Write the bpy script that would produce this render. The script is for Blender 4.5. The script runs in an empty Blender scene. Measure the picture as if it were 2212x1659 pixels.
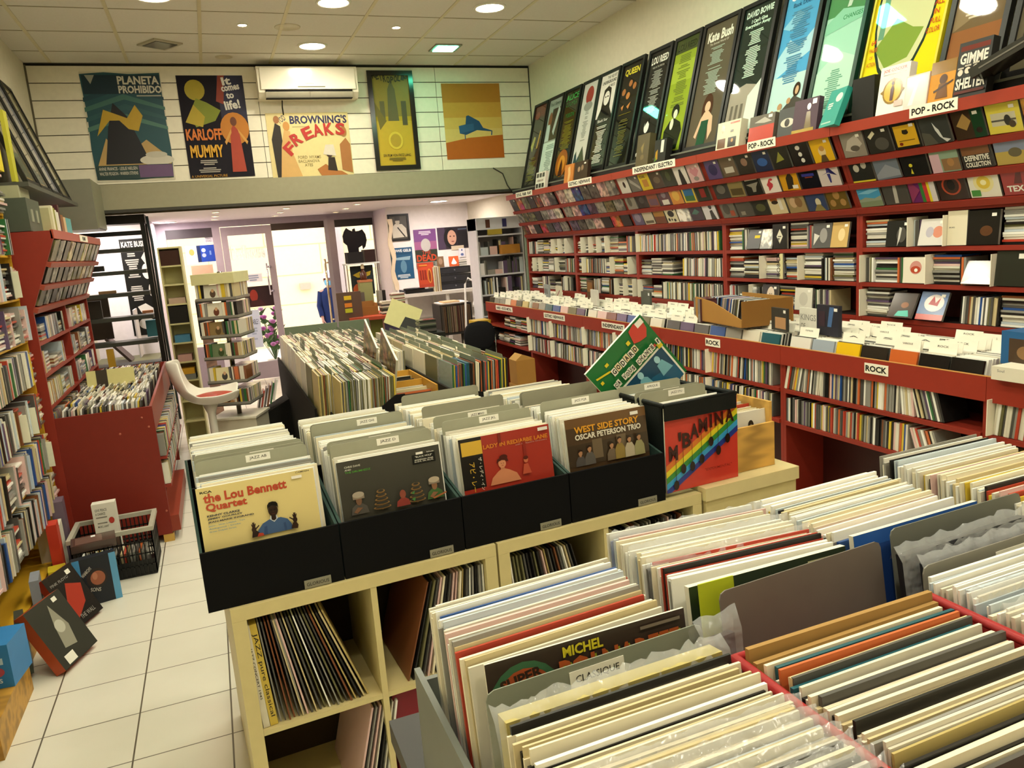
import bpy, math, random
from mathutils import Vector, Matrix
random.seed(7)
C = bpy.context.scene.collection
SC = bpy.context.scene

# ------------------------------------------------------------------ camera
CAMZ = 1.70
RX = (0.92876173, -0.13681867, 0.34450298)
RY = (-0.36302053, -0.14780516, 0.91998355)
RZ = (-0.07495161, -0.97950716, -0.18694377)
cam = bpy.data.objects.new('camera', bpy.data.cameras.new('camera'))
C.objects.link(cam)
cam.data.sensor_width = 36.0
cam.data.lens = 1665.0 / 2212.0 * 36.0
cam.data.clip_start = 0.05
cam.data.clip_end = 200
cam.matrix_world = Matrix(((RX[0], -RX[1], -RX[2], 0.0), (RY[0], -RY[1], -RY[2], 0.0), (RZ[0], -RZ[1], -RZ[2], CAMZ), (0, 0, 0, 1)))
SC.camera = cam

# ------------------------------------------------------------------ light and exposure
WORLD = .75
LAMP = 26.0
SPOT = 30.0
GREEN = 9.0
SC.view_settings.view_transform = 'Standard'
SC.view_settings.look = 'None'
SC.view_settings.gamma = 1.0
SC.view_settings.use_curve_mapping = False
SC.view_settings.exposure = 2.25
w = bpy.data.worlds.new('street_sky')
SC.world = w
w.use_nodes = True
w.node_tree.nodes['Background'].inputs[0].default_value = (0.95, 0.90, 1.0, 1)
w.node_tree.nodes['Background'].inputs[1].default_value = WORLD
SC.cycles.max_bounces = 7
SC.cycles.diffuse_bounces = 4
SC.cycles.glossy_bounces = 3
SC.cycles.transmission_bounces = 4
SC.cycles.transparent_max_bounces = 10
SC.cycles.caustics_reflective = False
SC.cycles.caustics_refractive = False
SC.cycles.sample_clamp_indirect = 4.0

# ------------------------------------------------------------------ colours and materials
def lin(c):
    return c / 12.92 if c <= 0.04045 else ((c + 0.055) / 1.055) ** 2.4
def hx(h):
    h = h.lstrip('#')
    if len(h) == 3: h = ''.join(x * 2 for x in h)
    return tuple(lin(int(h[i:i + 2], 16) / 255) for i in (0, 2, 4))
def col4(c):
    if isinstance(c, str): c = hx(c)
    return (c[0], c[1], c[2], 1.0)

MATS = {}
def base_mat(name):
    m = bpy.data.materials.new(name); m.use_nodes = True
    nt = m.node_tree
    return m, nt, nt.nodes['Principled BSDF']
def tint(nt):
    """colour of the piece (mesh attribute) times the colour of the object"""
    a = nt.nodes.new('ShaderNodeAttribute'); a.attribute_name = 'Col'
    o = nt.nodes.new('ShaderNodeObjectInfo')
    mx = nt.nodes.new('ShaderNodeMix'); mx.data_type = 'RGBA'; mx.blend_type = 'MULTIPLY'
    mx.inputs[0].default_value = 1.0
    nt.links.new(a.outputs['Color'], mx.inputs[6]); nt.links.new(o.outputs['Color'], mx.inputs[7])
    return mx.outputs[2], o
def noise(nt, scale, detail=3, vec=None):
    n = nt.nodes.new('ShaderNodeTexNoise'); n.inputs['Scale'].default_value = scale; n.inputs['Detail'].default_value = detail
    if vec is None:
        t = nt.nodes.new('ShaderNodeTexCoord'); vec = t.outputs['Object']
    nt.links.new(vec, n.inputs['Vector'])
    return n
def finish(name):
    if name in MATS: return MATS[name]
    m, nt, b = base_mat(name)
    c, oi = tint(nt)
    R = {'matte': .75, 'satin': .42, 'gloss': .16, 'glazed': .03, 'metal': .3, 'wood': .5, 'art': .25, 'card': .7, 'chrome': .1, 'leather': .4}.get(name, .6)
    b.inputs['Roughness'].default_value = R
    if name in ('matte', 'card', 'leather', 'satin'): b.inputs['Specular IOR Level'].default_value = {'matte': .12, 'satin': .32}.get(name, .22)
    if name in ('metal', 'chrome'): b.inputs['Metallic'].default_value = 0.9
    if name in ('matte', 'card', 'satin', 'leather', 'metal'):
        n = noise(nt, {'card': 9, 'leather': 160}.get(name, 22))
        hs = nt.nodes.new('ShaderNodeHueSaturation')
        mr = nt.nodes.new('ShaderNodeMapRange'); mr.inputs[3].default_value = .93; mr.inputs[4].default_value = 1.07
        nt.links.new(n.outputs[0], mr.inputs[0]); nt.links.new(mr.outputs[0], hs.inputs['Value'])
        nt.links.new(c, hs.inputs['Color']); c = hs.outputs[0]
        if name == 'leather':
            bp = nt.nodes.new('ShaderNodeBump'); bp.inputs['Strength'].default_value = .25; bp.inputs['Distance'].default_value = .002
            nt.links.new(n.outputs[0], bp.inputs['Height']); nt.links.new(bp.outputs[0], b.inputs['Normal'])
    if name == 'wood':
        t = nt.nodes.new('ShaderNodeTexCoord'); mp = nt.nodes.new('ShaderNodeMapping'); mp.inputs['Scale'].default_value = (1.2, 9, 9)
        nt.links.new(t.outputs['Object'], mp.inputs[0])
        wv = nt.nodes.new('ShaderNodeTexWave'); wv.inputs['Scale'].default_value = 1.3; wv.inputs['Distortion'].default_value = 9; wv.inputs['Detail'].default_value = 2
        nt.links.new(mp.outputs[0], wv.inputs[0])
        hs = nt.nodes.new('ShaderNodeHueSaturation')
        mr = nt.nodes.new('ShaderNodeMapRange'); mr.inputs[3].default_value = .62; mr.inputs[4].default_value = 1.08
        nt.links.new(wv.outputs['Fac'], mr.inputs[0]); nt.links.new(mr.outputs[0], hs.inputs['Value'])
        nt.links.new(c, hs.inputs['Color']); c = hs.outputs[0]
    if name == 'art':
        t = nt.nodes.new('ShaderNodeTexCoord')
        ad = nt.nodes.new('ShaderNodeVectorMath'); ad.operation = 'ADD'
        sc = nt.nodes.new('ShaderNodeVectorMath'); sc.operation = 'SCALE'; sc.inputs['Scale'].default_value = 37
        cb = nt.nodes.new('ShaderNodeCombineXYZ')
        for i in range(3): nt.links.new(oi.outputs['Random'], cb.inputs[i])
        nt.links.new(cb.outputs[0], sc.inputs[0]); nt.links.new(t.outputs['Object'], ad.inputs[0]); nt.links.new(sc.outputs[0], ad.inputs[1])
        n = noise(nt, 17, 3, ad.outputs[0]); n2 = noise(nt, 9, 1, ad.outputs[0])
        rp = nt.nodes.new('ShaderNodeValToRGB'); rp.color_ramp.elements[0].position = .42; rp.color_ramp.elements[1].position = .58
        rp.color_ramp.elements[0].color = (.3, .3, .3, 1); rp.color_ramp.elements[1].color = (1.25, 1.2, 1.1, 1)
        nt.links.new(n.outputs[0], rp.inputs[0])
        hs = nt.nodes.new('ShaderNodeHueSaturation')
        mr = nt.nodes.new('ShaderNodeMapRange'); mr.inputs[1].default_value = .35; mr.inputs[2].default_value = .65; mr.inputs[3].default_value = .455; mr.inputs[4].default_value = .545
        nt.links.new(n2.outputs[0], mr.inputs[0]); nt.links.new(mr.outputs[0], hs.inputs['Hue']); nt.links.new(c, hs.inputs['Color'])
        mx = nt.nodes.new('ShaderNodeMix'); mx.data_type = 'RGBA'; mx.blend_type = 'MULTIPLY'; mx.inputs[0].default_value = .85
        nt.links.new(hs.outputs[0], mx.inputs[6]); nt.links.new(rp.outputs[0], mx.inputs[7]); c = mx.outputs[2]
    nt.links.new(c, b.inputs['Base Color'])
    MATS[name] = m
    return m
def emit(name, color, strength):
    if name in MATS: return MATS[name]
    m, nt, b = base_mat(name)
    b.inputs['Base Color'].default_value = (0.8, 0.8, 0.8, 1)
    b.inputs['Emission Color'].default_value = (*color, 1); b.inputs['Emission Strength'].default_value = strength
    MATS[name] = m
    return m
def film():
    if 'film' in MATS: return MATS['film']
    m, nt, b = base_mat('film')
    tr = nt.nodes.new('ShaderNodeBsdfTransparent'); tr.inputs[0].default_value = (.96, .96, .96, 1)
    b.inputs['Base Color'].default_value = (.8, .82, .82, 1); b.inputs['Roughness'].default_value = .12
    mx = nt.nodes.new('ShaderNodeMixShader'); mx.inputs[0].default_value = .22
    n = noise(nt, 40, 2); bp = nt.nodes.new('ShaderNodeBump'); bp.inputs['Strength'].default_value = .8; bp.inputs['Distance'].default_value = .01
    nt.links.new(n.outputs[0], bp.inputs['Height']); nt.links.new(bp.outputs[0], b.inputs['Normal'])
    nt.links.new(tr.outputs[0], mx.inputs[1]); nt.links.new(b.outputs[0], mx.inputs[2])
    nt.links.new(mx.outputs[0], nt.nodes['Material Output'].inputs[0])
    MATS['film'] = m
    return m
def glass():
    if 'glass' in MATS: return MATS['glass']
    m, nt, b = base_mat('glass')
    tr = nt.nodes.new('ShaderNodeBsdfTransparent'); tr.inputs[0].default_value = (.94, .96, .96, 1)
    gl = nt.nodes.new('ShaderNodeBsdfGlossy'); gl.inputs['Roughness'].default_value = .02
    fr = nt.nodes.new('ShaderNodeFresnel'); fr.inputs[0].default_value = 1.45
    mx = nt.nodes.new('ShaderNodeMixShader')
    nt.links.new(fr.outputs[0], mx.inputs[0]); nt.links.new(tr.outputs[0], mx.inputs[1]); nt.links.new(gl.outputs[0], mx.inputs[2])
    nt.links.new(mx.outputs[0], nt.nodes['Material Output'].inputs[0])
    MATS['glass'] = m
    return m
def getmat(n):
    if n == 'film': return film()
    if n == 'glass': return glass()
    if isinstance(n, bpy.types.Material): return n
    return finish(n)

# ------------------------------------------------------------------ mesh helpers
TXT = {}
_fc = bpy.data.curves.new('lettering', 'FONT')
_fo = bpy.data.objects.new('lettering', _fc)
def glyphs(s, bold=False):
    if (s, bold) in TXT: return TXT[(s, bold)]
    _fc.offset = .035 if bold else .008
    _fc.body = s; _fc.size = 1.0; _fc.resolution_u = 2
    me = bpy.data.meshes.new_from_object(_fo)
    vs = [(v.co.x, v.co.y) for v in me.vertices]; fs = [tuple(p.vertices) for p in me.polygons]
    bpy.data.meshes.remove(me)
    if not vs: vs, fs = [(0, 0), (1, 0), (1, 1)], []
    x0 = min(v[0] for v in vs); x1 = max(v[0] for v in vs); y0 = min(v[1] for v in vs); y1 = max(v[1] for v in vs)
    TXT[(s, bold)] = ([((v[0] - x0) / (x1 - x0 or 1), (v[1] - y0) / (y1 - y0 or 1)) for v in vs], fs, (x1 - x0) / (y1 - y0 or 1))
    return TXT[(s, bold)]

V = Vector
class MB:
    def __init__(s): s.v = []; s.f = []; s.m = []; s.c = []; s.mats = []; s.sm = []
    def mi(s, mat):
        if mat not in s.mats: s.mats.append(mat)
        return s.mats.index(mat)
    def add(s, vs, fs, mat='matte', col='#fff', smooth=False):
        o = len(s.v); s.v += [tuple(p) for p in vs]; k = s.mi(mat); c = col4(col)
        for f in fs:
            s.f.append(tuple(i + o for i in f)); s.m.append(k); s.c.append(c); s.sm.append(smooth)
        return s
    def box(s, x0, x1, y0, y1, z0, z1, mat='matte', col='#fff', M=None):
        vs = [(x0, y0, z0), (x1, y0, z0), (x1, y1, z0), (x0, y1, z0), (x0, y0, z1), (x1, y0, z1), (x1, y1, z1), (x0, y1, z1)]
        if M is not None: vs = [M @ V(p) for p in vs]
        return s.add(vs, [(0, 3, 2, 1), (4, 5, 6, 7), (0, 1, 5, 4), (1, 2, 6, 5), (2, 3, 7, 6), (3, 0, 4, 7)], mat, col)
    def quad(s, a, b, c, d, mat='matte', col='#fff'): return s.add([a, b, c, d], [(0, 1, 2, 3)], mat, col)
    def prism(s, poly, lo, hi, axis='z', mat='matte', col='#fff', M=None):
        n = len(poly)
        def mk(p, h):
            return {'z': (p[0], p[1], h), 'y': (p[0], h, p[1]), 'x': (h, p[0], p[1])}[axis]
        vs = [mk(p, lo) for p in poly] + [mk(p, hi) for p in poly]
        if M is not None: vs = [M @ V(p) for p in vs]
        return s.add(vs, [tuple(range(n))[::-1], tuple(range(n, 2 * n))] + [(i, (i + 1) % n, n + (i + 1) % n, n + i) for i in range(n)], mat, col)
    def tube(s, pts, r, mat='matte', col='#fff', n=8, caps=True):
        pts = [V(p) for p in pts]; rings = []
        rr = r if isinstance(r, (list, tuple)) else [r] * len(pts)
        for i, p in enumerate(pts):
            d = (pts[min(i + 1, len(pts) - 1)] - pts[max(i - 1, 0)]).normalized()
            a = d.cross(V((0, 0, 1)) if abs(d.z) < .9 else V((1, 0, 0))).normalized(); b = d.cross(a)
            rings.append([p + (a * math.cos(2 * math.pi * k / n) + b * math.sin(2 * math.pi * k / n)) * rr[i] for k in range(n)])
        vs = [q for g in rings for q in g]
        fs = [(i * n + k, i * n + (k + 1) % n, (i + 1) * n + (k + 1) % n, (i + 1) * n + k) for i in range(len(pts) - 1) for k in range(n)]
        if caps: fs += [tuple(range(n))[::-1], tuple(range((len(pts) - 1) * n, len(pts) * n))]
        return s.add(vs, fs, mat, col, True)
    def lathe(s, prof, cx, cy, mat='matte', col='#fff', n=24, M=None):
        vs = [(cx + r * math.cos(2 * math.pi * k / n), cy + r * math.sin(2 * math.pi * k / n), z) for r, z in prof for k in range(n)]
        if M is not None: vs = [M @ V(p) for p in vs]
        fs = [(i * n + k, i * n + (k + 1) % n, (i + 1) * n + (k + 1) % n, (i + 1) * n + k) for i in range(len(prof) - 1) for k in range(n)]
        fs += [tuple(range(n))[::-1], tuple(range((len(prof) - 1) * n, len(prof) * n))]
        return s.add(vs, fs, mat, col, True)
    def art(s, o, u, v, shapes, mat='card', e0=0.0004, step=0.0004):
        """flat printed shapes on the rectangle o, o+u, o+u+v, o+v (unit coordinates)"""
        o, u, v = V(o), V(u), V(v); n = u.cross(v).normalized(); L = e0
        asp = u.length / v.length
        for sh in shapes:
            k = sh[0]; q = None
            if k == 'r': pts = [(sh[1], sh[2]), (sh[3], sh[2]), (sh[3], sh[4]), (sh[1], sh[4])]; c = sh[5]
            elif k == 'e':
                pts = [(sh[1] + sh[3] * math.cos(2 * math.pi * i / 20), sh[2] + sh[4] * math.sin(2 * math.pi * i / 20)) for i in range(20)]; c = sh[5]
            elif k == 'p': pts = sh[1]; c = sh[2]
            elif k in 'tT':   # text, left, base, width (0 = by height), height, colour, rotation
                gv, gf, ga = glyphs(sh[1], k == 'T'); hgt = sh[5]; wd = sh[4] or hgt * ga / asp; c = sh[6]; q = gf
                rot = math.radians(sh[7]) if len(sh) > 7 else 0
                pts = []
                for a, b in gv:
                    x, y = a * wd * asp, b * hgt
                    pts.append((sh[2] + (x * math.cos(rot) - y * math.sin(rot)) / asp, sh[3] + x * math.sin(rot) + y * math.cos(rot)))
            elif k == 'l':   # rows of small print: x0,y0,x1,y1,rows,colour,seed
                rr = random.Random(sh[7] if len(sh) > 7 else 3); N = sh[5]
                vs = []; fs = []
                for i in range(N):
                    yy = sh[4] - (sh[4] - sh[2]) * (i + .5) / N; hh = (sh[4] - sh[2]) / N * .3
                    if rr.random() < .1: continue
                    wv = (sh[3] - sh[1]) * rr.uniform(.45, 1) / 2; mx = (sh[1] + sh[3]) / 2
                    b = len(vs)
                    for a, d in ((mx - wv, yy - hh), (mx + wv, yy - hh), (mx + wv, yy + hh), (mx - wv, yy + hh)): vs.append(o + u * a + v * d + n * L)
                    fs.append((b, b + 1, b + 2, b + 3))
                s.add(vs, fs, mat, sh[6]); L += step; continue
            vs = [o + u * a + v * b + n * L for a, b in pts]
            if q is None:
                ar = sum(pts[i][0] * pts[(i + 1) % len(pts)][1] - pts[(i + 1) % len(pts)][0] * pts[i][1] for i in range(len(pts)))
                q = [tuple(range(len(pts)))] if ar > 0 else [tuple(range(len(pts)))[::-1]]
            s.add(vs, q, mat, c); L += step
        return s
    def mesh(s, name):
        me = bpy.data.meshes.new(name); me.from_pydata(s.v, [], s.f)
        for m in s.mats: me.materials.append(getmat(m))
        me.polygons.foreach_set('material_index', s.m)
        me.polygons.foreach_set('use_smooth', s.sm)
        a = me.color_attributes.new('Col', 'FLOAT_COLOR', 'CORNER')
        buf = []
        for f, c in zip(s.f, s.c): buf += list(c) * len(f)
        a.data.foreach_set('color', buf)
        me.update()
        return me
    def build(s, name, parent=None, label=None, local=False):
        o = bpy.data.objects.new(name, s.mesh(name)); C.objects.link(o)
        if parent is not None:
            o.parent = parent
            if not local: o.matrix_parent_inverse = parent.matrix_basis.inverted()
        if label: o['label'] = label
        return o

def tag(o, label, cat, group=None):
    o['label'] = label; o['category'] = cat
    if group: o['group'] = group
    return o
def thing(name, label, cat, loc=(0, 0, 0), group=None):
    o = bpy.data.objects.new(name, None); C.objects.link(o); o.location = loc; o.empty_display_size = .05
    return tag(o, label, cat, group)
def struct(name, mb):
    o = mb.build(name); o['kind'] = 'structure'; return o
def B(*a, **k): return MB().box(*a, **k)
def basis(o, u, v, n=None):
    """matrix with columns u, v, n at o"""
    u, v = V(u).normalized(), V(v).normalized(); n = V(n) if n is not None else u.cross(v)
    return Matrix(((u.x, v.x, n.x, o[0]), (u.y, v.y, n.y, o[1]), (u.z, v.z, n.z, o[2]), (0, 0, 0, 1)))

ONES = 'zeroth first second third fourth fifth sixth seventh eighth ninth tenth eleventh twelfth thirteenth fourteenth fifteenth sixteenth seventeenth eighteenth nineteenth'.split()
TENS = {20: 'twenty', 30: 'thirty', 40: 'forty', 50: 'fifty', 60: 'sixty', 70: 'seventy', 80: 'eighty', 90: 'ninety'}
def nth(i):
    if i < 20: return ONES[i]
    if i >= 100: return 'hundred-and-' + nth(i - 100) if i > 100 else 'hundredth'
    t = i // 10 * 10
    return (TENS[t][:-1] + 'ieth') if i == t else TENS[t] + '-' + ONES[i - t]

# ------------------------------------------------------------------ pools of repeats: the nearest ones are objects, the rest one piece of stuff
def on_screen(p):
    d = V(p) - V((0, 0, CAMZ))
    x, y, z = (RX[i] * d.x + RY[i] * d.y + RZ[i] * d.z for i in range(3))
    if z < .1: return None
    px, py = 1106 + 1665 * x / z, 829.5 + 1665 * y / z
    return (px, py, z) if -60 < px < 2270 and -60 < py < 1710 else None
class Pool:
    """boxes centred on their local origin; add(matrix, size, colour, label, group)"""
    def __init__(s, name, cat, mat, limit=300): s.name, s.cat, s.mat, s.limit, s.items = name, cat, mat, limit, []
    def add(s, M, size, col, label, group, pri=0): s.items.append((M, size, col, label, group, pri))
    def flush(s, stuff_name, stuff_label):
        near = []; far = []
        for it in s.items:
            q = next((r_ for r_ in (on_screen(it[0] @ V((sx * it[1][0] / 2, sy * it[1][1] / 2, sz * it[1][2] / 2))) for sx in (-1, 0, 1) for sy in (-1, 0, 1) for sz in (1, 0)) if r_), None)
            (near if q else far).append((q[2] + it[5] if q else 99, it))
        near.sort(key=lambda t: t[0]); cache = {}
        for d, it in near[:s.limit]:
            M, size, col, label, group, _ = it
            k = tuple(round(v, 4) for v in size)
            if k not in cache:
                a, b, c = (v / 2 for v in size)
                cache[k] = MB().box(-a, a, -b, b, -c, c, s.mat, '#fff').mesh(s.name)
            o = bpy.data.objects.new(s.name, cache[k]); C.objects.link(o); o.matrix_world = M; o.color = col4(col)
            tag(o, label, s.cat, group)
        mb = MB()
        for d, it in near[s.limit:] + [f for f in far if False]:
            M, size, col = it[:3]; a, b, c = (v / 2 for v in size)
            mb.box(-a, a, -b, b, -c, c, s.mat, col, M)
        if mb.v:
            o = mb.build(stuff_name); tag(o, stuff_label, s.cat); o['kind'] = 'stuff'
        print('POOL', s.name, len(s.items), len(near))
CNAME = {'#e8dfc4': 'cream', '#d9d4c4': 'off-white', '#efeee6': 'white', '#c9b98e': 'tan', '#b9a66a': 'buff', '#b3422f': 'red', '#c96a3a': 'orange', '#2b4f8e': 'blue', '#1f5560': 'teal', '#22201e': 'black', '#54524e': 'dark grey', '#8f8d86': 'grey', '#d6b93a': 'yellow', '#35683c': 'green', '#7a4a2c': 'brown', '#d8b6b0': 'pink', '#b9c4cc': 'pale blue', '#5b4a66': 'purple', '#6d6a48': 'olive'}
def pick(keys, rnd=random): return rnd.choice(keys)
PALE = ['#e8dfc4'] * 5 + ['#efeee6'] * 6 + ['#d9d4c4'] * 6 + ['#b9c4cc'] * 2 + ['#c9b98e'] * 2 + ['#8f8d86', '#b3422f', '#22201e', '#2b4f8e', '#d6b93a', '#d8b6b0']
AGED = ['#e8dfc4'] * 9 + ['#c9b98e'] * 5 + ['#d9d4c4'] * 5 + ['#22201e'] * 6 + ['#54524e'] + ['#b3422f', '#c96a3a', '#1f5560', '#b9a66a', '#b9a66a', '#8f8d86', '#8f8d86', '#7a4a2c', '#e8dfc4', '#d9d4c4', '#e8dfc4', '#c9b98e', '#efeee6', '#e8dfc4', '#d9d4c4']  # the repeated black sleeves imitate the dark gaps between records
SPINE = ['#22201e'] * 5 + ['#54524e'] * 6 + ['#8f8d86'] * 6 + ['#d9d4c4'] * 5 + ['#efeee6'] * 4 + ['#c9b98e'] * 2 + ['#7a4a2c', '#b3422f', '#2b4f8e', '#35683c', '#d6b93a', '#6d6a48', '#5b4a66', '#d8b6b0', '#c96a3a', '#b9c4cc']
COVER = ['#54524e'] * 4 + ['#22201e'] * 3 + ['#7a4a2c'] * 3 + ['#8f8d86'] * 3 + ['#6d6a48'] * 2 + ['#5b4a66', '#2b4f8e', '#b3422f', '#d9d4c4', '#d8b6b0', '#c96a3a', '#1f5560', '#b9a66a']
DVDS = ['#8f8d86'] * 5 + ['#54524e'] * 4 + ['#d9d4c4'] * 5 + ['#b9c4cc'] * 3 + ['#c9b98e'] * 3 + ['#22201e'] * 2 + ['#7a4a2c', '#b3422f', '#2b4f8e', '#35683c', '#d6b93a', '#5b4a66', '#d8b6b0', '#d8b6b0']
LP = Pool('record_sleeve', 'record', 'satin', 300)
CD = Pool('jewel_case', 'CD case', 'gloss', 300)
BIN = Pool('bin_compact_disc', 'compact disc', 'gloss', 300)
DVD = Pool('film_case', 'DVD case', 'gloss', 300)
RED = '#8a2d20'
# ================================================================== room shell
YH = 7.87          # wall with the posters above the passage
def tile_floor():
    m, nt, b = base_mat('floor_tiles')
    g = nt.nodes.new('ShaderNodeNewGeometry'); sp = nt.nodes.new('ShaderNodeSeparateXYZ'); nt.links.new(g.outputs['Position'], sp.inputs[0])
    def line(ax, off, pitch, wdt):
        a = nt.nodes.new('ShaderNodeMath'); a.operation = 'SUBTRACT'; a.inputs[1].default_value = off; nt.links.new(sp.outputs[ax], a.inputs[0])
        d = nt.nodes.new('ShaderNodeMath'); d.operation = 'DIVIDE'; d.inputs[1].default_value = pitch; nt.links.new(a.outputs[0], d.inputs[0])
        p = nt.nodes.new('ShaderNodeMath'); p.operation = 'PINGPONG'; p.inputs[1].default_value = .5; nt.links.new(d.outputs[0], p.inputs[0])
        l = nt.nodes.new('ShaderNodeMath'); l.operation = 'LESS_THAN'; l.inputs[1].default_value = wdt / pitch / 2; nt.links.new(p.outputs[0], l.inputs[0])
        return l.outputs[0]
    mx = nt.nodes.new('ShaderNodeMath'); mx.operation = 'MAXIMUM'
    nt.links.new(line(0, -.816, .332, .006), mx.inputs[0]); nt.links.new(line(1, 3.085, .3125, .005), mx.inputs[1])
    n = noise(nt, 3, 4, g.outputs['Position'])
    rp = nt.nodes.new('ShaderNodeValToRGB'); rp.color_ramp.elements[0].color = (.62, .59, .50, 1); rp.color_ramp.elements[1].color = (.76, .73, .64, 1)
    nt.links.new(n.outputs[0], rp.inputs[0])
    mc = nt.nodes.new('ShaderNodeMix'); mc.data_type = 'RGBA'; mc.inputs[7].default_value = (.12, .10, .07, 1)
    nt.links.new(mx.outputs[0], mc.inputs[0]); nt.links.new(rp.outputs[0], mc.inputs[6]); nt.links.new(mc.outputs[2], b.inputs['Base Color'])
    b.inputs['Roughness'].default_value = .32
    return m
def ceiling_mat():
    m, nt, b = base_mat('ceiling_tiles')
    g = nt.nodes.new('ShaderNodeNewGeometry'); n = noise(nt, 60, 3, g.outputs['Position'])
    rp = nt.nodes.new('ShaderNodeValToRGB'); rp.color_ramp.elements[0].color = (.72, .70, .62, 1); rp.color_ramp.elements[1].color = (.80, .78, .70, 1)
    nt.links.new(n.outputs[0], rp.inputs[0]); nt.links.new(rp.outputs[0], b.inputs['Base Color']); b.inputs['Roughness'].default_value = .9
    return m
struct('floor', B(-1.3, 3.5, -1.6, 11.3, -.05, 0, tile_floor()))
CZ = 3.446
mb = B(-1.3, 3.5, -1.6, YH + .02, CZ, CZ + .05, ceiling_mat())
struct('ceiling', mb)
grid = MB()
xs = [.185 + .6 * k for k in range(-2, 6)]; ys = [6.86 + .6 * k for k in range(-13, 2)]
for x in xs: grid.box(x - .013, x + .013, -1.5, YH - .02, CZ - .004, CZ - .0005, 'satin', '#d9d2b0')
for y in ys: grid.box(-1.22, 3.4, y - .006, y + .006, CZ - .003, CZ - .0005, 'satin', '#a8a084')
o = struct('trim_1', grid)
WALLC = '#e2dcc6'
struct('wall_right', B(3.4, 3.5, -1.6, 10.4, 0, CZ, 'matte', WALLC))
struct('wall_left', B(-1.32, -1.22, -1.6, YH + 1.5, 0, CZ, 'matte', WALLC))
struct('wall_rear', B(-1.3, 3.5, -1.7, -1.6, 0, CZ, 'matte', WALLC))
# slatted panel wall over the passage
mb = MB(); mb.box(-1.22, 3.4, YH + .012, YH + .05, 2.16, CZ, 'matte', '#5b5646')
zt = 3.422
for k in range(7):
    z1 = zt - k * .1434; z0 = z1 - .1434 + .008
    for (a, b_) in ((-1.21, .64), (.645, 2.37), (2.375, 3.39)):
        if k == 0 and a == .645:
            mb.box(.645, .80, YH, YH + .012, z0, z1, 'satin', '#efe9d6'); mb.box(1.32, 2.37, YH, YH + .012, z0, z1, 'satin', '#efe9d6')
            mb.box(.80, 1.32, YH, YH + .012, z0, 3.33, 'satin', '#efe9d6')
        else: mb.box(a, b_, YH, YH + .012, z0, z1, 'satin', '#efe9d6')
struct('wall_front', mb)
struct('trim_2', B(-1.22, 3.4, YH - .05, YH + .05, 2.20, 2.418, 'matte', '#a19d86'))       # grey band
struct('trim_3', B(-1.22, 3.4, YH - .052, YH + .06, 2.175, 2.20, 'satin', '#3c3a33'))       # dark lower lip
struct('trim_4', MB().box(-1.225, -1.205, YH - .006, YH, 2.418, 3.43, 'matte', '#6b6656').box(3.39, 3.40, YH - .006, YH, 2.418, 3.43, 'matte', '#4b4840').box(-1.22, 3.4, YH - .004, YH, 3.424, 3.44, 'matte', '#2c2a26'))
# low part beyond the passage
LZ = 2.205
LW = '#ece6e4'
mb = B(-1.32, 3.5, YH + .06, 11.3, LZ, LZ + .06, 'matte', '#e6dfe0'); o = struct('ceiling_low', mb)
struct('wall_back', MB().box(2.28, 3.5, 10.3, 10.4, 0, LZ, 'matte', LW).box(2.28, 2.36, 10.4, 11.2, 0, LZ, 'matte', '#eadfe6'))
struct('wall_side', MB().box(-1.3, -.58, 9.3, 9.4, 0, LZ, 'matte', '#f0eaee').box(-.66, -.58, 9.4, 11.2, 0, LZ, 'matte', '#e6dcea'))
# ------------------------------------------------------------------ lamps
def downlight(x, y, z, r, mat, label, group, name='downlight', trim='#e9e6da'):
    t = thing(name, label, 'ceiling light', (x, y, z), group)
    MB().lathe([(r * 1.22, z), (r * 1.2, z - .006), (r * 1.04, z - .009), (r * .98, z - .002)], x, y, 'satin', trim, 28).build('trim_ring', t)
    MB().lathe([(r, z - .001), (r, z - .0045)], x, y, mat, '#fff', 28).build('diffuser', t)
LM = emit('lamp_white', (1.0, .915, .72), LAMP)
HM = emit('lamp_warm', (1.0, .74, .40), SPOT * 1.6)
GM = emit('lamp_green', (.12, 1.0, .55), GREEN)
DM = emit('lamp_day', (1.0, .90, .84), LAMP * 1.7)
for j, y in enumerate([5.96 - 1.2 * k for k in range(6)]):
    for i, x in enumerate((-.1, 1.09, 2.285)):
        downlight(x, y, CZ, .105, LM, 'round white ceiling lamp, %s row from poster wall, %s' % (nth(j + 2), ('film shelf side', 'middle line', 'leaning frames side')[i]), 'round ceiling lamps')
downlight(1.09, 7.18, CZ, .105, LM, 'round white recessed lamp just in front of the air conditioner', 'round ceiling lamps')
downlight(.49, 6.58, CZ, .032, HM, 'small warm halogen spot above the mummy poster side', 'small halogen spots', 'halogen_spot')
downlight(1.685, 6.55, CZ, .032, HM, 'small warm halogen spot between two round lamps', 'small halogen spots', 'halogen_spot')
for (x, y, lit, lab) in ((2.285, 7.17, 1, 'square green lit ceiling panel in front of the framed robot poster'), (-.122, 7.18, 0, 'square grey unlit ceiling panel above the first poster'), (2.45, 4.1, 1, 'square green lit ceiling panel above the leaning frames'), (.1, 2.4, 1, 'square green lit ceiling panel above the tiled aisle')):
    t = thing('ceiling_panel_light', lab, 'ceiling light', (x, y, CZ), 'square ceiling panel lights')
    rot = Matrix.Translation((x, y, 0)) @ Matrix.Rotation(.0 if lit else .6, 4, 'Z')
    MB().box(-.125, .125, -.125, .125, CZ - .012, CZ - .0005, 'satin', '#8d8a78' if lit else '#b5b09a', rot).build('frame', t)
    MB().box(-.095, .095, -.095, .095, CZ - .017, CZ - .011, GM if lit else 'gloss', '#fff' if lit else '#6c6a60', rot).build('diffuser', t)
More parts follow.
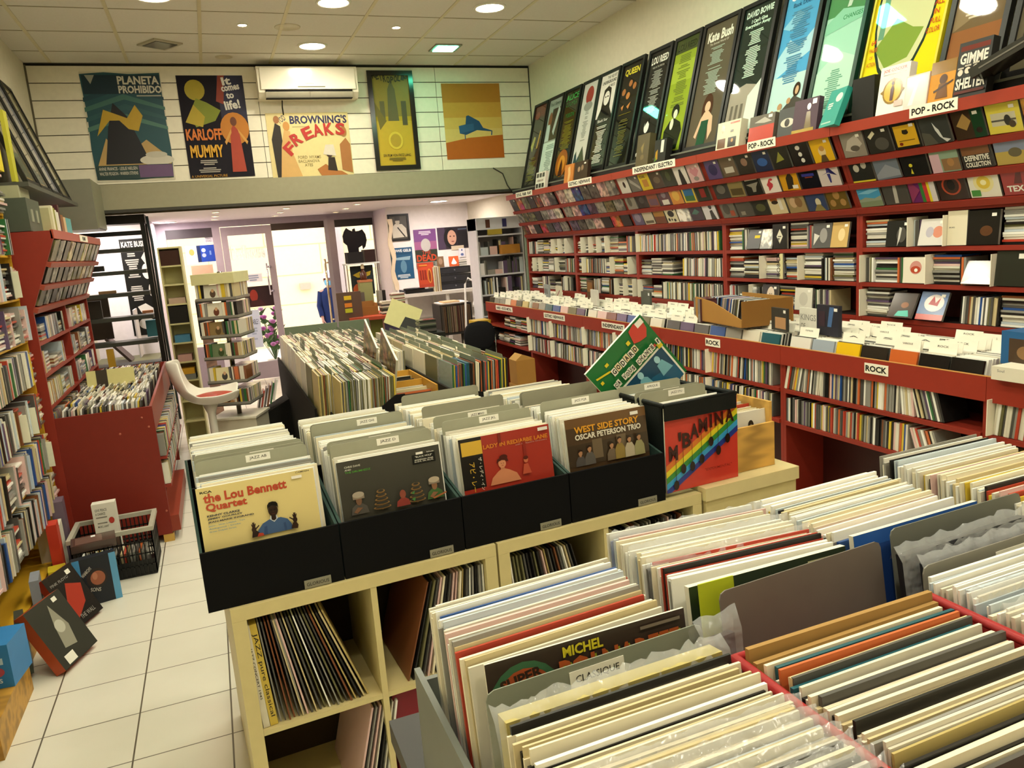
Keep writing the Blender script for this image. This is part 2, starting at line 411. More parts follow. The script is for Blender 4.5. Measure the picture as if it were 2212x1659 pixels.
for (x, y, r) in ((.378, 7.6, .075), (.83, 6.62, .1)):
    mb = MB().lathe([(r, CZ), (r, CZ - .004), (r * .92, CZ - .005), (r * .9, CZ - .002)], x, y, 'satin', '#cfc8ae', 28)
    tag(mb.build('ceiling_speaker'), 'round flat blank cover in the ceiling tile %s' % ('above the mummy poster' if r < .09 else 'beside a halogen spot'), 'ceiling cover')
for (x, y, r, m) in ((2.763, 9.47, .1, DM), (-.42, 10.75, .1, DM)):
    downlight(x, y, LZ, r, m, 'large round lamp in the low ceiling %s' % ('over the cash desk' if x > 0 else 'by the shop window'), 'low ceiling lamps')
downlight(-.95, 8.75, LZ, .1, DM, 'added unseen large round lamp in the low ceiling behind the black steps', 'low ceiling lamps')  # added lamp, out of view, brightens the white wall behind the steps
downlight(1.3, 8.45, LZ, .1, DM, 'added unseen large round lamp in the low ceiling just behind the grey band', 'low ceiling lamps')  # another added lamp, hidden by the band, lifts the dim back zone
k = 0
for gx in (1.68, .89, .15):
    for gy in (9.1, 9.9, 10.7):
        downlight(gx, gy, LZ, .035, HM, 'small warm spot in low ceiling, %s from passage, row %s' % (nth(int((gy - 8.9) / .8) + 1), {1.68: 'beside the cash desk', .89: 'over the open door', .15: 'by the narrow tower'}[gx]), 'small low ceiling spots', 'halogen_spot')
# ------------------------------------------------------------------ shop front
YF = 11.2
FR = '#9c8f98'
def fbox(mb, x0, x1, z0, z1, y=YF, d=.06, col=FR): mb.box(x0, x1, y, y + d, z0, z1, 'satin', col)
mb = MB(); fbox(mb, -.58, 2.32, 2.12, LZ); fbox(mb, -.58, -.47, 0, 2.12); fbox(mb, .10, .20, 0, 2.12); fbox(mb, 1.62, 1.72, 0, 2.12); fbox(mb, 2.26, 2.32, 0, 2.12)
fbox(mb, -.47, .10, 0, .55); fbox(mb, 1.72, 2.26, 0, .55); fbox(mb, -.47, .10, 2.0, 2.12, col='#3b3438'); fbox(mb, 1.72, 2.26, 2.02, 2.12, col='#2b2628'); fbox(mb, .86, 1.62, 2.03, 2.12, col='#3a2c28')
struct('trim_5', mb)
struct('window_1', B(-.47, .10, YF + .025, YF + .033, .55, 2.0, 'glass', '#fff'))
struct('window_2', B(1.72, 2.26, YF + .025, YF + .033, .55, 2.02, 'glass', '#fff'))
# closed door leaf with lettering
t = bpy.data.objects.new('door_1', None); C.objects.link(t); t.location = (.20, YF, 0); t['kind'] = 'structure'
mb = MB(); fbox(mb, .205, .285, .02, 2.11, YF - .01, .05); fbox(mb, .775, .86, .02, 2.11, YF - .01, .05); fbox(mb, .285, .775, 2.0, 2.11, YF - .01, .05); fbox(mb, .285, .775, .02, .25, YF - .01, .05); mb.build('door_frame', t)
mb = B(.285, .775, YF + .008, YF + .016, .25, 2.0, 'glass', '#fff')
mb.art((.285, YF + .006, 1.6), (.49, 0, 0), (0, 0, .3), [('T', 'Dollhouse', .03, .25, .9, .62, '#ffffff'), ('t', '°', .95, .7, .04, .12, '#ffffff')], 'matte'); mb.build('pane', t)
mb = MB().tube([(.735, YF - .07, 1.17), (.735, YF - .07, 1.60)], .011, 'chrome', '#d8d4de').tube([(.735, YF - .07, 1.22), (.79, YF - .01, 1.22)], .014, 'chrome', '#d8d4de').tube([(.735, YF - .07, 1.55), (.79, YF - .01, 1.55)], .014, 'chrome', '#d8d4de')
mb.build('door_handle', t)
# open leaf, swung inwards
t = bpy.data.objects.new('door_2', None); C.objects.link(t); t.location = (1.60, YF, 0); t['kind'] = 'structure'
M = Matrix.Translation((1.62, YF - .02, 0)) @ Matrix.Rotation(math.radians(-98), 4, 'Z')
mb = MB()
for a, b_, c, d in ((0, .08, .02, 2.10), (.70, .78, .02, 2.10), (.08, .70, 2.0, 2.10), (.08, .70, .02, .25)): mb.box(a, b_, -.05, 0, c, d, 'satin', '#8a8088', M)
mb.build('door_frame', t)
B(.08, .70, -.03, -.022, .25, 2.0, 'glass', '#fff', M).build('pane', t)
MB().tube([M @ V((.72, -.09, .75)), M @ V((.72, -.09, 1.6))], .014, 'chrome', '#d9c9a9').tube([M @ V((.72, -.09, .8)), M @ V((.72, -.03, .8))], .01, 'chrome', '#d9c9a9').tube([M @ V((.72, -.09, 1.55)), M @ V((.72, -.03, 1.55))], .01, 'chrome', '#d9c9a9').build('door_handle', t)
# outside: pavement and the pale stone house across the lane
o = struct('exterior_pavement', B(-12, 14, 11.3, 15.5, -.12, -.02, 'matte', '#d8cfc2'))
mb = B(-12, 14, 15.2, 15.6, -.1, 9, 'matte', '#f2dfae')
for k in range(14):
    mb.box(-12, 14, 15.195, 15.205, .2 + .55 * k, .215 + .55 * k, 'matte', '#d9bf88')
for k in range(14):
    for j in range(13):
        x = -12 + j * 2 + (k % 2) * 1.0; mb.box(x, x + .014, 15.194, 15.204, .2 + .55 * k, .75 + .55 * k, 'matte', '#d9bf88')
struct('exterior_wall', mb)
tag(MB().tube([(2.35, 15.09, -.02), (2.35, 15.09, 6)], .09, 'satin', '#c9bdb6').build('drain_pipe'), 'grey drain pipe on the pale stone house outside the door', 'pipe')
tag(MB().box(1.55, 1.75, 15.1, 15.2, 1.02, 1.14, 'satin', '#cfa98f').build('meter_box'), 'small pinkish box on the stone wall seen through the open door', 'box')
# ================================================================== right wall: shelves of discs, display rows, leaning frames
UB = [7.74, 6.58, 5.45, 4.32, 3.17, 2.03, .89]
UNAME = ['soul', 'gothic', 'electro', 'first pop-rock', 'second pop-rock', 'near-end']
CNM = ['hard-rock', 'gothic', 'independent', 'far rock', 'near rock', 'near-end']
DO = V((3.19, 0, 1.70)); DV = V((-.17, 0, .39)).normalized(); DU = V((0, -1, 0)); DN = DU.cross(DV)
SHZ = [1.507, 1.328, 1.15]
def disc_mesh(shapes=None, base='#fff', size=(.142, .125, .0104), mat='art', side='#7d7a72'):
    a, b, c = (v / 2 for v in size)
    mb = MB().box(-a, a, -b, b, -c, c, 'gloss' if shapes else mat, side if shapes else '#fff')
    if shapes: mb.art((-a, -b, c), (2 * a, 0, 0), (0, 2 * b, 0), [('r', 0, 0, 1, 1, base)] + shapes, 'gloss', .0003, .0003)
    return mb
_dm = {}
def disc(M, label, group, color='#888', shapes=None, base='#fff', sticker=None, size=(.142, .125, .0104), name='display_disc', cat='compact disc', mat='art'):
    if shapes is not None:
        o = disc_mesh(shapes, base, size).build(name); o.matrix_world = M
    else:
        k = size + (mat,)
        if k not in _dm: _dm[k] = disc_mesh(None, '#fff', size, mat).mesh(name)
        o = bpy.data.objects.new(name, _dm[k]); C.objects.link(o); o.matrix_world = M; o.color = col4(color)
    tag(o, label, cat, group)
    if sticker:
        sx, sy = sticker; w_, h_, c = size[0], size[1], size[2] / 2
        k = ('st', round(sx, 2), round(sy, 2), size)
        if k not in _dm:
            x, y = (sx - .5) * w_, (sy - .5) * h_
            _dm[k] = MB().box(x - .011, x + .011, y - .007, y + .007, c + .0012, c + .0018, 'card', '#f2efe6').mesh('price_sticker')
        s_ = bpy.data.objects.new('price_sticker', _dm[k]); C.objects.link(s_); s_.parent = o
    return o
def sign(mb, o, u, v, w_, h_, text, tw=.9, paper='#efe9d8', ink='#26241f'):
    """paper sign with lettering, lower left corner at o"""
    u = V(u).normalized(); v = V(v).normalized(); n = u.cross(v)
    M = basis(o, u, v)
    mb.box(0, w_, 0, h_, 0, .0025, 'card', paper, M)
    mb.art(V(o) + n * .0026, u * w_, v * h_, [('T', text, (1 - tw) / 2, .2, tw, .6, ink)], 'matte')
    return mb
SIGNS = {0: ('SOUL  R&B  RAP', 7.45, .42), 1: ('GOTHIC / NEWWAVE', 6.22, .44), 2: ('INDEPENDANT / ELECTRO', 5.12, .56), 3: ('POP - ROCK', 3.81, .24), 4: ('POP - ROCK', 2.69, .24)}
for i in range(6):
    ya, yb = UB[i], UB[i + 1]
    t = thing('disc_wall_shelf', 'red wall shelf unit with three tilted disc rows, the %s one%s' % (UNAME[i], ' by the paperwork corner' if i == 0 else ''), 'shelf unit', (3.3, (ya + yb) / 2, 0), 'red wall shelf units')
    B(3.372, 3.395, yb, ya, .05, 2.12, 'satin', '#4a1712').build('back_panel', t)
    for y0, y1 in ((ya - .02, ya - .0005), (yb + .0005, yb + .02)):
        mb = MB(); mb.prism([(3.19, .05), (3.372, .05), (3.372, 2.12), (3.025, 2.12), (3.02, 2.08), (3.19, 1.70)], y0, y1, 'y', 'satin', RED); mb.build('side_panel', t)
    for z in SHZ + [1.69]:
        B(3.19, 3.371, yb + .021, ya - .021, z - .022, z, 'satin', RED).build('shelf', t)
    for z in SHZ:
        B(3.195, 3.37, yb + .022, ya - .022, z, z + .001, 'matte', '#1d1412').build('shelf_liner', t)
    B(3.195, 3.215, yb + .021, ya - .021, .9, SHZ[2] - .023, 'satin', RED).build('kick_panel', t)
    M = basis(DO + V((0, yb, 0)), (0, 1, 0), DV, -DN)          # local: x along the wall, y up the slope, z behind
    B(.021, ya - yb - .021, 0, .40, .03, .045, 'satin', '#7a261b', M).build('display_back', t)
    for s_ in (0.0, .135, .27):
        B(.001, ya - yb - .001, s_ - .012, s_ + .018, -.022, .029, 'satin', RED, M).build('display_ledge', t)
    mb = B(3.0, 3.372, yb + .001, ya - .001, 2.085, 2.12, 'satin', '#93321f')
    mb.build('top_board', t)
    mb = MB(); mb.box(2.99, 3.003, yb + .001, ya - .001, 2.075, 2.125, 'satin', '#9a3722')
    if i in SIGNS:
        tx, y0, wd = SIGNS[i]; mb.build('top_lip', t)
        sign(MB(), (2.989, y0, 2.082), (0, -1, 0), (0, 0, 1), wd, .05, tx).build('section_sign', t, 'white paper sign with black capitals')
    else: mb.build('top_lip', t)

def slant(y, s_, off=.008, rot=0.):
    M = basis(DO + V((0, y, 0)) + DV * s_ + DN * off, DU, DV, DN)
    return M @ Matrix.Rotation(rot, 4, 'Z')
P_, R_, E_, T_ = 'p', 'r', 'e', 't'
CUST = {
 (4, 0): [('#8c8478', [('p', [(.1, .3), (.5, .2), (.9, .5), (.7, .9), (.3, .7)], '#b5ada0'), ('e', .55, .35, .2, .12, '#5c564d')], 'grey misty cover'), ('#2f2e2a', [('p', [(.1, .7), (.35, .9), (.42, .78), (.18, .58)], '#d5cfb0'), ('e', .6, .35, .28, .25, '#4f4d47')], 'dark cover with a small pale card'), ('#23211c', [('r', .08, .1, .92, .9, '#d2a52a'), ('e', .5, .62, .12, .08, '#2a2418'), ('e', .25, .2, .07, .06, '#7a2a1a'), ('r', .2, .3, .8, .33, '#6a5520'), ('r', .4, .66, .6, .72, '#2a2418')], 'mustard yellow cover with a black border'), ('#3b3d3a', [('p', [(.45, .8), (.55, .6), (.62, .5), (.7, .2), (.95, .1), (.8, .02), (.6, .25), (.5, .5)], '#cfd0cf'), ('p', [(0, 0), (.5, 0), (.3, .4), (0, .5)], '#55534a')], 'dark grey cover with a white waterfall'), ('#3a2a1c', [('r', .62, 0, 1, 1, '#173a20'), ('p', [(.1, .5), (.4, .9), (.6, .6), (.4, .3)], '#a08048'), ('e', .8, .25, .1, .1, '#2a2018')], 'brown cover with a dark green strip'), ('#d8c94a', [('r', .12, .25, .85, .68, '#c9c3a6'), ('r', .12, .4, .85, .46, '#55524a'), ('e', .6, .42, .1, .18, '#33312b'), ('e', .72, .28, .1, .12, '#4a3a28')], 'bright yellow cover with a grey picture')],
 (4, 1): [('#2a2a27', [('r', 0, .93, 1, 1, '#cfc23a'), ('r', 0, 0, 1, .07, '#cfc23a'), ('e', .3, .6, .13, .16, '#b8b3a4'), ('e', .65, .7, .12, .15, '#a7a294')], 'black and white cover with yellow bands'), ('#6d7582', [('e', .5, .4, .08, .14, '#c0b04a'), ('p', [(0, .2), (.5, .6), (1, .3), (1, .1), (0, .05)], '#8b909a')], 'grey blue cover with a tiny yellow figure'), ('#1d1c1a', [('e', .35, .42, .07, .07, '#d2c43a'), ('p', [(.3, .1), (.36, .3), (.4, .08)], '#d2c43a')], 'black cover with a small yellow spot'), ('#8aa08a', [('r', .0, 0, .35, .7, '#c9a7b3'), ('r', .4, .05, 1, .5, '#8a6a48'), ('e', .7, .35, .12, .15, '#a5794c')], 'pale green and pink cover'), ('#2b2622', [('t', 'THE SMALL FACES', .05, .86, .9, .09, '#c9c4b6'), ('r', .05, .5, .95, .8, '#7a5030'), ('T', 'DEFINITIVE', .1, .28, .8, .2, '#e2ddd0'), ('T', 'COLLECTION', .1, .06, .8, .18, '#e2ddd0')], 'dark cover lettered DEFINITIVE COLLECTION'), ('#7d86a0', [('r', 0, 0, 1, .45, '#b19a48'), ('e', .6, .4, .2, .16, '#5f5638')], 'cover with yellow field under a blue sky')],
 (4, 2): [('#4a94bf', [('r', 0, 0, 1, .35, '#7d8a6e'), ('p', [(0, .3), (.3, .42), (.7, .34), (1, .45), (1, .25), (0, .22)], '#8f9a86'), ('p', [(.0, .6), (.6, .75), (1, .7), (.5, .55)], '#7cb8d6')], 'cover with a blue sky over hills'), ('#4d4a46', [('p', [(.4, .05), (.45, .6), (.5, .9), (.6, .85), (.6, .55), (.55, .05)], '#b3aea6')], 'grey cover with a pale statue'), ('#6a2a68', [('r', .42, 0, .55, 1, '#3c7a3a'), ('r', .55, 0, .7, 1, '#c23a3a'), ('r', .7, 0, .8, 1, '#e0cf2e'), ('r', .8, 0, 1, 1, '#d8cfd0'), ('p', [(0, 0), (.42, .5), (0, 1)], '#8a3a60')], 'cover with purple, green, red, yellow stripes'), ('#33201a', [('e', .5, .55, .34, .36, '#a8442a'), ('e', .5, .55, .27, .3, '#3a211a'), ('e', .5, .58, .14, .2, '#1a1210')], 'dark cover with a glowing red ring'), ('#e4e0d2', [('e', .5, .55, .33, .36, '#e6dca0'), ('e', .5, .55, .22, .24, '#dcc040'), ('e', .5, .55, .1, .1, '#f2e9b0'), ('r', .05, .05, .35, .28, '#3f8a34')], 'white cover with a yellow sun, green sticker'), ('#9a3030', [('p', [(.35, .4), (.5, .9), (.62, .9), (.6, .4)], '#5a1a1c'), ('T', 'TEXAS', .12, .12, .8, .22, '#e9e4da')], 'red cover lettered TEXAS')],
 (3, 0): [('#5a4a78', [('e', .5, .5, .3, .3, '#37305a')], 'purple blue cover'), ('#6a5a48', [('r', .2, .2, .8, .5, '#c9c2b4')], 'brown cover with a pale band'), ('#2c2824', [('e', .5, .6, .2, .2, '#8a6a58')], 'dark cover with a face'), ('#1d2848', [('e', .5, .45, .3, .2, '#2f5aa0')], 'dark blue cover'), ('#24241f', [('p', [(.2, .3), (.5, .8), (.7, .4)], '#8a8a3a')], 'black cover with an olive streak'), ('#1c1a1a', [('e', .45, .8, .12, .1, '#d8d4cc'), ('e', .5, .5, .1, .1, '#d8d4cc'), ('e', .55, .22, .1, .1, '#d8d4cc')], 'black cover with three white discs'), ('#e0b01e', [('e', .5, .45, .18, .22, '#e0c890'), ('e', .52, .58, .13, .12, '#b98a48'), ('p', [(.3, 0), (.7, 0), (.62, .3), (.42, .3)], '#5c4a2c')], 'yellow cover with a portrait')],
 (3, 1): [('#3d3a36', [('e', .5, .5, .3, .25, '#6b655c')], 'dark grey cover'), ('#8a7a4e', [('r', .1, .1, .9, .45, '#55492c')], 'khaki cover'), ('#26241f', [('p', [(.1, .55), (.9, .62), (.7, .4), (.6, .15), (.4, .15), (.4, .4)], '#8a8578'), ('r', .1, .75, .9, .95, '#d5d0c4')], 'dark cover with a grey anvil shape'), ('#e9e0d6', [('e', .45, .4, .18, .12, '#c0434a'), ('p', [(.3, .1), (.6, .3), (.5, .7), (.35, .5)], '#c0434a'), ('e', .6, .65, .1, .06, '#c0434a')], 'white cover with red ink splashes'), ('#d39a24', [('p', [(.3, .05), (.35, .6), (.6, .9), (.75, .6), (.65, .1)], '#3a3124'), ('r', .6, .08, .9, .25, '#e9e4d4')], 'orange yellow cover with a black animal shape'), ('#14141c', [('r', .15, .55, .8, .68, '#3a3a8a'), ('r', .3, .48, .7, .53, '#8a3a2a')], 'black cover with blue streaks'), ('#cfc3c0', [('p', [(.15, .5), (.5, .6), (.9, .45), (.6, .55), (.55, .95), (.45, .95), (.42, .6)], '#3b3a7a'), ('p', [(.42, .55), (.58, .55), (.55, .15), (.48, .15)], '#3b3a7a')], 'pale cover with a blue winged figure')],
 (3, 2): [('#6d685c', [('e', .4, .5, .25, .3, '#4a463c'), ('r', .6, .1, .9, .4, '#a04a2a')], 'grey brown cover'), ('#57524a', [('r', .2, .1, .5, .3, '#8f897c')], 'plain slate cover'), ('#35332c', [('e', .5, .4, .3, .2, '#5a5a3a')], 'dark olive cover'), ('#d9c9a0', [('e', .4, .75, .25, .14, '#b0622c'), ('e', .4, .6, .2, .1, '#3a2e24'), ('r', .6, .2, .8, .8, '#e9e2d2')], 'cream cover with red hair'), ('#a08a60', [('e', .35, .5, .2, .25, '#c9a884'), ('e', .65, .5, .2, .25, '#8a6a48')], 'tan cover with faces'), ('#3a4668', [('e', .6, .4, .14, .2, '#cfc6a8'), ('p', [(.3, 0), (.9, 0), (.7, .3), (.5, .3)], '#8a7d4a')], 'blue cover with a figure'), ('#6a5424', [('e', .5, .65, .16, .2, '#a8804a'), ('e', .25, .3, .14, .16, '#a8804a'), ('e', .75, .3, .14, .16, '#a8804a')], 'brown gold cover with heads')],
 (2, 0): [('#d9d6cc', [('e', .55, .55, .12, .2, '#2f2e2b')], 'white cover with a small black shape'), ('#6f6d66', [('p', [(.1, .9), (.9, .3), (.9, .1), (.1, .6)], '#a3a198')], 'grey metal cover'), ('#d8bf2e', [('r', .25, .2, .75, .65, '#c28a3a'), ('t', 'CURE', .15, .75, .5, .14, '#3a3420')], 'yellow cover with a pink square'), ('#4a3a30', [('e', .5, .5, .3, .2, '#6a5a4a')], 'dark brown cover'), ('#2e3322', [('e', .5, .6, .2, .3, '#454c30')], 'dark green cover'), ('#e2ded6', [('p', [(.3, 0), (.35, .5), (.45, .85), (.6, .85), (.68, .5), (.75, 0)], '#26231f')], 'white oval cover with a dark silhouette'), ('#d9b3b3', [('p', [(.5, .25), (.15, .6), (.3, .85), (.5, .7), (.7, .85), (.85, .6)], '#c98a92'), ('e', .5, .2, .2, .12, '#8f8a86')], 'pink heart shaped cover')],
 (2, 1): [('#8d8a7e', [('e', .4, .5, .2, .3, '#5c594f')], 'grey cover'), ('#2a2826', [('e', .5, .5, .25, .2, '#4a4642')], 'black cover'), ('#8a4a30', [('r', .1, .1, .9, .5, '#6a4a5a')], 'rust cover'), ('#5a3a44', [('r', .2, .05, .8, .35, '#e2ded4'), ('e', .5, .65, .2, .2, '#8a7a84')], 'plum cover with a white label'), ('#d08a3a', [('e', .5, .5, .3, .3, '#e0b04a')], 'orange cover'), ('#d0b53a', [('r', .12, .1, .88, .9, '#2a6a9a'), ('r', .12, .1, .88, .4, '#3a6a3a')], 'yellow bordered landscape cover'), ('#2c3022', [('r', .3, .2, .7, .7, '#8a2a24')], 'dark green and red cover')],
 (2, 2): [('#6a6280', [('e', .5, .5, .3, .3, '#8f88a0')], 'lilac cover'), ('#c9c0aa', [('r', .1, .08, .9, .25, '#6a6456')], 'beige cover'), ('#a87a3a', [('r', 0, 0, 1, .45, '#7a4a34')], 'amber cover'), ('#ded6b4', [('e', .5, .55, .28, .2, '#2b2a26'), ('e', .2, .2, .09, .1, '#2b2a26'), ('e', .7, .15, .1, .09, '#2b2a26'), ('e', .8, .8, .07, .08, '#2b2a26'), ('e', .2, .85, .06, .07, '#2b2a26'), ('e', .45, .2, .06, .07, '#2b2a26')], 'cream cover with black blots'), ('#1f1e1c', [], 'plain black cover'), ('#3a2436', [('p', [(.1, .4), (.5, .7), (.8, .5), (.5, .35)], '#3f6a60')], 'dark purple cover'), ('#d9d6dc', [('p', [(.45, 0), (.5, .5), (.7, .55), (.85, 0)], '#26241f'), ('e', .62, .75, .12, .17, '#26241f')], 'white cover with a black figure')],
}
ROWN = {0: 'top', 1: 'middle', 2: 'bottom'}
rnd = random.Random(11)
for i in range(6):
    ya, yb = UB[i], UB[i + 1]
    for r in range(3):
        s0 = (.27, .135, 0)[r] + .021
        for k in range(7):
            y = ya - .105 - k * .156
            if i == 5 and not on_screen((3.1, y, 1.9)): continue
            M = slant(y + rnd.uniform(-.004, .004), s0 + .0625 - .018 + .018, .005 + rnd.uniform(0, .004), rnd.uniform(-.03, .03))
            st = (rnd.uniform(.72, .86), rnd.uniform(.82, .9)) if rnd.random() < .75 else None
            cu = CUST.get((i, r), [])
            where = '%s row of %s display' % (ROWN[r], UNAME[i])
            if st: st = (round(st[0] * 5) / 5 - .02, .86)
            if k < len(cu):
                disc(M, '%s, %s' % (cu[k][2], where), 'discs on the tilted display rows', shapes=cu[k][1], base=cu[k][0], sticker=st)
            else:
                c = rnd.choice(COVER if i > 1 else COVER + ['#d8b6b0', '#8f8d86', '#b9a8b0'] * 2)
                disc(M, '%s disc, %s from the far end, %s' % (CNAME.get(c, 'mauve'), nth(k + 1), where), 'discs on the tilted display rows', c, sticker=st)
# ---- discs kept on the three shelves
def vert(y, z, xf, lean, c, label, group, d=.142, h=.125, t=.0104, pool=CD):
    M = Matrix.Translation((xf + d / 2, y, z + h / 2 + .0015)) @ Matrix.Rotation(lean, 4, 'X')
    pool.add(M, (d, t * .96, h), c, label, group)
def shelf_fill(segs, ya, yb, z, xf, where, group, rnd, h=.125):
    y = ya; n = 0
    for sg in segs:
        k = sg[0]
        if k == 'v':
            lean = sg[2] if len(sg) > 2 else 0
            for j in range(sg[1]):
                y -= .0107
                if y < yb + .008: return
                n += 1; c = rnd.choice(SPINE)
                hh = h + rnd.choice((0, 0, 0, .004, -.003))
                vert(y + .005, z, xf + rnd.uniform(0, .008), lean * (1 if j > 3 else 1), c, '%s spine, %s from far end, %s' % (CNAME[c], nth(n), where), group, h=hh)
            y -= .003
        elif k == 'h':
            if y - .146 < yb: return
            n += 1
            for j in range(sg[1]):
                c = rnd.choice(SPINE + ['#d9d4c4', '#efeee6'] * 4)
                M = Matrix.Translation((xf + .071 + rnd.uniform(0, .012), y - .073 + rnd.uniform(-.004, .004), z + .0066 + j * .0105)) @ Matrix.Rotation(rnd.uniform(-.03, .03), 4, 'Z')
                CD.add(M, (.125, .142, .0098), c, '%s case, %s up in %s flat stack, %s' % (CNAME[c], nth(j + 1), nth(n), where), group)
            y -= .148
        elif k == 'c':
            if y - .005 < yb: return
            o = B(xf - .035, xf + .10, y - .003, y, z + .0015, z + .142, 'card', '#ece6d2').build('divider_card')
            n += 1
            tag(o, 'white divider card after %s place, %s' % (nth(n), where), 'divider card', 'white divider cards on the disc shelves'); y -= .005
        elif k == 'f':
            w_, hh = (sg[3], sg[4]) if len(sg) > 4 else (.142, .125)
            if y - w_ < yb: return
            th = math.radians(sg[5] if len(sg) > 5 else 8)
            M = basis((xf - .012 + .01, y - w_ / 2, z + hh / 2 + .003), DU, (math.sin(th), 0, math.cos(th)))
            disc(M, '%s, %s' % (sg[6], where), 'discs shown face out on the shelves', shapes=sg[2], base=sg[1], size=(w_, hh, .012), name='face_out_disc', sticker=(.82, .86) if rnd.random() < .5 else None)
            n += 1; y -= w_ + .004
        elif k == 'g': y -= sg[1]
U4 = {0: [('h', 13), ('f', '#262624', [('e', .65, .45, .2, .3, '#54524e'), ('p', [(.5, 0), (.6, .3), (.65, .7), (.55, .75)], '#cfcdc6')], .142, .125, 6, 'black and white cover'), ('c',), ('v', 4), ('f', '#d9d6d2', [('e', .72, .5, .2, .22, '#d78f78'), ('e', .4, .5, .15, .2, '#b9b6c4')], .142, .125, 12, 'pale wrapped cover with an orange dot'), ('c',), ('f', '#e0d8bf', [('t', 'SIMPLE MINDS', .08, .5, .3, .04, '#555')], .10, .155, 2, 'blank cream slipcase'), ('f', '#1c1b18', [('e', .6, .4, .2, .15, '#5a3a24')], .15, .15, 4, 'black box set'), ('h', 17), ('h', 15)],
      1: [('c',), ('v', 5), ('h', 12), ('v', 4), ('f', '#e3dccb', [('e', .5, .6, .24, .26, '#c98f86'), ('e', .5, .52, .2, .14, '#b04a34'), ('e', .52, .5, .07, .07, '#f0ece0')], .142, .125, 5, 'white cover with a round red emblem'), ('c',), ('h', 13), ('v', 3), ('f', '#b5adb2', [('p', [(0, 0), (.6, .5), (1, .2), (1, 0)], '#f1eef0')], .142, .11, 25, 'wrapped white cover lying back'), ('c',), ('f', '#2b2e26', [('r', .62, .78, .85, .92, '#e6e4dc')], .16, .15, 6, 'wide dark green box set'), ('v', 12)],
      2: [('c',), ('h', 14), ('g', .03), ('f', '#3b2f26', [('e', .6, .5, .16, .12, '#8a5a3a'), ('p', [(.3, .05), (.9, .05), (.8, .3), (.4, .25)], '#5ac0b0')], .142, .13, 26, 'dark cover with turquoise foot'), ('g', .02), ('f', '#4f6fa0', [('e', .55, .6, .36, .3, '#d9d2cf'), ('r', 0, 0, 1, .2, '#b03a30'), ('p', [(.35, .55), (.5, .85), (.6, .6), (.75, .8), (.7, .5)], '#a03038')], .15, .14, 22, 'blue cover with a white arch and red letters'), ('g', .06), ('v', 18, .06), ('h', 13)]}
U3 = {0: [('h', 13), ('v', 6), ('f', '#6f6f74', [('r', .5, .55, .9, .7, '#d8c23a')], .125, .12, 18, 'grey wrapped cover with a yellow label'), ('f', '#d9d6c9', [], .10, .12, 14, 'white wrapped cover'), ('f', '#1b1a18', [('p', [(.5, .2), (.72, .5), (.5, .8), (.28, .5)], '#ded9c4'), ('e', .42, .5, .03, .03, '#1b1a18'), ('e', .5, .5, .03, .03, '#1b1a18'), ('e', .58, .5, .03, .03, '#1b1a18')], .125, .145, 0, 'black cover with a white diamond'), ('h', 14), ('v', 5), ('f', '#5d5c5c', [('e', .6, .5, .2, .3, '#9a9896'), ('p', [(.1, .1), (.4, .5), (.1, .6)], '#d6d3cc')], .142, .135, 6, 'grey portrait cover'), ('f', '#c9a86a', [('e', .6, .5, .2, .25, '#e6cf9a')], .12, .135, 10, 'golden tan cover')],
      1: [('h', 13), ('h', 11), ('v', 5), ('c',), ('h', 12), ('f', '#d9cf9e', [('t', 'BOB DYLAN', .22, .1, 0, .2, '#26231c', 90)], .03, .15, 0, 'cream box spine lettered BOB DYLAN'), ('h', 12), ('c',), ('h', 15), ('v', 7), ('h', 15)],
      2: [('v', 9), ('h', 7), ('c',), ('f', '#d9b92e', [], .03, .12, 0, 'yellow box spine'), ('v', 5), ('f', '#23211e', [('e', .55, .55, .24, .36, '#d9c6b4'), ('e', .5, .6, .03, .02, '#2a2018'), ('e', .62, .6, .03, .02, '#2a2018'), ('r', .5, .38, .62, .4, '#7a4a40'), ('r', .1, .08, .4, .2, '#dedad0')], .142, .14, 8, 'black cover with a pale bald portrait'), ('h', 13), ('f', '#dcd8cc', [('e', .5, .5, .25, .3, '#c9c5ba')], .142, .13, 4, 'white slipcase'), ('v', 12)]}
rnd = random.Random(5)
for i in range(6):
    for r, z in enumerate(SHZ):
        where = '%s shelf of %s wall unit' % (ROWN[r], UNAME[i])
        if i == 4: sg = U4[r]
        elif i == 3: sg = U3[r]
        elif i == 2 and r == 0: sg = [('c',), ('v', 60, .04), ('v', 36)]
        elif i == 2 and r == 1: sg = [('h', 11), ('h', 12), ('h', 10), ('g', .14), ('v', 40, .05), ('v', 20)]
        elif i == 2 and r == 2: sg = [('c',), ('h', 9), ('h', 9), ('v', 64, .03), ('v', 20)]
        else:
            sg = []
            for _ in range(14):
                sg.append(rnd.choice([('h', rnd.randint(7, 13)), ('h', rnd.randint(7, 13)), ('v', rnd.randint(8, 20), .05), ('c',)]) if i < 5 else ('v', 20))
        if i == 5 and not on_screen((3.2, UB[5] - .1, z)): continue
        shelf_fill(sg, UB[i] - .024, UB[i + 1] + .024, z, 3.2, where, 'cases on the red wall shelves', rnd)

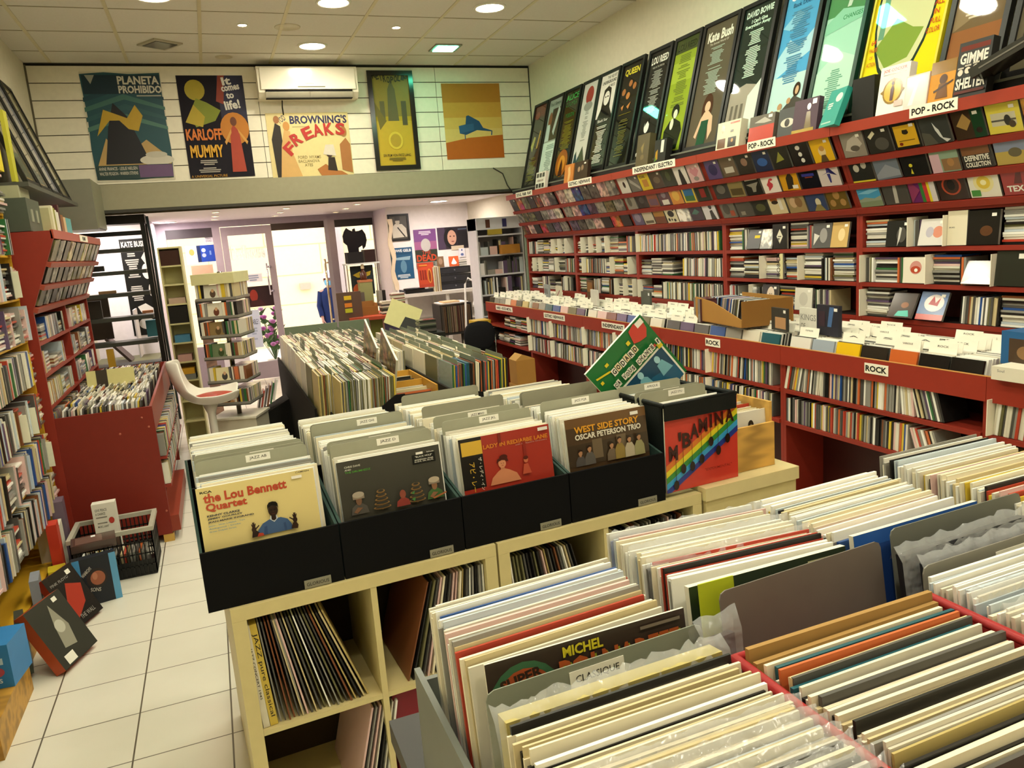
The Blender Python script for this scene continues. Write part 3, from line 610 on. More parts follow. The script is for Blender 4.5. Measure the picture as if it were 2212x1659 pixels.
# ---- the long counter in front
CT = 1.048
CSIGN = {0: ('HARD - ROCK METAL', 7.42, .46), 1: ('GOTHIC / NEWWAVE', 6.2, .43), 2: ('INDEPENDANT', 5.12, .34), 3: ('ROCK', 3.815, .14), 4: ('ROCK', 2.615, .13)}
for i in range(6):
    ya, yb = UB[i], UB[i + 1]
    t = thing('disc_counter', 'red counter of disc bins with low shelves, the %s section' % CNM[i], 'counter', (2.9, (ya + yb) / 2, 0), 'red disc counters')
    for y0, y1 in ((ya - .02, ya - .0005), (yb + .0005, yb + .02)):
        B(2.685, 3.19, y0, y1, 0, .955, 'satin', RED).build('side_panel', t)
    mb = B(2.67, 2.684, yb + .001, ya - .001, .952, CT, 'satin', '#922f20'); mb.box(2.6695, 2.6845, yb + .001, ya - .001, CT, CT + .002, 'satin', '#c08a4a'); mb.build('front_board', t)
    if i in CSIGN:
        tx, y0, wd = CSIGN[i]
        sign(MB(), (2.669, y0, .985), (0, -1, 0), (0, 0, 1), wd, .046, tx).build('section_sign', t, 'white paper sign with black capitals')
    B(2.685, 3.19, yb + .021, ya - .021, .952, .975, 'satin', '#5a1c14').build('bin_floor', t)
    B(3.175, 3.189, yb + .021, ya - .021, .976, 1.06, 'satin', RED).build('bin_back', t)
    for z in (.825, .655):
        B(2.675, 2.93, yb + .021, ya - .021, z - .02, z, 'satin', RED).build('shelf', t)
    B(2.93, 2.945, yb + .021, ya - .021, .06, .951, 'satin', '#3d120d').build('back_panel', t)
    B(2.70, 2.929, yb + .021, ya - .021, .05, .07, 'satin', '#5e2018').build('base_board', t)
    for r, z in enumerate((.825, .655)):
        where = '%s shelf under %s counter' % (('upper', 'lower')[r], CNM[i])
        if i == 4: sg = [('v', 12, .22), ('v', 10, .12), ('v', 44, .03), ('v', 6, -.1), ('v', 12, -.3)] if r == 0 else [('v', 30, .02), ('v', 40, .03), ('g', .02), ('v', 12, -.35)]
        elif i == 0: sg = [('g', .45), ('h', 9), ('h', 10), ('h', 9), ('h', 10)] if r == 0 else [('v', 14), ('g', .1), ('h', 9), ('h', 10), ('h', 9), ('h', 10)]
        else: sg = [('c',), ('v', 16, .1), ('v', 30, .04), ('c',), ('v', 30, .1), ('v', 20, .03)]
        shelf_fill(sg, ya - .024, yb + .024, z, 2.68, where, 'cases under the red counter', rnd)
# ---- discs in the bins
LB = math.radians(12)
def binM(x, y, h=.125, z=.976, lean=LB):
    return basis((x + math.sin(lean) * h / 2, y, z + math.cos(lean) * h / 2), DU, (math.sin(lean), 0, math.cos(lean)))
rnd = random.Random(21)
FRONTC = {(4, 0): '#d9d6cf', (4, 1): '#9aa6b4', (4, 2): '#e0b81e', (4, 3): '#2b2620', (4, 4): '#c2622e', (4, 5): '#1b1a18', (4, 6): '#1b1a18'}
for i in range(6):
    ya, yb = UB[i], UB[i + 1]
    for k in range(7):
        y = ya - .11 - k * .1535
        if not on_screen((2.9, y, 1.1)): continue
        x = 2.69; n = 0
        while x < 3.11:
            if n and rnd.random() < .12:
                o = MB().box(-.066, .066, 0, .165, -.0008, .0008, 'card', '#efebdc'); 
                o.art((-.066, 0, .001), (.132, 0, 0), (0, .165, 0), [('t', rnd.choice(['POP ROCK', 'ROCK', 'A', 'S', 'VARIOUS']), .3, .88, .4, .05, '#555')], 'matte')
                o = o.build('bin_divider'); o.matrix_world = basis((x + .004, y + rnd.uniform(-.006, .006), .98), DU, (math.sin(LB), 0, math.cos(LB)))
                tag(o, 'white tab card behind %s disc, %s bin of %s counter' % (nth(n), nth(k + 1), CNM[i]), 'divider card', 'white tab cards in the disc bins'); x += .004
            n += 1
            c = FRONTC.get((i, k)) if n == 1 and (i, k) in FRONTC else rnd.choice(['#e6e4da'] * 7 + ['#efeee6'] * 4 + ['#d9d4c4'] * 3 + SPINE[:18:3] + ['#d9d4c4']) if n > 1 else rnd.choice(COVER + ['#d9d4c4', '#efeee6'] * 2)
            nm = CNAME.get(c, {'#d9d6cf': 'white', '#9aa6b4': 'grey blue', '#e0b81e': 'yellow', '#2b2620': 'dark', '#c2622e': 'orange', '#1b1a18': 'black', '#e6e4da': 'clear-topped'}.get(c, 'pale'))
            M = binM(x, y + rnd.uniform(-.004, .004), .125 + rnd.uniform(-.004, .004))
            BIN.add(M, (.140, .125, .0098), c, '%s disc, %s from front, %s bin of %s counter' % (nm, nth(n), nth(k + 1), CNM[i]), 'discs in the counter bins', pri=-3 if n == 1 else 0)
            x += .0105 * rnd.choice((1, 1, 1.1, 1.5))
# ================================================================== ledge and leaning frames over the shelves
tag(MB().box(3.075, 3.40, .9, 7.75, 2.122, 2.172, 'satin', '#191817').box(3.07, 3.076, .9, 7.75, 2.165, 2.176, 'satin', '#6d7266').build('frame_ledge'), 'long black ledge on the red shelves carrying the leaning frames', 'ledge')
FD = V((.22, 0, .82)).normalized(); FL = .848
def lean_frame(yl, yr, label, base, shapes, fw=.026, L=FL, frame='#141413', name='framed_poster'):
    W = yl - yr
    M = basis((3.115, yl, 2.178), (0, -1, 0), FD)
    t = thing(name, label, 'framed poster', M.translation, 'framed posters leaning on the ledge')
    mb = MB()
    for x0, x1, y0, y1 in ((0, fw, 0, L), (W - fw, W, 0, L), (fw, W - fw, 0, fw), (fw, W - fw, L - fw, L)): mb.box(x0, x1, y0, y1, -.02, .006, 'satin', frame, M)
    mb.build('frame', t)
    mb = B(fw, W - fw, fw, L - fw, -.016, -.004, 'glazed', base, M)
    o = M @ V((fw, fw, -.004)); u = M.to_3x3() @ V((W - 2 * fw, 0, 0)); v = M.to_3x3() @ V((0, L - 2 * fw, 0))
    mb.art(o, u, v, shapes, 'glazed'); mb.build('print', t)
def person_shape(cx, cy, s, hair, skin, dress, a=3.0):
    """simple printed bust: hair, face, shoulders (a = height over width of the print)"""
    return [('e', cx, cy + .02 * s, .17 * s, .20 * s / a, hair), ('e', cx, cy, .11 * s, .15 * s / a, skin), ('p', [(cx - .06 * s, cy - .12 * s / a), (cx + .06 * s, cy - .12 * s / a), (cx + .28 * s, cy - .3 * s / a), (cx + .32 * s, cy - .9 * s / a), (cx - .32 * s, cy - .9 * s / a), (cx - .28 * s, cy - .3 * s / a)], dress)]
lean_frame(7.60, 7.26, 'framed dark tour poster with red top beside the slatted wall', '#3f3b30', [('r', 0, .85, 1, 1, '#6a2c22'), ('e', .3, .88, .2, .05, '#8a3a2c'), ('p', [(.1, .5), (.3, .62), (.45, .6), (.3, .42)], '#b5ae62'), ('p', [(.6, .45), (.75, .68), (.85, .66), (.75, .45)], '#b58a42'), ('l', .15, .05, .85, .35, 18, '#7a7a3a', 4)])
lean_frame(7.24, 6.89, 'framed grey and white poster with a song sheet, second of the leaning row', '#9ba39d', [('r', .35, .5, 1, .88, '#3a3d3a'), ('e', .25, .75, .14, .1, '#8a5a44'), ('p', [(.05, .5), (.35, .5), (.3, .7), (.1, .7)], '#c5d2d4'), ('p', [(.55, .6), (.8, .9), (.95, .85), (.7, .55)], '#b9c2be'), ('r', 0, 0, 1, .48, '#cfe0da'), ('l', .3, .12, .9, .45, 16, '#8fa39d', 5), ('t', 'Paul Simon', .1, .92, .8, .045, '#5a6a66')])
lean_frame(6.87, 6.52, 'framed poster lettered ALICE in green over an orange glow', '#33301c', [('T', 'ALICE', .05, .9, .9, .07, '#3f9a4c'), ('t', 'COOPER', .1, .83, .8, .05, '#2f6f3a'), ('t', 'POISON', .2, .7, .6, .05, '#2f7a3a'), ('l', .15, .33, .85, .66, 22, '#7a7426', 6), ('e', .5, .17, .42, .16, '#9a5a1c'), ('e', .5, .16, .25, .1, '#c9862c'), ('p', [(.35, .02), (.42, .16), (.5, .22), (.58, .16), (.65, .02)], '#2a1c10')])
lean_frame(6.49, 6.165, 'framed white poster with a red shape above and dark figures below', '#c5c7c0', [('e', .5, .86, .26, .1, '#93392f'), ('e', .5, .74, .3, .05, '#8c9088'), ('l', .3, .36, .7, .7, 20, '#8f938c', 7), ('p', [(.05, .03), (.1, .22), (.2, .26), (.3, .15), (.45, .22), (.6, .3), (.75, .2), (.9, .1), (.85, .02)], '#33463f')])
lean_frame(6.16, 5.81, 'framed black and white poster of THE VELVET UNDERGROUND with a portrait', '#2b2d28', [('r', 0, .55, 1, 1, '#dcdcd2'), ('t', 'THE VELVET', .35, .95, .55, .03, '#33322e'), ('T', 'UNDERGROUND', .1, .9, .8, .035, '#4a4a44'), ('t', '& NICO', .5, .855, .35, .03, '#33322e'), ('p', [(.1, .55), (.25, .64), (.3, .84), (.5, .87), (.7, .84), (.75, .64), (.95, .55)], '#1d1d1a'), ('e', .5, .745, .17, .075, '#dcdcd2'), ('e', .44, .76, .04, .008, '#1d1d1a'), ('e', .57, .76, .04, .008, '#1d1d1a'), ('t', 'Black Star', .2, .5, .6, .03, '#d5d5cc'), ('l', .2, .05, .8, .46, 26, '#b9bdb0', 8)])
lean_frame(5.785, 5.43, 'framed black poster lettered QUEEN with four faces', '#1c1c16', [('T', 'QUEEN', .12, .88, .76, .075, '#cfc43a'), ('e', .22, .73, .1, .035, '#a06a3a'), ('e', .52, .8, .09, .033, '#a06a3a'), ('e', .75, .76, .09, .035, '#a06a3a'), ('e', .48, .68, .1, .035, '#b57a42'), ('p', [(.2, .58), (.35, .6), (.3, .54)], '#b57a42'), ('p', [(.5, .57), (.7, .61), (.62, .54)], '#b57a42'), ('r', .15, .5, .8, .505, '#7a7426'), ('l', .25, .08, .75, .45, 24, '#5c5c2c', 9)])
lean_frame(5.37, 5.045, 'framed black poster lettered LOU REED with a guitar player', '#20211e', [('T', 'LOU REED', .08, .885, .84, .07, '#e2e2d8'), ('t', 'Walk On The Wild Side', .18, .845, .6, .02, '#b5b5aa'), ('l', .2, .42, .78, .82, 34, '#9aa097', 10), ('p', [(.1, .02), (.2, .2), (.4, .25), (.6, .25), (.75, .18), (.8, .02)], '#0f100e'), ('e', .42, .3, .13, .06, '#dfe2da'), ('p', [(.3, .3), (.35, .38), (.5, .38), (.54, .32), (.45, .35)], '#151613'), ('p', [(.1, .06), (.9, .17), (.9, .15), (.12, .03)], '#d8dad0')])
lean_frame(5.017, 4.685, 'framed lime green poster with two dark haired figures', '#8fa52e', [('r', 0, .62, 1, .8, '#9fb43c'), ('r', 0, .88, 1, 1, '#3f4a26'), ('t', 'LOU REED', .1, .9, .8, .06, '#232a18'), ('l', .2, .4, .8, .86, 30, '#6a7a2c', 11), ('p', [(.15, .02), (.1, .2), (.3, .28), (.5, .3), (.8, .25), (.9, .18), (.8, .02)], '#1d2618'), ('e', .5, .36, .17, .06, '#20281c'), ('e', .52, .335, .09, .04, '#d3dac0'), ('e', .42, .25, .08, .05, '#d3dac0')])
lean_frame(4.665, 4.275, 'framed brown poster lettered Kate Bush with a woman in a green dress', '#5c5344', [('T', 'Kate Bush', .1, .86, .8, .085, '#e9e4d6'), ('t', 'The Sensual World Of', .2, .83, .6, .02, '#c9c3b2'), ('l', .22, .42, .75, .81, 32, '#9aa79a', 12), ('e', .52, .3, .17, .12, '#4a2f20'), ('e', .53, .31, .09, .045, '#d6b497'), ('p', [(.46, .27), (.6, .27), (.75, .22), (.8, .1), (.7, .03), (.62, .18), (.4, .18), (.3, .06), (.22, .08), (.36, .22)], '#d6b497'), ('p', [(.4, .2), (.64, .2), (.62, 0), (.34, 0)], '#214f38')])
lean_frame(4.26, 3.915, 'framed black poster lettered DAVID BOWIE over a white arcade', '#26302b', [('T', 'DAVID BOWIE', .08, .92, .84, .05, '#d9e6dc'), ('T', 'I Can\'t Give', .28, .87, .5, .03, '#cfe0d4'), ('T', 'Everything Away', .1, .83, .8, .035, '#cfe0d4'), ('l', .25, .45, .75, .81, 26, '#b9cdc0', 13), ('p', [(0, .0), (0, .36), (.5, .4), (1, .36), (1, 0)], '#a0968a'), ('p', [(.6, 0), (.62, .3), (1, .42), (1, 0)], '#cfd6cf'), ('r', .12, .05, .2, .25, '#6a645a'), ('r', .28, .05, .36, .25, '#6a645a'), ('r', .44, .05, .52, .25, '#6a645a')])
SKY = [('p', [(0, .5), (.3, .62), (.6, .55), (1, .66), (1, .5), (0, .35)], '#a9d0e2'), ('p', [(0, .72), (.4, .82), (.6, .78), (.3, .68)], '#8cc3e0'), ('r', 0, 0, 1, .36, '#b9d6d8')]
lean_frame(3.86, 3.53, 'framed sky blue poster with clouds and a band standing below', '#4f9fd2', SKY + [('t', 'GENESIS', .1, .9, .8, .06, '#e6eef0'), ('t', 'Back Doors', .2, .85, .6, .03, '#2c5a80'), ('l', .2, .3, .8, .82, 34, '#4f86aa', 14), ('p', [(.2, .0), (.4, .1), (.75, .2), (1, .16), (1, 0)], '#4c4a44'), ('e', .8, .24, .1, .05, '#3a2c22'), ('e', .81, .235, .05, .03, '#c9a584'), ('e', .16, .1, .07, .025, '#b58f6a'), ('e', .38, .14, .07, .025, '#b58f6a'), ('e', .62, .17, .06, .022, '#b58f6a'), ('p', [(.08, 0), (.1, .08), (.24, .08), (.26, 0)], '#5a4a3c'), ('p', [(.3, 0), (.32, .12), (.46, .12), (.48, 0)], '#c9cfae')])
lean_frame(3.50, 3.185, 'framed pale green watercolour poster lettered CHANGES', '#9fd2bd', [('r', 0, .66, 1, 1, '#4f8a5a'), ('e', .5, .92, .3, .08, '#cfd6cc'), ('p', [(.5, .7), (.6, .9), (.75, .88), (.6, .7)], '#b9cfc0'), ('p', [(0, .62), (.4, .7), (1, .66), (1, .6), (0, .55)], '#86c4a8'), ('t', 'CHANGES', .45, .62, .5, .03, '#2c7a4c'), ('p', [(0, .3), (.5, .42), (1, .35), (1, .1), (0, .1)], '#b5d9c9'), ('l', .3, .05, .75, .3, 18, '#6aa08a', 15)], frame='#12392b')
lean_frame(3.145, 2.70, 'large yellow comic poster with a dark ringed oval, ALL IN FULL COLOR', '#dfd21e', [('e', .45, .6, .42, .48, '#22352c'), ('e', .45, .6, .39, .45, '#c9cf9e'), ('p', [(.1, .35), (.35, .5), (.6, .42), (.75, .4), (.6, .25), (.3, .22)], '#7d9a3f'), ('p', [(.12, .4), (.12, .7), (.2, .68), (.2, .4)], '#6a9a80'), ('r', 0, 0, 1, .12, '#22352c'), ('r', .02, .02, .98, .1, '#e9e6c9'), ('T', 'SU', .2, .86, .4, .12, '#c05a4c'), ('t', 'ALL', .84, .5, .12, .03, '#c0402c'), ('t', 'IN', .85, .45, .07, .03, '#c0402c'), ('t', 'FULL', .83, .4, .13, .03, '#c0402c'), ('t', 'COLOR', .8, .35, .17, .03, '#c0402c'), ('t', '64', .04, .38, .07, .03, '#c0402c'), ('t', 'PAGES', .03, .335, .12, .025, '#c0402c'), ('t', 'OF', .05, .295, .05, .02, '#c0402c'), ('t', 'ACTION', .03, .25, .13, .025, '#c0402c')], .012, frame='#c9bd1c')
lean_frame(2.68, 2.385, 'framed brown poster of slanting white text lines beside the yellow poster', '#6a5a40', [('p', [(0, .3), (1, .45), (1, .9), (0, .8)], '#857558'), ('r', 0, 0, 1, .3, '#8a5c38'), ('l', .15, .35, .9, .97, 34, '#c9c0a8', 16)])
lean_frame(2.36, 2.03, 'framed grey brown poster with a fair haired face at the end of the row', '#5a5442', person_shape(.6, .62, 1.6, '#c2ad4a', '#d9bd98', '#302d26'))
# ---- boxes standing on the top board
def stand(yl, yr, h, label, base, shapes, x=3.02, th=.03, lean=10, name='box_set', zrot=0):
    W = yl - yr; a = math.radians(lean)
    M = Matrix.Translation((x, yl, 2.126)) @ Matrix.Rotation(math.radians(zrot), 4, 'Z') @ basis((0, 0, 0), (0, -1, 0), (math.sin(a), 0, math.cos(a)))
    mb = MB().box(0, W, 0, h, -th, 0, 'satin', base if shapes is not None else base)
    mb.box(0, .004, 0, h, -th, .0004, 'satin', '#6b675c') if th > .02 else None
    R3 = M.to_3x3()
    mb2 = MB(); mb2.box(0, W, 0, h, -th, 0, 'satin', base, M); mb2.art(M.translation, R3 @ V((W, 0, 0)), R3 @ V((0, h, 0)), shapes, 'gloss')
    return tag(mb2.build(name), label, 'box set', 'boxes standing on the display top')
stand(7.03, 6.80, .16, 'white box with six black squares on the soul display top', '#d9d4c9', [('r', .08, .68, .3, .92, '#2c2a28'), ('r', .38, .68, .6, .92, '#2c2a28'), ('r', .68, .68, .9, .92, '#2c2a28'), ('r', .08, .08, .3, .32, '#2c2a28'), ('r', .38, .08, .6, .32, '#2c2a28'), ('r', .68, .08, .9, .32, '#2c2a28'), ('t', 'DEPECHE', .2, .45, .6, .1, '#8a6a60')])
stand(6.38, 6.20, .16, 'orange figure cover on the gothic display top', '#c27a38', [('p', [(.4, .1), (.45, .5), (.35, .8), (.6, .9), (.7, .5), (.6, .1)], '#e0b070')])
stand(6.18, 5.93, .16, 'dark brown group photo cover beside the orange one', '#3a2a20', [('e', .35, .6, .1, .14, '#9a7a60'), ('e', .6, .65, .1, .14, '#8a6a50'), ('r', .72, .82, .86, .9, '#eeeae0')])
stand(5.14, 4.97, .235, 'tall dull brown long box standing over the electro sign', '#5c523a', [('p', [(.3, .6), (.6, .75), (.5, .4)], '#8a7a52'), ('e', .5, .3, .16, .08, '#77694a')], th=.05)
stand(4.89, 4.74, .165, 'small black box with a white label and rainbow patch', '#22221f', [('r', .55, .45, .8, .95, '#dedccf'), ('p', [(.1, .1), (.35, .2), (.3, .6), (.15, .5)], '#b58a2c'), ('p', [(.1, .1), (.25, .15), (.2, .35)], '#4a8a3a')], th=.05)
stand(4.16, 3.935, .165, 'cream box with a gold diamond and small photos', '#ded8bf', [('p', [(.25, .58), (.36, .75), (.25, .95), (.14, .75)], '#8a6a1c'), ('r', .55, .88, .95, .94, '#b0442e'), ('r', .06, .06, .4, .4, '#6a4a30'), ('r', .52, .06, .86, .4, '#2a241c'), ('e', .7, .28, .05, .07, '#b58a5a'), ('r', .6, .58, .72, .66, '#3a3424')], th=.05)
stand(3.85, 3.635, .15, 'wrapped cover, grey above and bright red below', '#6b6459', [('r', 0, 0, 1, .6, '#c04c40'), ('p', [(.2, .75), (.6, .9), (.9, .7), (.6, .68)], '#b9b3a8'), ('r', .75, .84, .9, .95, '#eeeae0')])
stand(3.60, 3.47, .15, 'dark cover with a single eye', '#4a4c4c', [('e', .55, .48, .4, .16, '#c9c4b4'), ('e', .55, .48, .15, .14, '#23231f')])
stand(3.465, 3.285, .17, 'dull purple cover with a pale figure and white stickers', '#4f3a48', [('e', .62, .75, .08, .1, '#cfc9c0'), ('p', [(.5, .1), (.55, .6), (.7, .6), (.78, .1)], '#6a5a30'), ('r', .75, .8, .92, .95, '#eeeae0'), ('r', 0, 0, .9, .1, '#a08a30')], x=3.005)
stand(3.26, 3.10, .19, 'turquoise album leaning against the black box', '#2f9a8c', [('e', .7, .75, .2, .12, '#cfe6dc'), ('l', .1, .4, .5, .65, 4, '#dff0e6', 3), ('r', .1, .08, .7, .12, '#bfe0d2')], lean=22, zrot=-16, x=3.0)
stand(3.058, 2.925, .195, 'plain black upright box between turquoise album and white box', '#15140f', [], lean=2, th=.08)
stand(2.894, 2.73, .215, 'white box lettered JOE COCKER with a gold oval', '#e9e6dc', [('T', 'JOE COCKER', .1, .86, .8, .08, '#a83028'), ('l', .1, .76, .9, .84, 3, '#77736a', 2), ('e', .5, .46, .34, .27, '#8a6a22'), ('e', .5, .46, .29, .23, '#d0ac3a'), ('p', [(.5, .74), (.42, .66), (.58, .66)], '#8a6a22'), ('p', [(.08, .46), (.2, .52), (.2, .4)], '#8a6a22'), ('p', [(.92, .46), (.8, .4), (.8, .52)], '#8a6a22'), ('p', [(.45, .26), (.44, .5), (.5, .6), (.56, .5), (.55, .26)], '#4a2420'), ('e', .5, .62, .05, .04, '#4a2420'), ('r', .62, .12, .9, .24, '#d9b8b0')], x=3.0, th=.04)
stand(2.735, 2.615, .145, 'pale pink wrapped sleeve beside the white box', '#dcc9c0', [('r', .05, .1, .95, .95, '#e2d0c8'), ('p', [(.2, .1), (.5, .9), (.6, .9), (.4, .1)], '#f2e9e4')], x=2.995, th=.012)
stand(2.612, 2.49, .175, 'amber cover with a guitar player silhouette', '#c98a24', [('r', 0, .7, 1, 1, '#8a6a34'), ('e', .55, .55, .16, .12, '#4a2c12'), ('p', [(.3, .1), (.4, .45), (.7, .45), (.8, .1)], '#6a4418'), ('p', [(.2, .3), (.95, .5), (.95, .46), (.22, .25)], '#3a2410')], x=3.0)
stand(2.488, 2.338, .225, 'black box lettered GIMME SHELTER with four faces', '#20201d', [('r', .06, .84, .94, .93, '#6a2c22'), ('T', 'GIMME', .08, .6, .84, .2, '#d9d5ca'), ('e', .14, .46, .08, .06, '#cfc6b4'), ('e', .36, .48, .09, .06, '#cfc6b4'), ('e', .6, .5, .09, .06, '#cfc6b4'), ('e', .84, .52, .09, .08, '#cfc6b4'), ('r', .06, .52, .24, .55, '#bdb5a4'), ('r', .27, .55, .46, .58, '#bdb5a4'), ('r', .51, .57, .7, .6, '#bdb5a4'), ('T', 'SHELTER', .06, .15, .9, .2, '#d9d5ca'), ('r', .05, .07, .95, .12, '#5a2820')], x=3.0, th=.04)
M = Matrix.Translation((2.985, 2.36, 2.20)) @ Matrix.Rotation(math.radians(-82), 4, 'Z') @ Matrix.Rotation(math.radians(-20), 4, 'Y')
mb = MB().box(0, .36, -.06, .06, -.02, .02, 'gloss', '#2b2b28', M); mb.box(.04, .3, -.062, -.0605, -.002, .004, 'card', '#6a675e', M)
t = tag(mb.build('wrapped_poster'), 'black wrapped roll lying tilted over the GIMME SHELTER box', 'wrapped item')
# ---- loose things on the counter
def cbox(x0, x1, y0, y1, z0, z1, colr, label, name='disc_box', cat='disc box', mat='satin', rot=0, art=None, side='-x'):
    cx, cy = (x0 + x1) / 2, (y0 + y1) / 2
    M = Matrix.Translation((cx, cy, 0)) @ Matrix.Rotation(math.radians(rot), 4, 'Z')
    a, b_ = (x1 - x0) / 2, (y1 - y0) / 2
    mb = MB().box(-a, a, -b_, b_, z0, z1, mat, colr, M)
    if art:
        if side == '-x': o, u, v = V((-a, b_, z0)), V((0, -2 * b_, 0)), V((0, 0, z1 - z0))
        elif side == '-y': o, u, v = V((-a, -b_, z0)), V((2 * a, 0, 0)), V((0, 0, z1 - z0))
        elif side == '+x': o, u, v = V((a, -b_, z0)), V((0, 2 * b_, 0)), V((0, 0, z1 - z0))
        else: o, u, v = V((-a, -b_, z1)), V((2 * a, 0, 0)), V((0, 2 * b_, 0))
        R3 = M.to_3x3(); mb.art(M @ o, R3 @ u, R3 @ v, art, mat)
    return tag(mb.build(name), label, cat)
TZ = 1.107
# brown open tray full of discs
t = thing('cardboard_tray', 'open brown cardboard tray of discs on the rock counter', 'tray', (2.9, 3.75, TZ))
M = Matrix.Translation((2.86, 3.72, TZ + .012)) @ Matrix.Rotation(math.radians(-8), 4, 'Z')
mb = MB()
mb.prism([(-.27, 0), (.27, 0), (.27, .14), (.05, .12), (-.27, .04)], -.16, -.155, 'x', 'card', '#a87a3c', M); mb.prism([(-.27, 0), (.27, 0), (.27, .14), (-.27, .14)], .155, .16, 'x', 'card', '#a87a3c', M)
mb.box(-.155, .155, -.27, -.265, 0, .14, 'card', '#8f6530', M).box(-.155, .155, .265, .27, 0, .05, 'card', '#a87a3c', M).box(-.16, .16, -.27, .27, -.004, 0, 'card', '#8a6230', M)
mb.build('tray', t)
rnd = random.Random(3)
for j in range(34):
    c = rnd.choice(SPINE); y = .255 - j * .0145
    BIN.add(M @ Matrix.Translation((0, y, .071)) @ Matrix.Rotation(.25, 4, 'X'), (.142, .0098, .125), c, '%s disc, %s from the far end of the brown tray' % (CNAME[c], nth(j + 1)), 'discs in the brown tray', -3)
cbox(2.74, 2.885, 3.9, 4.05, TZ, TZ + .14, '#4a2a2e', 'maroon wrapped cover standing before the brown tray', rot=70, mat='gloss', art=[('r', .15, .1, .9, .9, '#5a343a')])
cbox(2.78, 2.80, 2.88, 3.04, TZ, TZ + .15, '#2a2a34', 'black cover with a blue streak standing in the bins', rot=-5, art=[('p', [(.5, .3), (.6, .95), (.8, .95), (.68, .3)], '#4a6a9a'), ('r', .8, .82, .95, .92, '#eeeae0'), ('r', .1, .3, .4, .8, '#3a2a34')])
cbox(2.80, 2.815, 3.03, 3.19, TZ, TZ + .125, '#d9d6cc', 'white cover lettered KINGS OF standing in the bins', rot=-8, art=[('t', 'KINGS', .08, .5, .8, .25, '#8a8a84'), ('t', 'OF', .08, .15, .25, .22, '#8a8a84')])
cbox(2.76, 2.775, 3.21, 3.36, TZ, TZ + .12, '#3a3833', 'dark cover with a tan picture standing in the bins', rot=-10, art=[('r', .25, .1, .95, .6, '#b58a62'), ('r', .8, .8, .95, .93, '#eeeae0')])
cbox(2.74, 2.88, 1.86, 2.03, 1.09, 1.215, '#2a5f92', 'blue box set with a brown picture at the end of the counter', rot=-6, art=[('r', .2, .08, .95, .8, '#4a3a2c'), ('e', .6, .4, .2, .2, '#8a6a48')])
cbox(2.64, 2.80, 1.76, 1.99, 1.05, 1.10, '#dcd6c4', 'long white card box of discs at the end of the counter', art=[('t', 'Soul', .1, .6, .12, .2, '#777')], mat='card')
for j, (x, y, c, lab, a) in enumerate([(2.95, 6.75, '#9aa0a0', 'grey long cover with two squares on the gothic counter', [('r', .15, .3, .35, .7, '#3a3a3a'), ('r', .5, .3, .7, .7, '#3a3a3a')]), (2.92, 6.42, '#d0c9b4', 'cream cover with a pink cross on the gothic counter', [('p', [(.1, .2), (.8, .75), (.85, .65), (.2, .15)], '#a0626a')]), (3.08, 6.1, '#5a3a1c', 'brown and gold box on the gothic counter', [('r', .1, .4, .9, .9, '#8a5a24')]), (2.95, 4.95, '#4c5048', 'dark landscape cover on the independent counter', [('r', .8, .8, .95, .95, '#eee')]), (2.86, 5.6, '#d6d2c8', 'white cover on the independent counter', None)]):
    cbox(x, x + .015, y - .09, y + .09, TZ, TZ + (.17 if j == 2 else .125), c, lab, rot=-10, art=a)

# ================================================================== posters and air conditioner on the slatted wall
def wposter(x0, x1, z0, z1, label, base, shapes, name='film_poster', cat='poster', group='posters on the slatted wall', frame=None, y=None):
    yy = (YH if y is None else y) - .004
    mb = MB().box(x0, x1, yy - .0012, yy, z0, z1, 'card', base); mb.art((x0, yy - .0013, z0), (x1 - x0, 0, 0), (0, 0, z1 - z0), shapes, 'satin')
    if not frame: return tag(mb.build(name), label, cat, group)
    t = thing(name, label, cat, ((x0 + x1) / 2, yy, z0), group)
    mb.build('print', t)
    f = .045; mb = MB()
    for a, b_, c, d in ((x0 - f, x0, z0 - f, z1 + f), (x1, x1 + f, z0 - f, z1 + f), (x0, x1, z0 - f, z0), (x0, x1, z1, z1 + f)): mb.box(a, b_, yy - .018, yy, c, d, 'gloss', frame)
    mb.build('frame', t); return t
ST = [('p', [(0, .5 + .09 * k), (.5, .62 + .09 * k), (1, .5 + .09 * k), (1, .47 + .09 * k), (.5, .57 + .09 * k), (0, .46 + .09 * k)], c) for k, c in enumerate(['#4f7a70', '#2f5a60', '#44706a', '#1f4452'])]
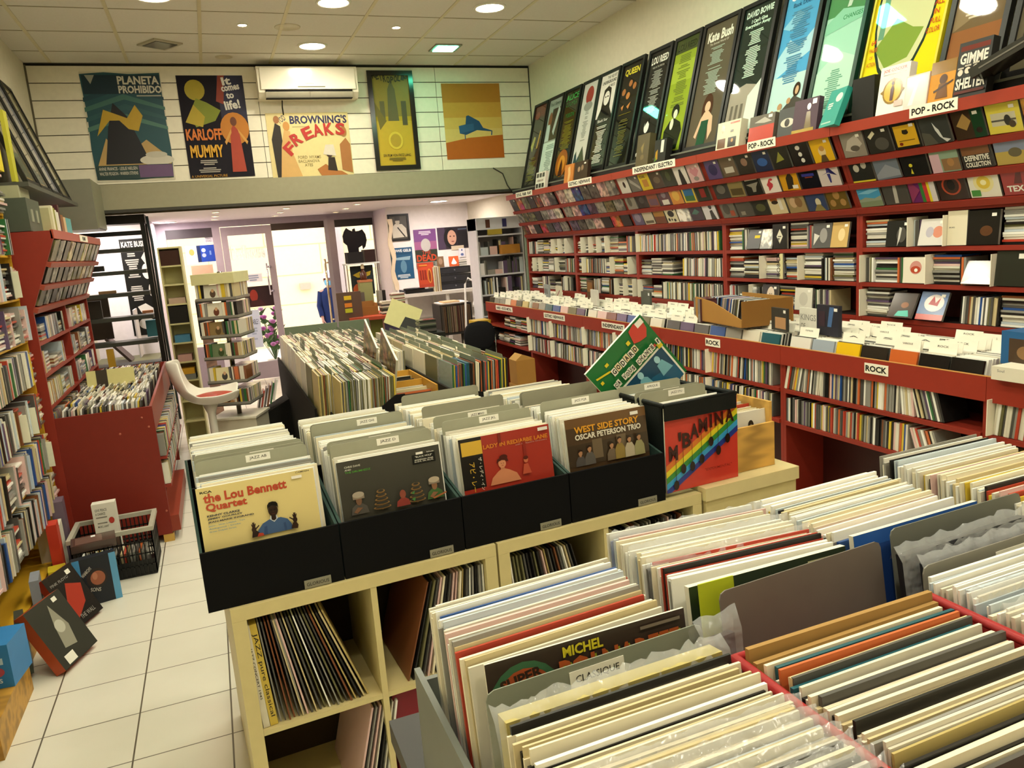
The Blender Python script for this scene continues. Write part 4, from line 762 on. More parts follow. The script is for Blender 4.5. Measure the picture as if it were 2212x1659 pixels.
wposter(-.815, -.17, 2.445, 3.375, 'teal film poster lettered PLANETA PROHIBIDO, nearest the side wall', '#d9d3c0', [('p', [(.01, .02), (.0, .3), (.02, .6), (0, .98), (.3, .995), (.6, .98), (.99, .99), (.985, .6), (1, .3), (.98, .03), (.5, .01)], '#24505a')] + ST + [('r', .02, .8, .98, .97, '#16303f'), ('p', [(.06, .97), (.18, .97), (.12, .89)], '#a0a49a'), ('T', 'PLANETA', .45, .885, .52, .075, '#d6d2c4'), ('T', 'PROHIBIDO', .45, .805, .54, .07, '#d6d2c4'), ('l', .66, .74, .98, .79, 3, '#b9b6a8', 2), ('p', [(.05, .15), (.2, .4), (.3, .3), (.5, .28), (.7, .38), (.98, .2), (.98, .12), (.05, .12)], '#b99a62'), ('p', [(.15, .16), (.25, .5), (.35, .72), (.5, .6), (.6, .4), (.72, .16)], '#1a1a22'), ('p', [(.1, .42), (.22, .66), (.5, .58), (.62, .7), (.7, .6), (.62, .46), (.5, .48), (.4, .56), (.28, .56)], '#c2a032'), ('e', .8, .19, .22, .05, '#cfcabc'), ('e', .8, .24, .14, .03, '#c0bcae'), ('r', .02, .02, .98, .15, '#28403f'), ('r', .55, .03, .98, .145, '#6a5078'), ('t', 'ANNE FRANCIS - LESLIE NIELSEN', .05, .105, .48, .03, '#cfcabc'), ('t', 'WALTER PIDGEON - WARREN STEVENS', .05, .06, .48, .03, '#cfcabc')])
wposter(-.045, .525, 2.445, 3.345, 'dark film poster lettered KARLOFF MUMMY, second from the side wall', '#1d1a24', [('r', .6, .55, 1, 1, '#232440'), ('p', [(.55, .75), (.62, 1), (.72, 1), (.66, .72)], '#8a3a2a'), ('e', .25, .86, .15, .1, '#a8982a'), ('p', [(.12, .62), (.25, .78), (.4, .74), (.6, .66), (.5, .56), (.2, .5)], '#7f8a24'), ('p', [(.05, .55), (.2, .72), (.35, .6), (.3, .5)], '#b5a02a'), ('T', 'It', .68, .9, .14, .08, '#d8d4cc', 8), ('T', 'comes', .66, .84, .28, .05, '#d8d4cc', 8), ('T', 'to', .72, .77, .12, .06, '#d8d4cc', 8), ('T', 'life!', .68, .66, .24, .09, '#d8d4cc', 8), ('e', .78, .48, .22, .16, '#c07a28'), ('p', [(.66, .05), (.7, .45), (.76, .52), (.84, .45), (.88, .05)], '#a8402c'), ('e', .77, .55, .05, .045, '#6a3a24'), ('p', [(.6, .35), (.72, .48), (.72, .44), (.62, .32)], '#d09a4a'), ('p', [(.96, .35), (.82, .48), (.83, .44), (.94, .32)], '#d09a4a'), ('T', 'KARLOFF', .03, .37, .54, .115, '#d6762a'), ('T', 'MUMMY', .06, .2, .5, .125, '#dca42a'), ('l', .15, .05, .48, .18, 7, '#a8a29a', 3), ('t', 'A UNIVERSAL PICTURE', .02, .005, .55, .025, '#b5862a')])
fr = [('r', 0, .0, 1, 1, '#e0cf94'), ('t', 'TOD', .16, .83, .1, .09, '#2b2a55', 35), ('T', 'BROWNING\'S', .28, .83, .7, .13, '#2b2a55'), ('l', .3, .72, .5, .8, 3, '#b5a878', 2)]
frl = []
for ch, x, y, a in (('F', .25, .33, 42), ('R', .32, .48, 30), ('E', .45, .57, 22), ('A', .56, .62, 12), ('K', .69, .64, 5), ('S', .82, .65, -4)): frl.append(('T', ch, x, y, .12, .19, '#b8342c', a))
fr += [('t', 'FORD  HYAMS', .33, .29, .28, .05, '#8a7a4a'), ('t', 'BACLANOVA', .33, .23, .26, .045, '#8a7a4a'), ('t', 'ATES', .4, .17, .1, .045, '#8a7a4a'), ('p', [(.06, .0), (.04, .6), (.1, .85), (.16, .8), (.17, .4), (.12, 0)], '#2c2620'), ('e', .12, .9, .035, .06, '#a06a40'), ('p', [(.1, .0), (.15, .5), (.2, .75), (.27, .72), (.27, .4), (.36, .02)], '#d2a868'), ('e', .23, .8, .04, .07, '#c9904a'), ('p', [(.6, 0), (.55, .12), (.66, .2), (.75, .1), (.85, .08), (.95, 0)], '#b07038'), ('p', [(.68, .1), (.7, .3), (.78, .3), (.8, .08)], '#2c2018'), ('e', .72, .36, .04, .06, '#3a2418'), ('p', [(.64, .35), (.68, .5), (.78, .5), (.8, .32)], '#d8cfc0'), ('p', [(.86, .1), (.86, .5), (.94, .6), (.99, .5), (.99, .05)], '#a8703c'), ('e', .92, .7, .04, .08, '#a8703c')]
fr += frl
wposter(.685, 1.455, 2.412, 3.008, 'cream film poster lettered FREAKS below the air conditioner', '#e0cf94', fr)
me = [('r', 0, .55, 1, 1, '#8a7a2a'), ('r', 0, 0, 1, .5, '#c2a426'), ('p', [(.35, .5), (.4, .85), (.5, .95), (.6, .85), (.65, .5)], '#5f5a34'), ('r', .15, .5, .28, .72, '#5f5a34'), ('r', .74, .45, .88, .72, '#4f4a2c'), ('p', [(0, .72), (.3, .5), (.1, .4)], '#6f6424')]
for k, ch in enumerate('METROPOLIS'): me.append(('T', ch, .03 + .095 * k, .92 + .012 * abs(k - 4.5) - .01, .085, .075, '#3a3418', (k - 4.5) * -4))
me += [('e', .5, .28, .2, .1, '#d6bd3a'), ('e', .5, .28, .15, .075, '#b09424'), ('t', 'EIN FILM VON FRITZ LANG', .12, .1, .76, .03, '#3a3418'), ('l', .2, .03, .8, .09, 4, '#6a5c1c', 3)]
wposter(1.725, 2.09, 2.49, 3.345, 'yellow tower film poster in a black frame, EIN FILM VON FRITZ LANG', '#b39a2a', me, frame='#161612')
az = [('r', 0, .75, 1, 1, '#b57a2c'), ('r', 0, .55, 1, .75, '#c9953f'), ('r', 0, .4, 1, .55, '#d3ac58'), ('r', 0, 0, 1, .4, '#d8b86c'), ('p', [(0, 0), (1, 0), (1, .31), (.4, .28), (0, .22)], '#b5601c'), ('p', [(.25, .34), (.36, .32), (.55, .38), (.8, .36), (.79, .31), (.81, .31), (.82, .37), (.66, .41), (.6, .5), (.42, .58), (.38, .57), (.36, .46), (.24, .44)], '#1f4a72'), ('p', [(.25, .34), (.5, .38), (.5, .47), (.24, .44)], '#2c5a84'), ('r', .33, .26, .345, .34, '#1f4a72')]
wposter(2.427, 3.055, 2.528, 3.27, 'orange desert poster with a blue tented shape, nearest the leaning frames', '#d0a04a', az)
t = thing('air_conditioner', 'white wall mounted air conditioner between the film posters', 'air conditioner', (1.095, YH - .1, 3.11))
mb = MB(); mb.prism([(YH - .001, 3.115), (YH - .13, 3.112), (YH - .19, 3.16), (YH - .2, 3.36), (YH - .18, 3.388), (YH - .001, 3.388)], .64, 1.55, 'x', 'satin', '#ebe5d0'); mb.build('housing', t)
mb = B(.665, 1.525, YH - .205, YH - .199, 3.185, 3.37, 'gloss', '#efe9d6'); mb.build('front_panel', t)
mb = MB().box(.70, 1.49, YH - .203, YH - .15, 3.165, 3.18, 'matte', '#1a1815').box(.70, 1.49, YH - .18, YH - .12, 3.108, 3.115, 'matte', '#2a2620'); mb.build('air_slot', t)
for x0, x1 in ((.70, 1.09), (1.10, 1.49)):
    MB().prism([(YH - .204, 3.16), (YH - .2, 3.163), (YH - .15, 3.122), (YH - .154, 3.118)], x0, x1, 'x', 'satin', '#e6e0cc').build('louvre', t)
B(.99, 1.24, YH - .2062, YH - .205, 3.20, 3.21, 'gloss', '#7a7868').build('display_strip', t)
mb = MB().art((1.05, YH - .2052, 3.225), (.1, 0, 0), (0, 0, .02), [('t', 'AIRWELL', .1, .2, .8, .5, '#b9b4a4')]); mb.build('badge', t)
struct('trim_6', MB().box(.80, 1.32, YH + .002, YH + .012, 3.33, 3.43, 'matte', '#6a4a2a').box(1.18, 1.32, YH - .002, YH + .002, 3.39, 3.44, 'matte', '#15120e'))
tag(MB().tube([(.85, YH - .06, 3.11), (.85, YH - .005, 3.06), (.852, YH - .006, 2.99)], .006, 'matte', '#35322c').build('drain_tube'), 'short dark tube under the air conditioner', 'tube')
tag(MB().tube([(2.9, YH - .055, 2.42), (3.0, YH - .06, 2.36), (3.04, YH - .065, 2.24), (3.09, YH - .06, 2.17)], .006, 'matte', '#3c3b35').build('loose_cable'), 'dark cable hanging over the grey band by the leaning frames', 'cable')
# ================================================================== cube shelves with the jazz crates
KM = Matrix.Translation((-.074, 2.097, 0)) @ Matrix.Rotation(math.radians(3.4), 4, 'Z')
CREAM = '#d2c48e'
def cube_unit(x0, y0, label, cols=2, w_=.783):
    t = thing('cube_shelf', label, 'shelf unit', KM @ V((x0 + w_ / 2, y0 + .2, 0)), 'cream cube shelves')
    x1 = x0 + w_; D = .39
    B(x0, x1, y0, y0 + D, .732, .77, 'satin', CREAM, KM).build('top_board', t)
    B(x0, x1, y0, y0 + D, 0, .04, 'satin', CREAM, KM).build('base_board', t)
    for a, b_ in ((x0, x0 + .038), (x1 - .038, x1)): B(a, b_, y0, y0 + D, .04, .7315, 'satin', CREAM, KM).build('side_panel', t)
    B(x0 + .0385, x1 - .0385, y0 + D - .008, y0 + D - .001, .0405, .731, 'matte', '#3a2f20', KM).build('back_board', t)  # dark board added to the backless cubes so their inside reads as shade
    xm = (x0 + x1) / 2
    B(xm - .009, xm + .009, y0 + .002, y0 + D - .009, .0405, .731, 'satin', CREAM, KM).build('divider', t)
    for a, b_ in ((x0 + .0385, xm - .0095), (xm + .0095, x1 - .0385)): B(a, b_, y0 + .002, y0 + D - .009, .376, .392, 'satin', CREAM, KM).build('shelf', t)
    return t
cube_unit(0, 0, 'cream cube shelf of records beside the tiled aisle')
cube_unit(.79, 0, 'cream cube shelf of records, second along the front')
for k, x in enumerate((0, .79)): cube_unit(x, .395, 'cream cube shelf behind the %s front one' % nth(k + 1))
t = thing('storage_cabinet', 'plain cream cabinet at the counter end of the cube shelves', 'cabinet', KM @ V((1.79, .3, 0)))
B(1.585, 2.0, -.01, .62, .0, .74, 'satin', '#cdbf88', KM).build('body', t)
B(1.578, 2.008, -.018, .63, .741, .788, 'satin', '#d8ca96', KM).build('top_board', t)
# records standing in the cubes: (left edge, floor, from, to, count, start lean, end lean, label)
rnd = random.Random(31)
LPSP = ['#d9d4c4', '#e8dfc4', '#54524e', '#54524e', '#22201e', '#22201e', '#8f8d86', '#8f8d86', '#6d6a48', '#c9b98e', '#b9a66a', '#7a4a2c', '#d8b6b0', '#efeee6']
def cube_row(x0, x1, z, n, l0, l1, where, group, first=None, y0=.012):
    for j in range(n):
        f = j / max(1, n - 1); x = (x0 + (.0, .021)[j] if first and j < 2 else x0 + (x1 - x0) * f + (.014 if first and j < 8 else 0)); a = math.radians(l0 + (l1 - l0) * f)   # lean: + tops to the left
        c = first[j] if first and j < len(first) else rnd.choice(LPSP)
        th = (.018, .021)[j] if first and j < 2 else .010 if first and j < len(first) else rnd.choice((.004, .005, .006))
        M = KM @ Matrix.Translation((x, y0 + .158 + rnd.uniform(0, .012), z)) @ Matrix.Rotation(-a, 4, 'Y') @ Matrix.Translation((0, 0, .158))
        if first and j < 2:
            mb = MB().box(-th / 2, th / 2, -.157, .157, -.157, .157, 'satin', c)
            tx = ('JATZ CONCERT 1945', 'JAZZ pure classical')[j]
            mb.art((-th / 2, -.1571, -.157), (th, 0, 0), (0, 0, .314), [('t', tx, .78, (.62, .82)[j], (.5, 1.0)[j] * .30 / 1 if False else .36 * 30, .0, '#333')] if False else [], 'satin')
            gv, gf, ga = glyphs(tx); L = (.16, .26)[j]; hh = th * (.45, .7)[j]; ztop = (.09, .13)[j]
            mb.add([V((th * (-.22, -.35)[j] + b_ * hh, -.1573, ztop - a_ * L)) for a_, b_ in gv], [f_[::1] for f_ in gf], 'satin', '#2a2418')
            o = mb.build('record_sleeve'); o.matrix_world = M
            tag(o, ('white record spine lettered JATZ CONCERT 1945, leftmost in the upper aisle cube', 'yellow record spine lettered JAZZ, second in the upper aisle cube')[j], 'record', group)
            continue
        LP.add(M, (th, .314, .314), c, '%s record spine, %s from the left in %s' % (CNAME[c], nth(j + 1), where), group, -2)
cube_row(.05, .345, .393, 24, 3, 19, 'upper aisle cube', 'records in the cube shelves', ['#d8d2bc', '#c9b04a'])
cube_row(.47, .735, .393, 18, -17, -1, 'upper second cube', 'records in the cube shelves')
cube_row(.27, .36, .041, 7, -15, -12, 'lower aisle cube', 'records in the cube shelves')
cube_row(.845, 1.13, .393, 20, 4, 14, 'upper third cube', 'records in the cube shelves')
cube_row(1.26, 1.53, .393, 18, 8, 4, 'upper fourth cube', 'records in the cube shelves')
o = B(.415, .56, .03, .36, .041, .36, 'satin', '#7e1f2c', KM).build('file_box'); tag(o, 'dark crimson file box in the lower second cube', 'file box')
# crates on top
CX = [-.055, .3175, .69, 1.0625, 1.435]
CRN = ['aisle', 'second', 'third', 'fourth']
def crate(x0, x1, y0, label, plate=True, z=.7705, col='#0d0d0e', inner='#31443f'):
    t = thing('record_crate', label, 'record crate', KM @ V(((x0 + x1) / 2, y0 + .18, z)), 'black record crates')
    D = .365
    B(x0 + .002, x1 - .002, y0, y0 + .009, z, z + .168, 'matte', col, KM).build('front_board', t)
    for a, b_, c in ((x0 + .002, x0 + .010, inner), (x1 - .010, x1 - .002, inner)):
        MB().prism([(y0 + .0095, z), (y0 + D, z), (y0 + D, z + .25), (y0 + .0095, z + .168)], a, b_, 'x', 'matte', c, KM).build('side_board', t)
    B(x0 + .0105, x1 - .0105, y0 + .0095, y0 + D - .01, z, z + .008, 'matte', col, KM).build('base', t)
    B(x0 + .0105, x1 - .0105, y0 + D - .009, y0 + D, z, z + .25, 'matte', col, KM).build('back_board', t)
    if plate:
        mb = B(x1 - .115, x1 - .04, y0 - .0035, y0 - .0005, z + .002, z + .026, 'gloss', '#8d8a78', KM)
        R3 = KM.to_3x3(); mb.art(KM @ V((x1 - .115, y0 - .0036, z + .002)), R3 @ V((.075, 0, 0)), R3 @ V((0, 0, .024)), [('t', 'GLORIOUS', .08, .28, .84, .42, '#3c3a33')], 'matte'); mb.build('name_plate', t, 'small clear name plate lettered GLORIOUS')
def card_div(M, text, label, group, w_=.318, h=.35, col='#9a9a86', paper=True, tx=.5):
    """grey divider card with rounded top corners standing at M (origin at the foot, centre)"""
    r = .012; a = w_ / 2
    pts = [(-a, 0), (a, 0), (a, h - r), (a - r * .3, h - r * .3), (a - r, h), (-a + r, h), (-a + r * .3, h - r * .3), (-a, h - r)]
    mb = MB().prism(pts, -.0012, .0012, 'y', 'satin', col, M)
    if text:
        R3 = M.to_3x3(); x = (tx - .5) * w_
        tg = MB().box(x - .035, x + .035, -.0022, -.0013, h - .026, h - .005, 'card', '#e9e6da', M)
        tg.art(M @ V((x - .035, -.0023, h - .026)), R3 @ V((.07, 0, 0)), R3 @ V((0, 0, .021)), [('t', text, .15, .25, .7, .5, '#55524a')], 'matte')
    t = mb.build('divider_card'); tag(t, label, 'divider card', group)
    if text: tg.build('name_label', t, 'white label lettered ' + text)
    return t
def foot(x, y, z, lean=0, base=None, rot=0):
    M = Matrix.Translation((x, y, z)) @ Matrix.Rotation(math.radians(rot), 4, 'Z') @ Matrix.Rotation(math.radians(-lean), 4, 'X')
    return (base @ M) if base is not None else M
def footF(x, y, z, lean=0, base=None, rot=0): return foot(x, y - .315 * math.sin(math.radians(lean)), z, lean, base, rot)
def sleeve(M, label, base, shapes, group='records shown at the crate fronts', name='record_sleeve', th=.004, s_=.314):
    a = s_ / 2; R3 = M.to_3x3()
    mb = MB().box(-a, a, -th / 2, th / 2, 0, s_, 'satin', '#e4dfce', M)
    mb.art(M @ V((-a, -th / 2, 0)), R3 @ V((s_, 0, 0)), R3 @ V((0, 0, s_)), [('r', 0, 0, 1, 1, base)] + shapes, 'gloss')
    return tag(mb.build(name), label, 'record', group)
def lp_rows(x, y_back, y_front, z, pal, where, group, rnd, lean0=6, lean1=6, base=None, pitch=.0075, rot=0, skip=(), pri=0, w_=.314, jit=.007, h=.314, top=False):
    n = max(1, int(abs(y_back - y_front) / pitch))
    if base is None and top: y_back -= h * math.sin(math.radians(lean0)); y_front -= h * math.sin(math.radians(lean1))
    for j in range(n):
        f = j / n; y = y_back + (y_front - y_back) * f
        if any(a < y < b_ for a, b_ in skip): continue
        c = rnd.choice(pal); th = rnd.choice((.0035, .0045, .006))
        dz = rnd.uniform(-jit * 1.7, jit)
        M = foot(x + rnd.uniform(-jit, jit), y, z + dz, lean0 + (lean1 - lean0) * f + rnd.uniform(-.5, .5), base, rot + rnd.uniform(-.6, .6)) @ Matrix.Translation((0, 0, h / 2))
        LP.add(M, (w_, th, h), c, '%s record sleeve, %s from the back of the %s' % (CNAME[c], nth(j + 1), where), group, pri)
WH = ['#efeee6'] * 7 + ['#e8dfc4'] * 4 + ['#d9d4c4'] * 4 + ['#b9c4cc', '#8f8d86']
rnd = random.Random(77)
Z0 = .782
def hand2(cx, cy, side, c='#33211a', k=1.0):
    """small printed open hand: palm, four spread fingers and a thumb"""
    out = [('e', cx, cy, .020 * k, .040 * k, c)]
    for a in (-28, -9, 9, 28):
        r = math.radians(90 + a); dx, dy = math.cos(r), math.sin(r); px, py = -dy, dx
        b, e = (cx + dx * .012 * k, cy + dy * .03 * k), (cx + dx * .034 * k, cy + dy * (.13 if abs(a) < 20 else .115) * k)
        out.append(('p', [(b[0] - .006 * k, b[1]), (b[0] + .006 * k, b[1]), (e[0] + .004 * k, e[1]), (e[0] - .004 * k, e[1])], c))
    out.append(('p', [(cx - side * .012 * k, cy - .01), (cx - side * .012 * k, cy + .02), (cx - side * .045 * k, cy + .07 * k), (cx - side * .048 * k, cy + .05 * k)], c))
    return out
MAN = [('p', [(.44, 0), (.455, .10), (.50, .20), (.56, .25), (.66, .25), (.715, .20), (.745, .10), (.755, 0)], '#45608a'), ('p', [(.50, 0), (.51, .14), (.535, .15), (.53, 0)], '#38507a'), ('p', [(.68, 0), (.675, .14), (.695, .15), (.70, 0)], '#38507a'), ('p', [(.565, .25), (.60, .19), (.635, .25), (.625, .31), (.575, .31)], '#c9d2dc'), ('p', [(.58, .24), (.60, .215), (.62, .24), (.62, .33), (.58, .33)], '#2c1d16'), ('e', .602, .40, .042, .085, '#2f1f18'), ('p', [(.556, .42), (.558, .50), (.575, .545), (.605, .555), (.635, .54), (.648, .50), (.648, .42), (.638, .46), (.60, .485), (.566, .46)], '#14100d'), ('r', .578, .405, .592, .415, '#0f0b09'), ('r', .612, .405, .626, .415, '#0f0b09'), ('p', [(.598, .40), (.606, .40), (.610, .365), (.594, .365)], '#3f2a20'), ('r', .586, .335, .618, .345, '#5a2f2a'), ('p', [(.395, 0), (.405, .10), (.44, .11), (.47, .05), (.46, 0)], '#2b1c18'), ('p', [(.735, .02), (.755, .12), (.785, .12), (.80, .06), (.79, 0)], '#3a261c'), ('p', [(.44, 0), (.455, .06), (.49, .05), (.50, 0)], '#b5402c')] + hand2(.42, .135, -1) + hand2(.775, .165, 1)
def vmap(shapes, a=.49, k=.51):
    out = []
    for q in shapes:
        if q[0] == 'r': out.append(('r', q[1], a + k * q[2], q[3], a + k * q[4], q[5]))
        elif q[0] == 'e': out.append(('e', q[1], a + k * q[2], q[3], q[4] * k * 1.25, q[5]))
        elif q[0] == 'p': out.append(('p', [(x, a + k * y) for x, y in q[1]], q[2]))
        elif q[0] in 'tT': out.append((q[0], q[1], q[2], a + k * q[3], q[4], q[5] * (k if len(q) < 8 else 1)) + tuple(q[6:]))
    return out
FRONT = [
 ('cream record lettered the Lou Bennett Quartet, front of the aisle crate', '#ddcb8a', [('T', 'RCA', .03, .90, .1, .04, '#22201c'), ('t', 'CAMDEN', .84, .955, .12, .025, '#4a4436'), ('T', 'the Lou Bennett', .05, .73, .70, .16, '#b8472c'), ('T', 'Quartet', .06, .565, .34, .155, '#b8472c'), ('T', 'KENNY CLARKE', .06, .49, .27, .036, '#3f4048'), ('T', 'JIMMY GOURLEY', .06, .435, .29, .036, '#3f4048'), ('T', 'JEAN-MARIE INGRAND', .06, .38, .38, .036, '#3f4048'), ('t', 'Jason - Silver Lullabye - Two', .06, .32, .3, .03, '#4a86a8'), ('t', 'Ambiguous - Smoke', .06, .27, .26, .03, '#4a86a8'), ('t', 'Green Dolphin Street', .06, .22, .22, .03, '#4a86a8'), ('r', .80, .87, .89, .92, '#ece8dc')] + [(s[0],) + tuple(s[1:]) for s in MAN]),
 ('dark grey record lettered CHRIS DAVE AND THE DRUMHEDZ, front of the second crate', '#403e36', [('t', 'CHRIS DAVE', .07, .87, .15, .035, '#d5d2c4'), ('t', 'AND', .07, .82, .06, .03, '#d5d2c4'), ('t', 'THE DRUMHEDZ', .07, .77, .24, .035, '#4f9a34'), ('r', .72, .7, .95, .88, '#12120f'), ('t', '"BLACK HOLE"', .75, .82, .17, .035, '#d5d2c4'), ('t', 'ANDERSON .PAAK', .74, .765, .19, .028, '#d5d2c4'), ('t', 'ELZHI, SIR, BILAL', .74, .73, .19, .028, '#d5d2c4'), ('r', .76, .88, .83, .925, '#e6e3d8'), ('t', 'blue', .87, .89, .07, .025, '#d9d6cc')] + [q for x, c, hd, sk in ((.16, '#55504a', '#a89c8c', '#7a5a44'), (.90, '#47663a', '#b5a690', '#8a6448')) for q in [('p', [(x - .085, 0), (x - .07, .13), (x - .03, .19), (x + .03, .19), (x + .07, .13), (x + .085, 0)], c), ('e', x, .25, .028, .07, sk), ('r', x - .055, .28, x + .055, .36, '#8a7c6c'), ('e', x, .36, .055, .045, hd), ('p', [(x - .06, .05), (x - .02, .13), (x + .03, .11), (x - .03, .02)], sk)]] + [q for x in (.37, .71) for q in [('r', x - .006, 0, x + .006, .36, '#6a5030')] + [('e', x, .05 + .075 * i, .085 - .011 * i, .028, '#8a6a40') for i in range(5)] + [('e', x, .062 + .075 * i, .07 - .011 * i, .018, '#3a3832') for i in range(5)]] + [('p', [(.50, 0), (.51, .10), (.55, .15), (.59, .15), (.625, .10), (.635, 0)], '#8a3a32'), ('e', .57, .22, .03, .065, '#8a4a3a'), ('p', [(.65, .2), (.69, .24), (.68, .17)], '#4a7a44'), ('p', [(.65, .09), (.69, .12), (.68, .04)], '#4a7a44'), ('p', [(.86, .04), (1.0, .11), (1.0, .08), (.87, .01)], '#a0623a')]),
 ('red record lettered LADY IN RED ABBE LANE with a black paper strip, third crate', '#9f3326', [('r', .0, 0, .24, 1, '#1c1814'), ('r', .02, .66, .24, .93, '#d0a83a'), ('t', 'アビ・レーン', .085, .52, .36, .06, '#d0a83a', -90), ('t', 'ザ・レディ・イン・レッド', .185, .60, .5, .04, '#d5d0c0', -90), ('T', 'LADY IN RED/ABBE LANE', .25, .73, .72, .085, '#d07a2c'), ('t', 'with Sid Ramin\'s Orchestra', .6, .69, .36, .03, '#c08a7a'), ('r', .42, .8, .45, 1, '#7a241c'), ('r', .68, .35, .71, .75, '#8a2a20'), ('p', [(.28, 0.000), (.31, 0.142), (.38, 0.251), (.42, 0.290), (.45, 0.290), (.5, 0.251), (.58, 0.157), (.62, 0.000)], '#c9825c'), ('p', [(.41, 0.282), (.45, 0.282), (.455, 0.360), (.405, 0.360)], '#c07a56'), ('e', .43, 0.391, .042, 0.068, '#cf8a64'), ('p', [(.37, 0.407), (.38, 0.485), (.43, 0.524), (.49, 0.493), (.50, 0.415), (.47, 0.446), (.43, 0.461), (.39, 0.438)], '#4a1e16'), ('e', .45, 0.516, .045, 0.040, '#4a1e16'), ('r', .413, 0.395, .425, 0.403, '#3a1a14'), ('r', .437, 0.395, .449, 0.403, '#3a1a14'), ('r', .42, 0.352, .44, 0.360, '#8a2a20'), ('p', [(.64, .1), (.665, .3), (.71, .3), (.74, .1)], '#b5523a'), ('e', .69, .38, .025, .05, '#c06a4a'), ('e', .69, .42, .028, .03, '#5a241a'), ('r', .86, .9, .97, .965, '#e4e0d6')]),
 ('brown record lettered WEST SIDE STORY OSCAR PETERSON TRIO, fourth crate', '#4a3826', [('r', 0, .8, 1, 1, '#6a4c2c'), ('r', 0, .0, 1, .45, '#3d3022'), ('r', .3, .1, .42, .5, '#6a5a44'), ('r', .6, .1, .72, .5, '#6a5a44'), ('T', 'WEST SIDE STORY', .1, .68, .8, .14, '#d6962a'), ('T', 'OSCAR PETERSON TRIO', .1, .54, .82, .12, '#dcd4c0'), ('r', .8, .86, .9, .93, '#e6e3d8')] + [q for x, c, h in ((.14, '#4f4a48', -.1), (.25, '#5a5550', -.04), (.52, '#6a5a48', -.06), (.62, '#8a7438', .02), (.74, '#b0a48a', 0), (.86, '#8f8a60', .01)) for q in [('p', [(x - .065, 0), (x - .06, .2 + h), (x - .03, .3 + h), (x + .03, .3 + h), (x + .06, .2 + h), (x + .065, 0)], c), ('r', x - .012, .29 + h, x + .012, .34 + h, '#9a6e50'), ('e', x, .375 + h, .024, .055, '#a87a58'), ('p', [(x - .027, .375 + h), (x - .025, .43 + h), (x, .45 + h), (x + .027, .42 + h), (x + .024, .40 + h), (x, .41 + h)], '#2c1d14')]])]
JD = [[(.20, 'JAZZ AB', .55), (.235, 'JAZZ C', .6), (.285, None, .5)], [(.12, 'JAZZ D', .56), (.135, None, .5), (.165, 'JAZZ EF', .52)], [(.17, 'JAZZ JKL', .52), (.255, 'JAZZ MNO', .5)], [(.20, 'JAZZ PQR', .5)]]
JR = [[], [(.04, 'JAZZ GHI', .6), (.055, None, .5)], [(.05, None, .5), (.30, None, .5)], [(.0, None, .5), (.02, None, .5)]]
for k in range(4):
    x0, x1 = CX[k], CX[k + 1]; xm = (x0 + x1) / 2
    crate(x0, x1, .015, 'black crate of jazz records on the cube shelf front, %s one' % CRN[k])
    lab, bc, shp = FRONT[k]
    sleeve(foot(xm + (-.012, -.005, .0, .0)[k], .045, Z0 + .004, 7, KM), lab, bc, vmap(shp))
    where = 'front %s jazz crate' % CRN[k]; g = 'records in the jazz crates'
    sk = [(d + .012, d + .024) for d, _, _ in JD[k]]
    lp_rows(xm, .35, .055, Z0, WH, where, g, rnd, 3, 7, KM, .0082, skip=sk)
    for m, (d, tx, px) in enumerate(JD[k]):
        card_div(foot(xm, d + .018, Z0, 5, KM), tx, 'grey card%s, %s from the front in the %s jazz crate' % (' lettered ' + tx if tx else ' without label', nth(m + 1), CRN[k]), 'grey cards in the jazz crates', tx=px)
    crate(x0, x1, .395, 'black crate of jazz records behind the front %s one' % CRN[k], False)
    where = 'rear %s jazz crate' % CRN[k]
    lp_rows(xm, .74, .415, Z0, WH, where, g, rnd, 3, 4, KM, .0082, skip=[(.395 + d + .012, .395 + d + .024) for d, _, _ in JR[k]])
    for m, (d, tx, px) in enumerate(JR[k]):
        card_div(foot(xm + (.02 if k > 1 else 0), .395 + d + .018, Z0, 4, KM), tx, 'grey card%s, %s from the front in the rear %s jazz crate' % (' lettered ' + tx if tx else ' without label', nth(m + 1), CRN[k]), 'grey cards in the jazz crates', tx=px, col='#8a8876' if tx is None else '#9a9a86')
# the soft black box with the red rainbow sleeve
t = thing('record_box', 'soft black record box behind the rainbow record', 'record crate', KM @ V((1.6, .2, .80)))
mb = MB()
X0, X1 = 1.440, 1.745
mb.box(X0, X1, 0.032, .045, .789, 1.095, 'leather', '#161a19', KM).build('front_panel', t)
B(X0, X1, .010, .018, 1.048, 1.10, 'leather', '#161a19', KM).build('front_flap', t)
for a in (X0, X1 - .012): B(a, a + .012, .0455, .36, .789, 1.09, 'leather', '#161a19', KM).build('side_panel', t)
B(X0 + .0125, X1 - .0125, .361, .373, .789, 1.09, 'leather', '#161a19', KM).build('back_panel', t)
mb = MB().tube([KM @ V(p) for p in ((X0, .018, 1.10), (X1, .018, 1.10), (X1 - .004, .365, 1.096), (X0 + .004, .365, 1.096), (X0, .018, 1.10))], .009, 'leather', '#101312'); mb.build('rim', t)
lp_rows(1.592, .35, .06, .803, WH, 'soft black record box', 'records in the soft black box', rnd, 2, 5, KM, .0085, w_=.28, h=.285)
for m, (d, tx) in enumerate([(.12, 'JAZZ STU'), (.15, 'JAZZ VWX'), (.27, 'AFRIQUE')]):
    card_div(foot(1.57, d, .806, 4, KM), tx, 'grey card lettered %s in the soft black box' % tx, 'grey cards in the jazz crates', tx=.55, h=.32, w_=.285)
RB = ['#d6772c', '#e0cf2e', '#3a8a3c', '#3a9ad0', '#2a3a8a']
bam = []
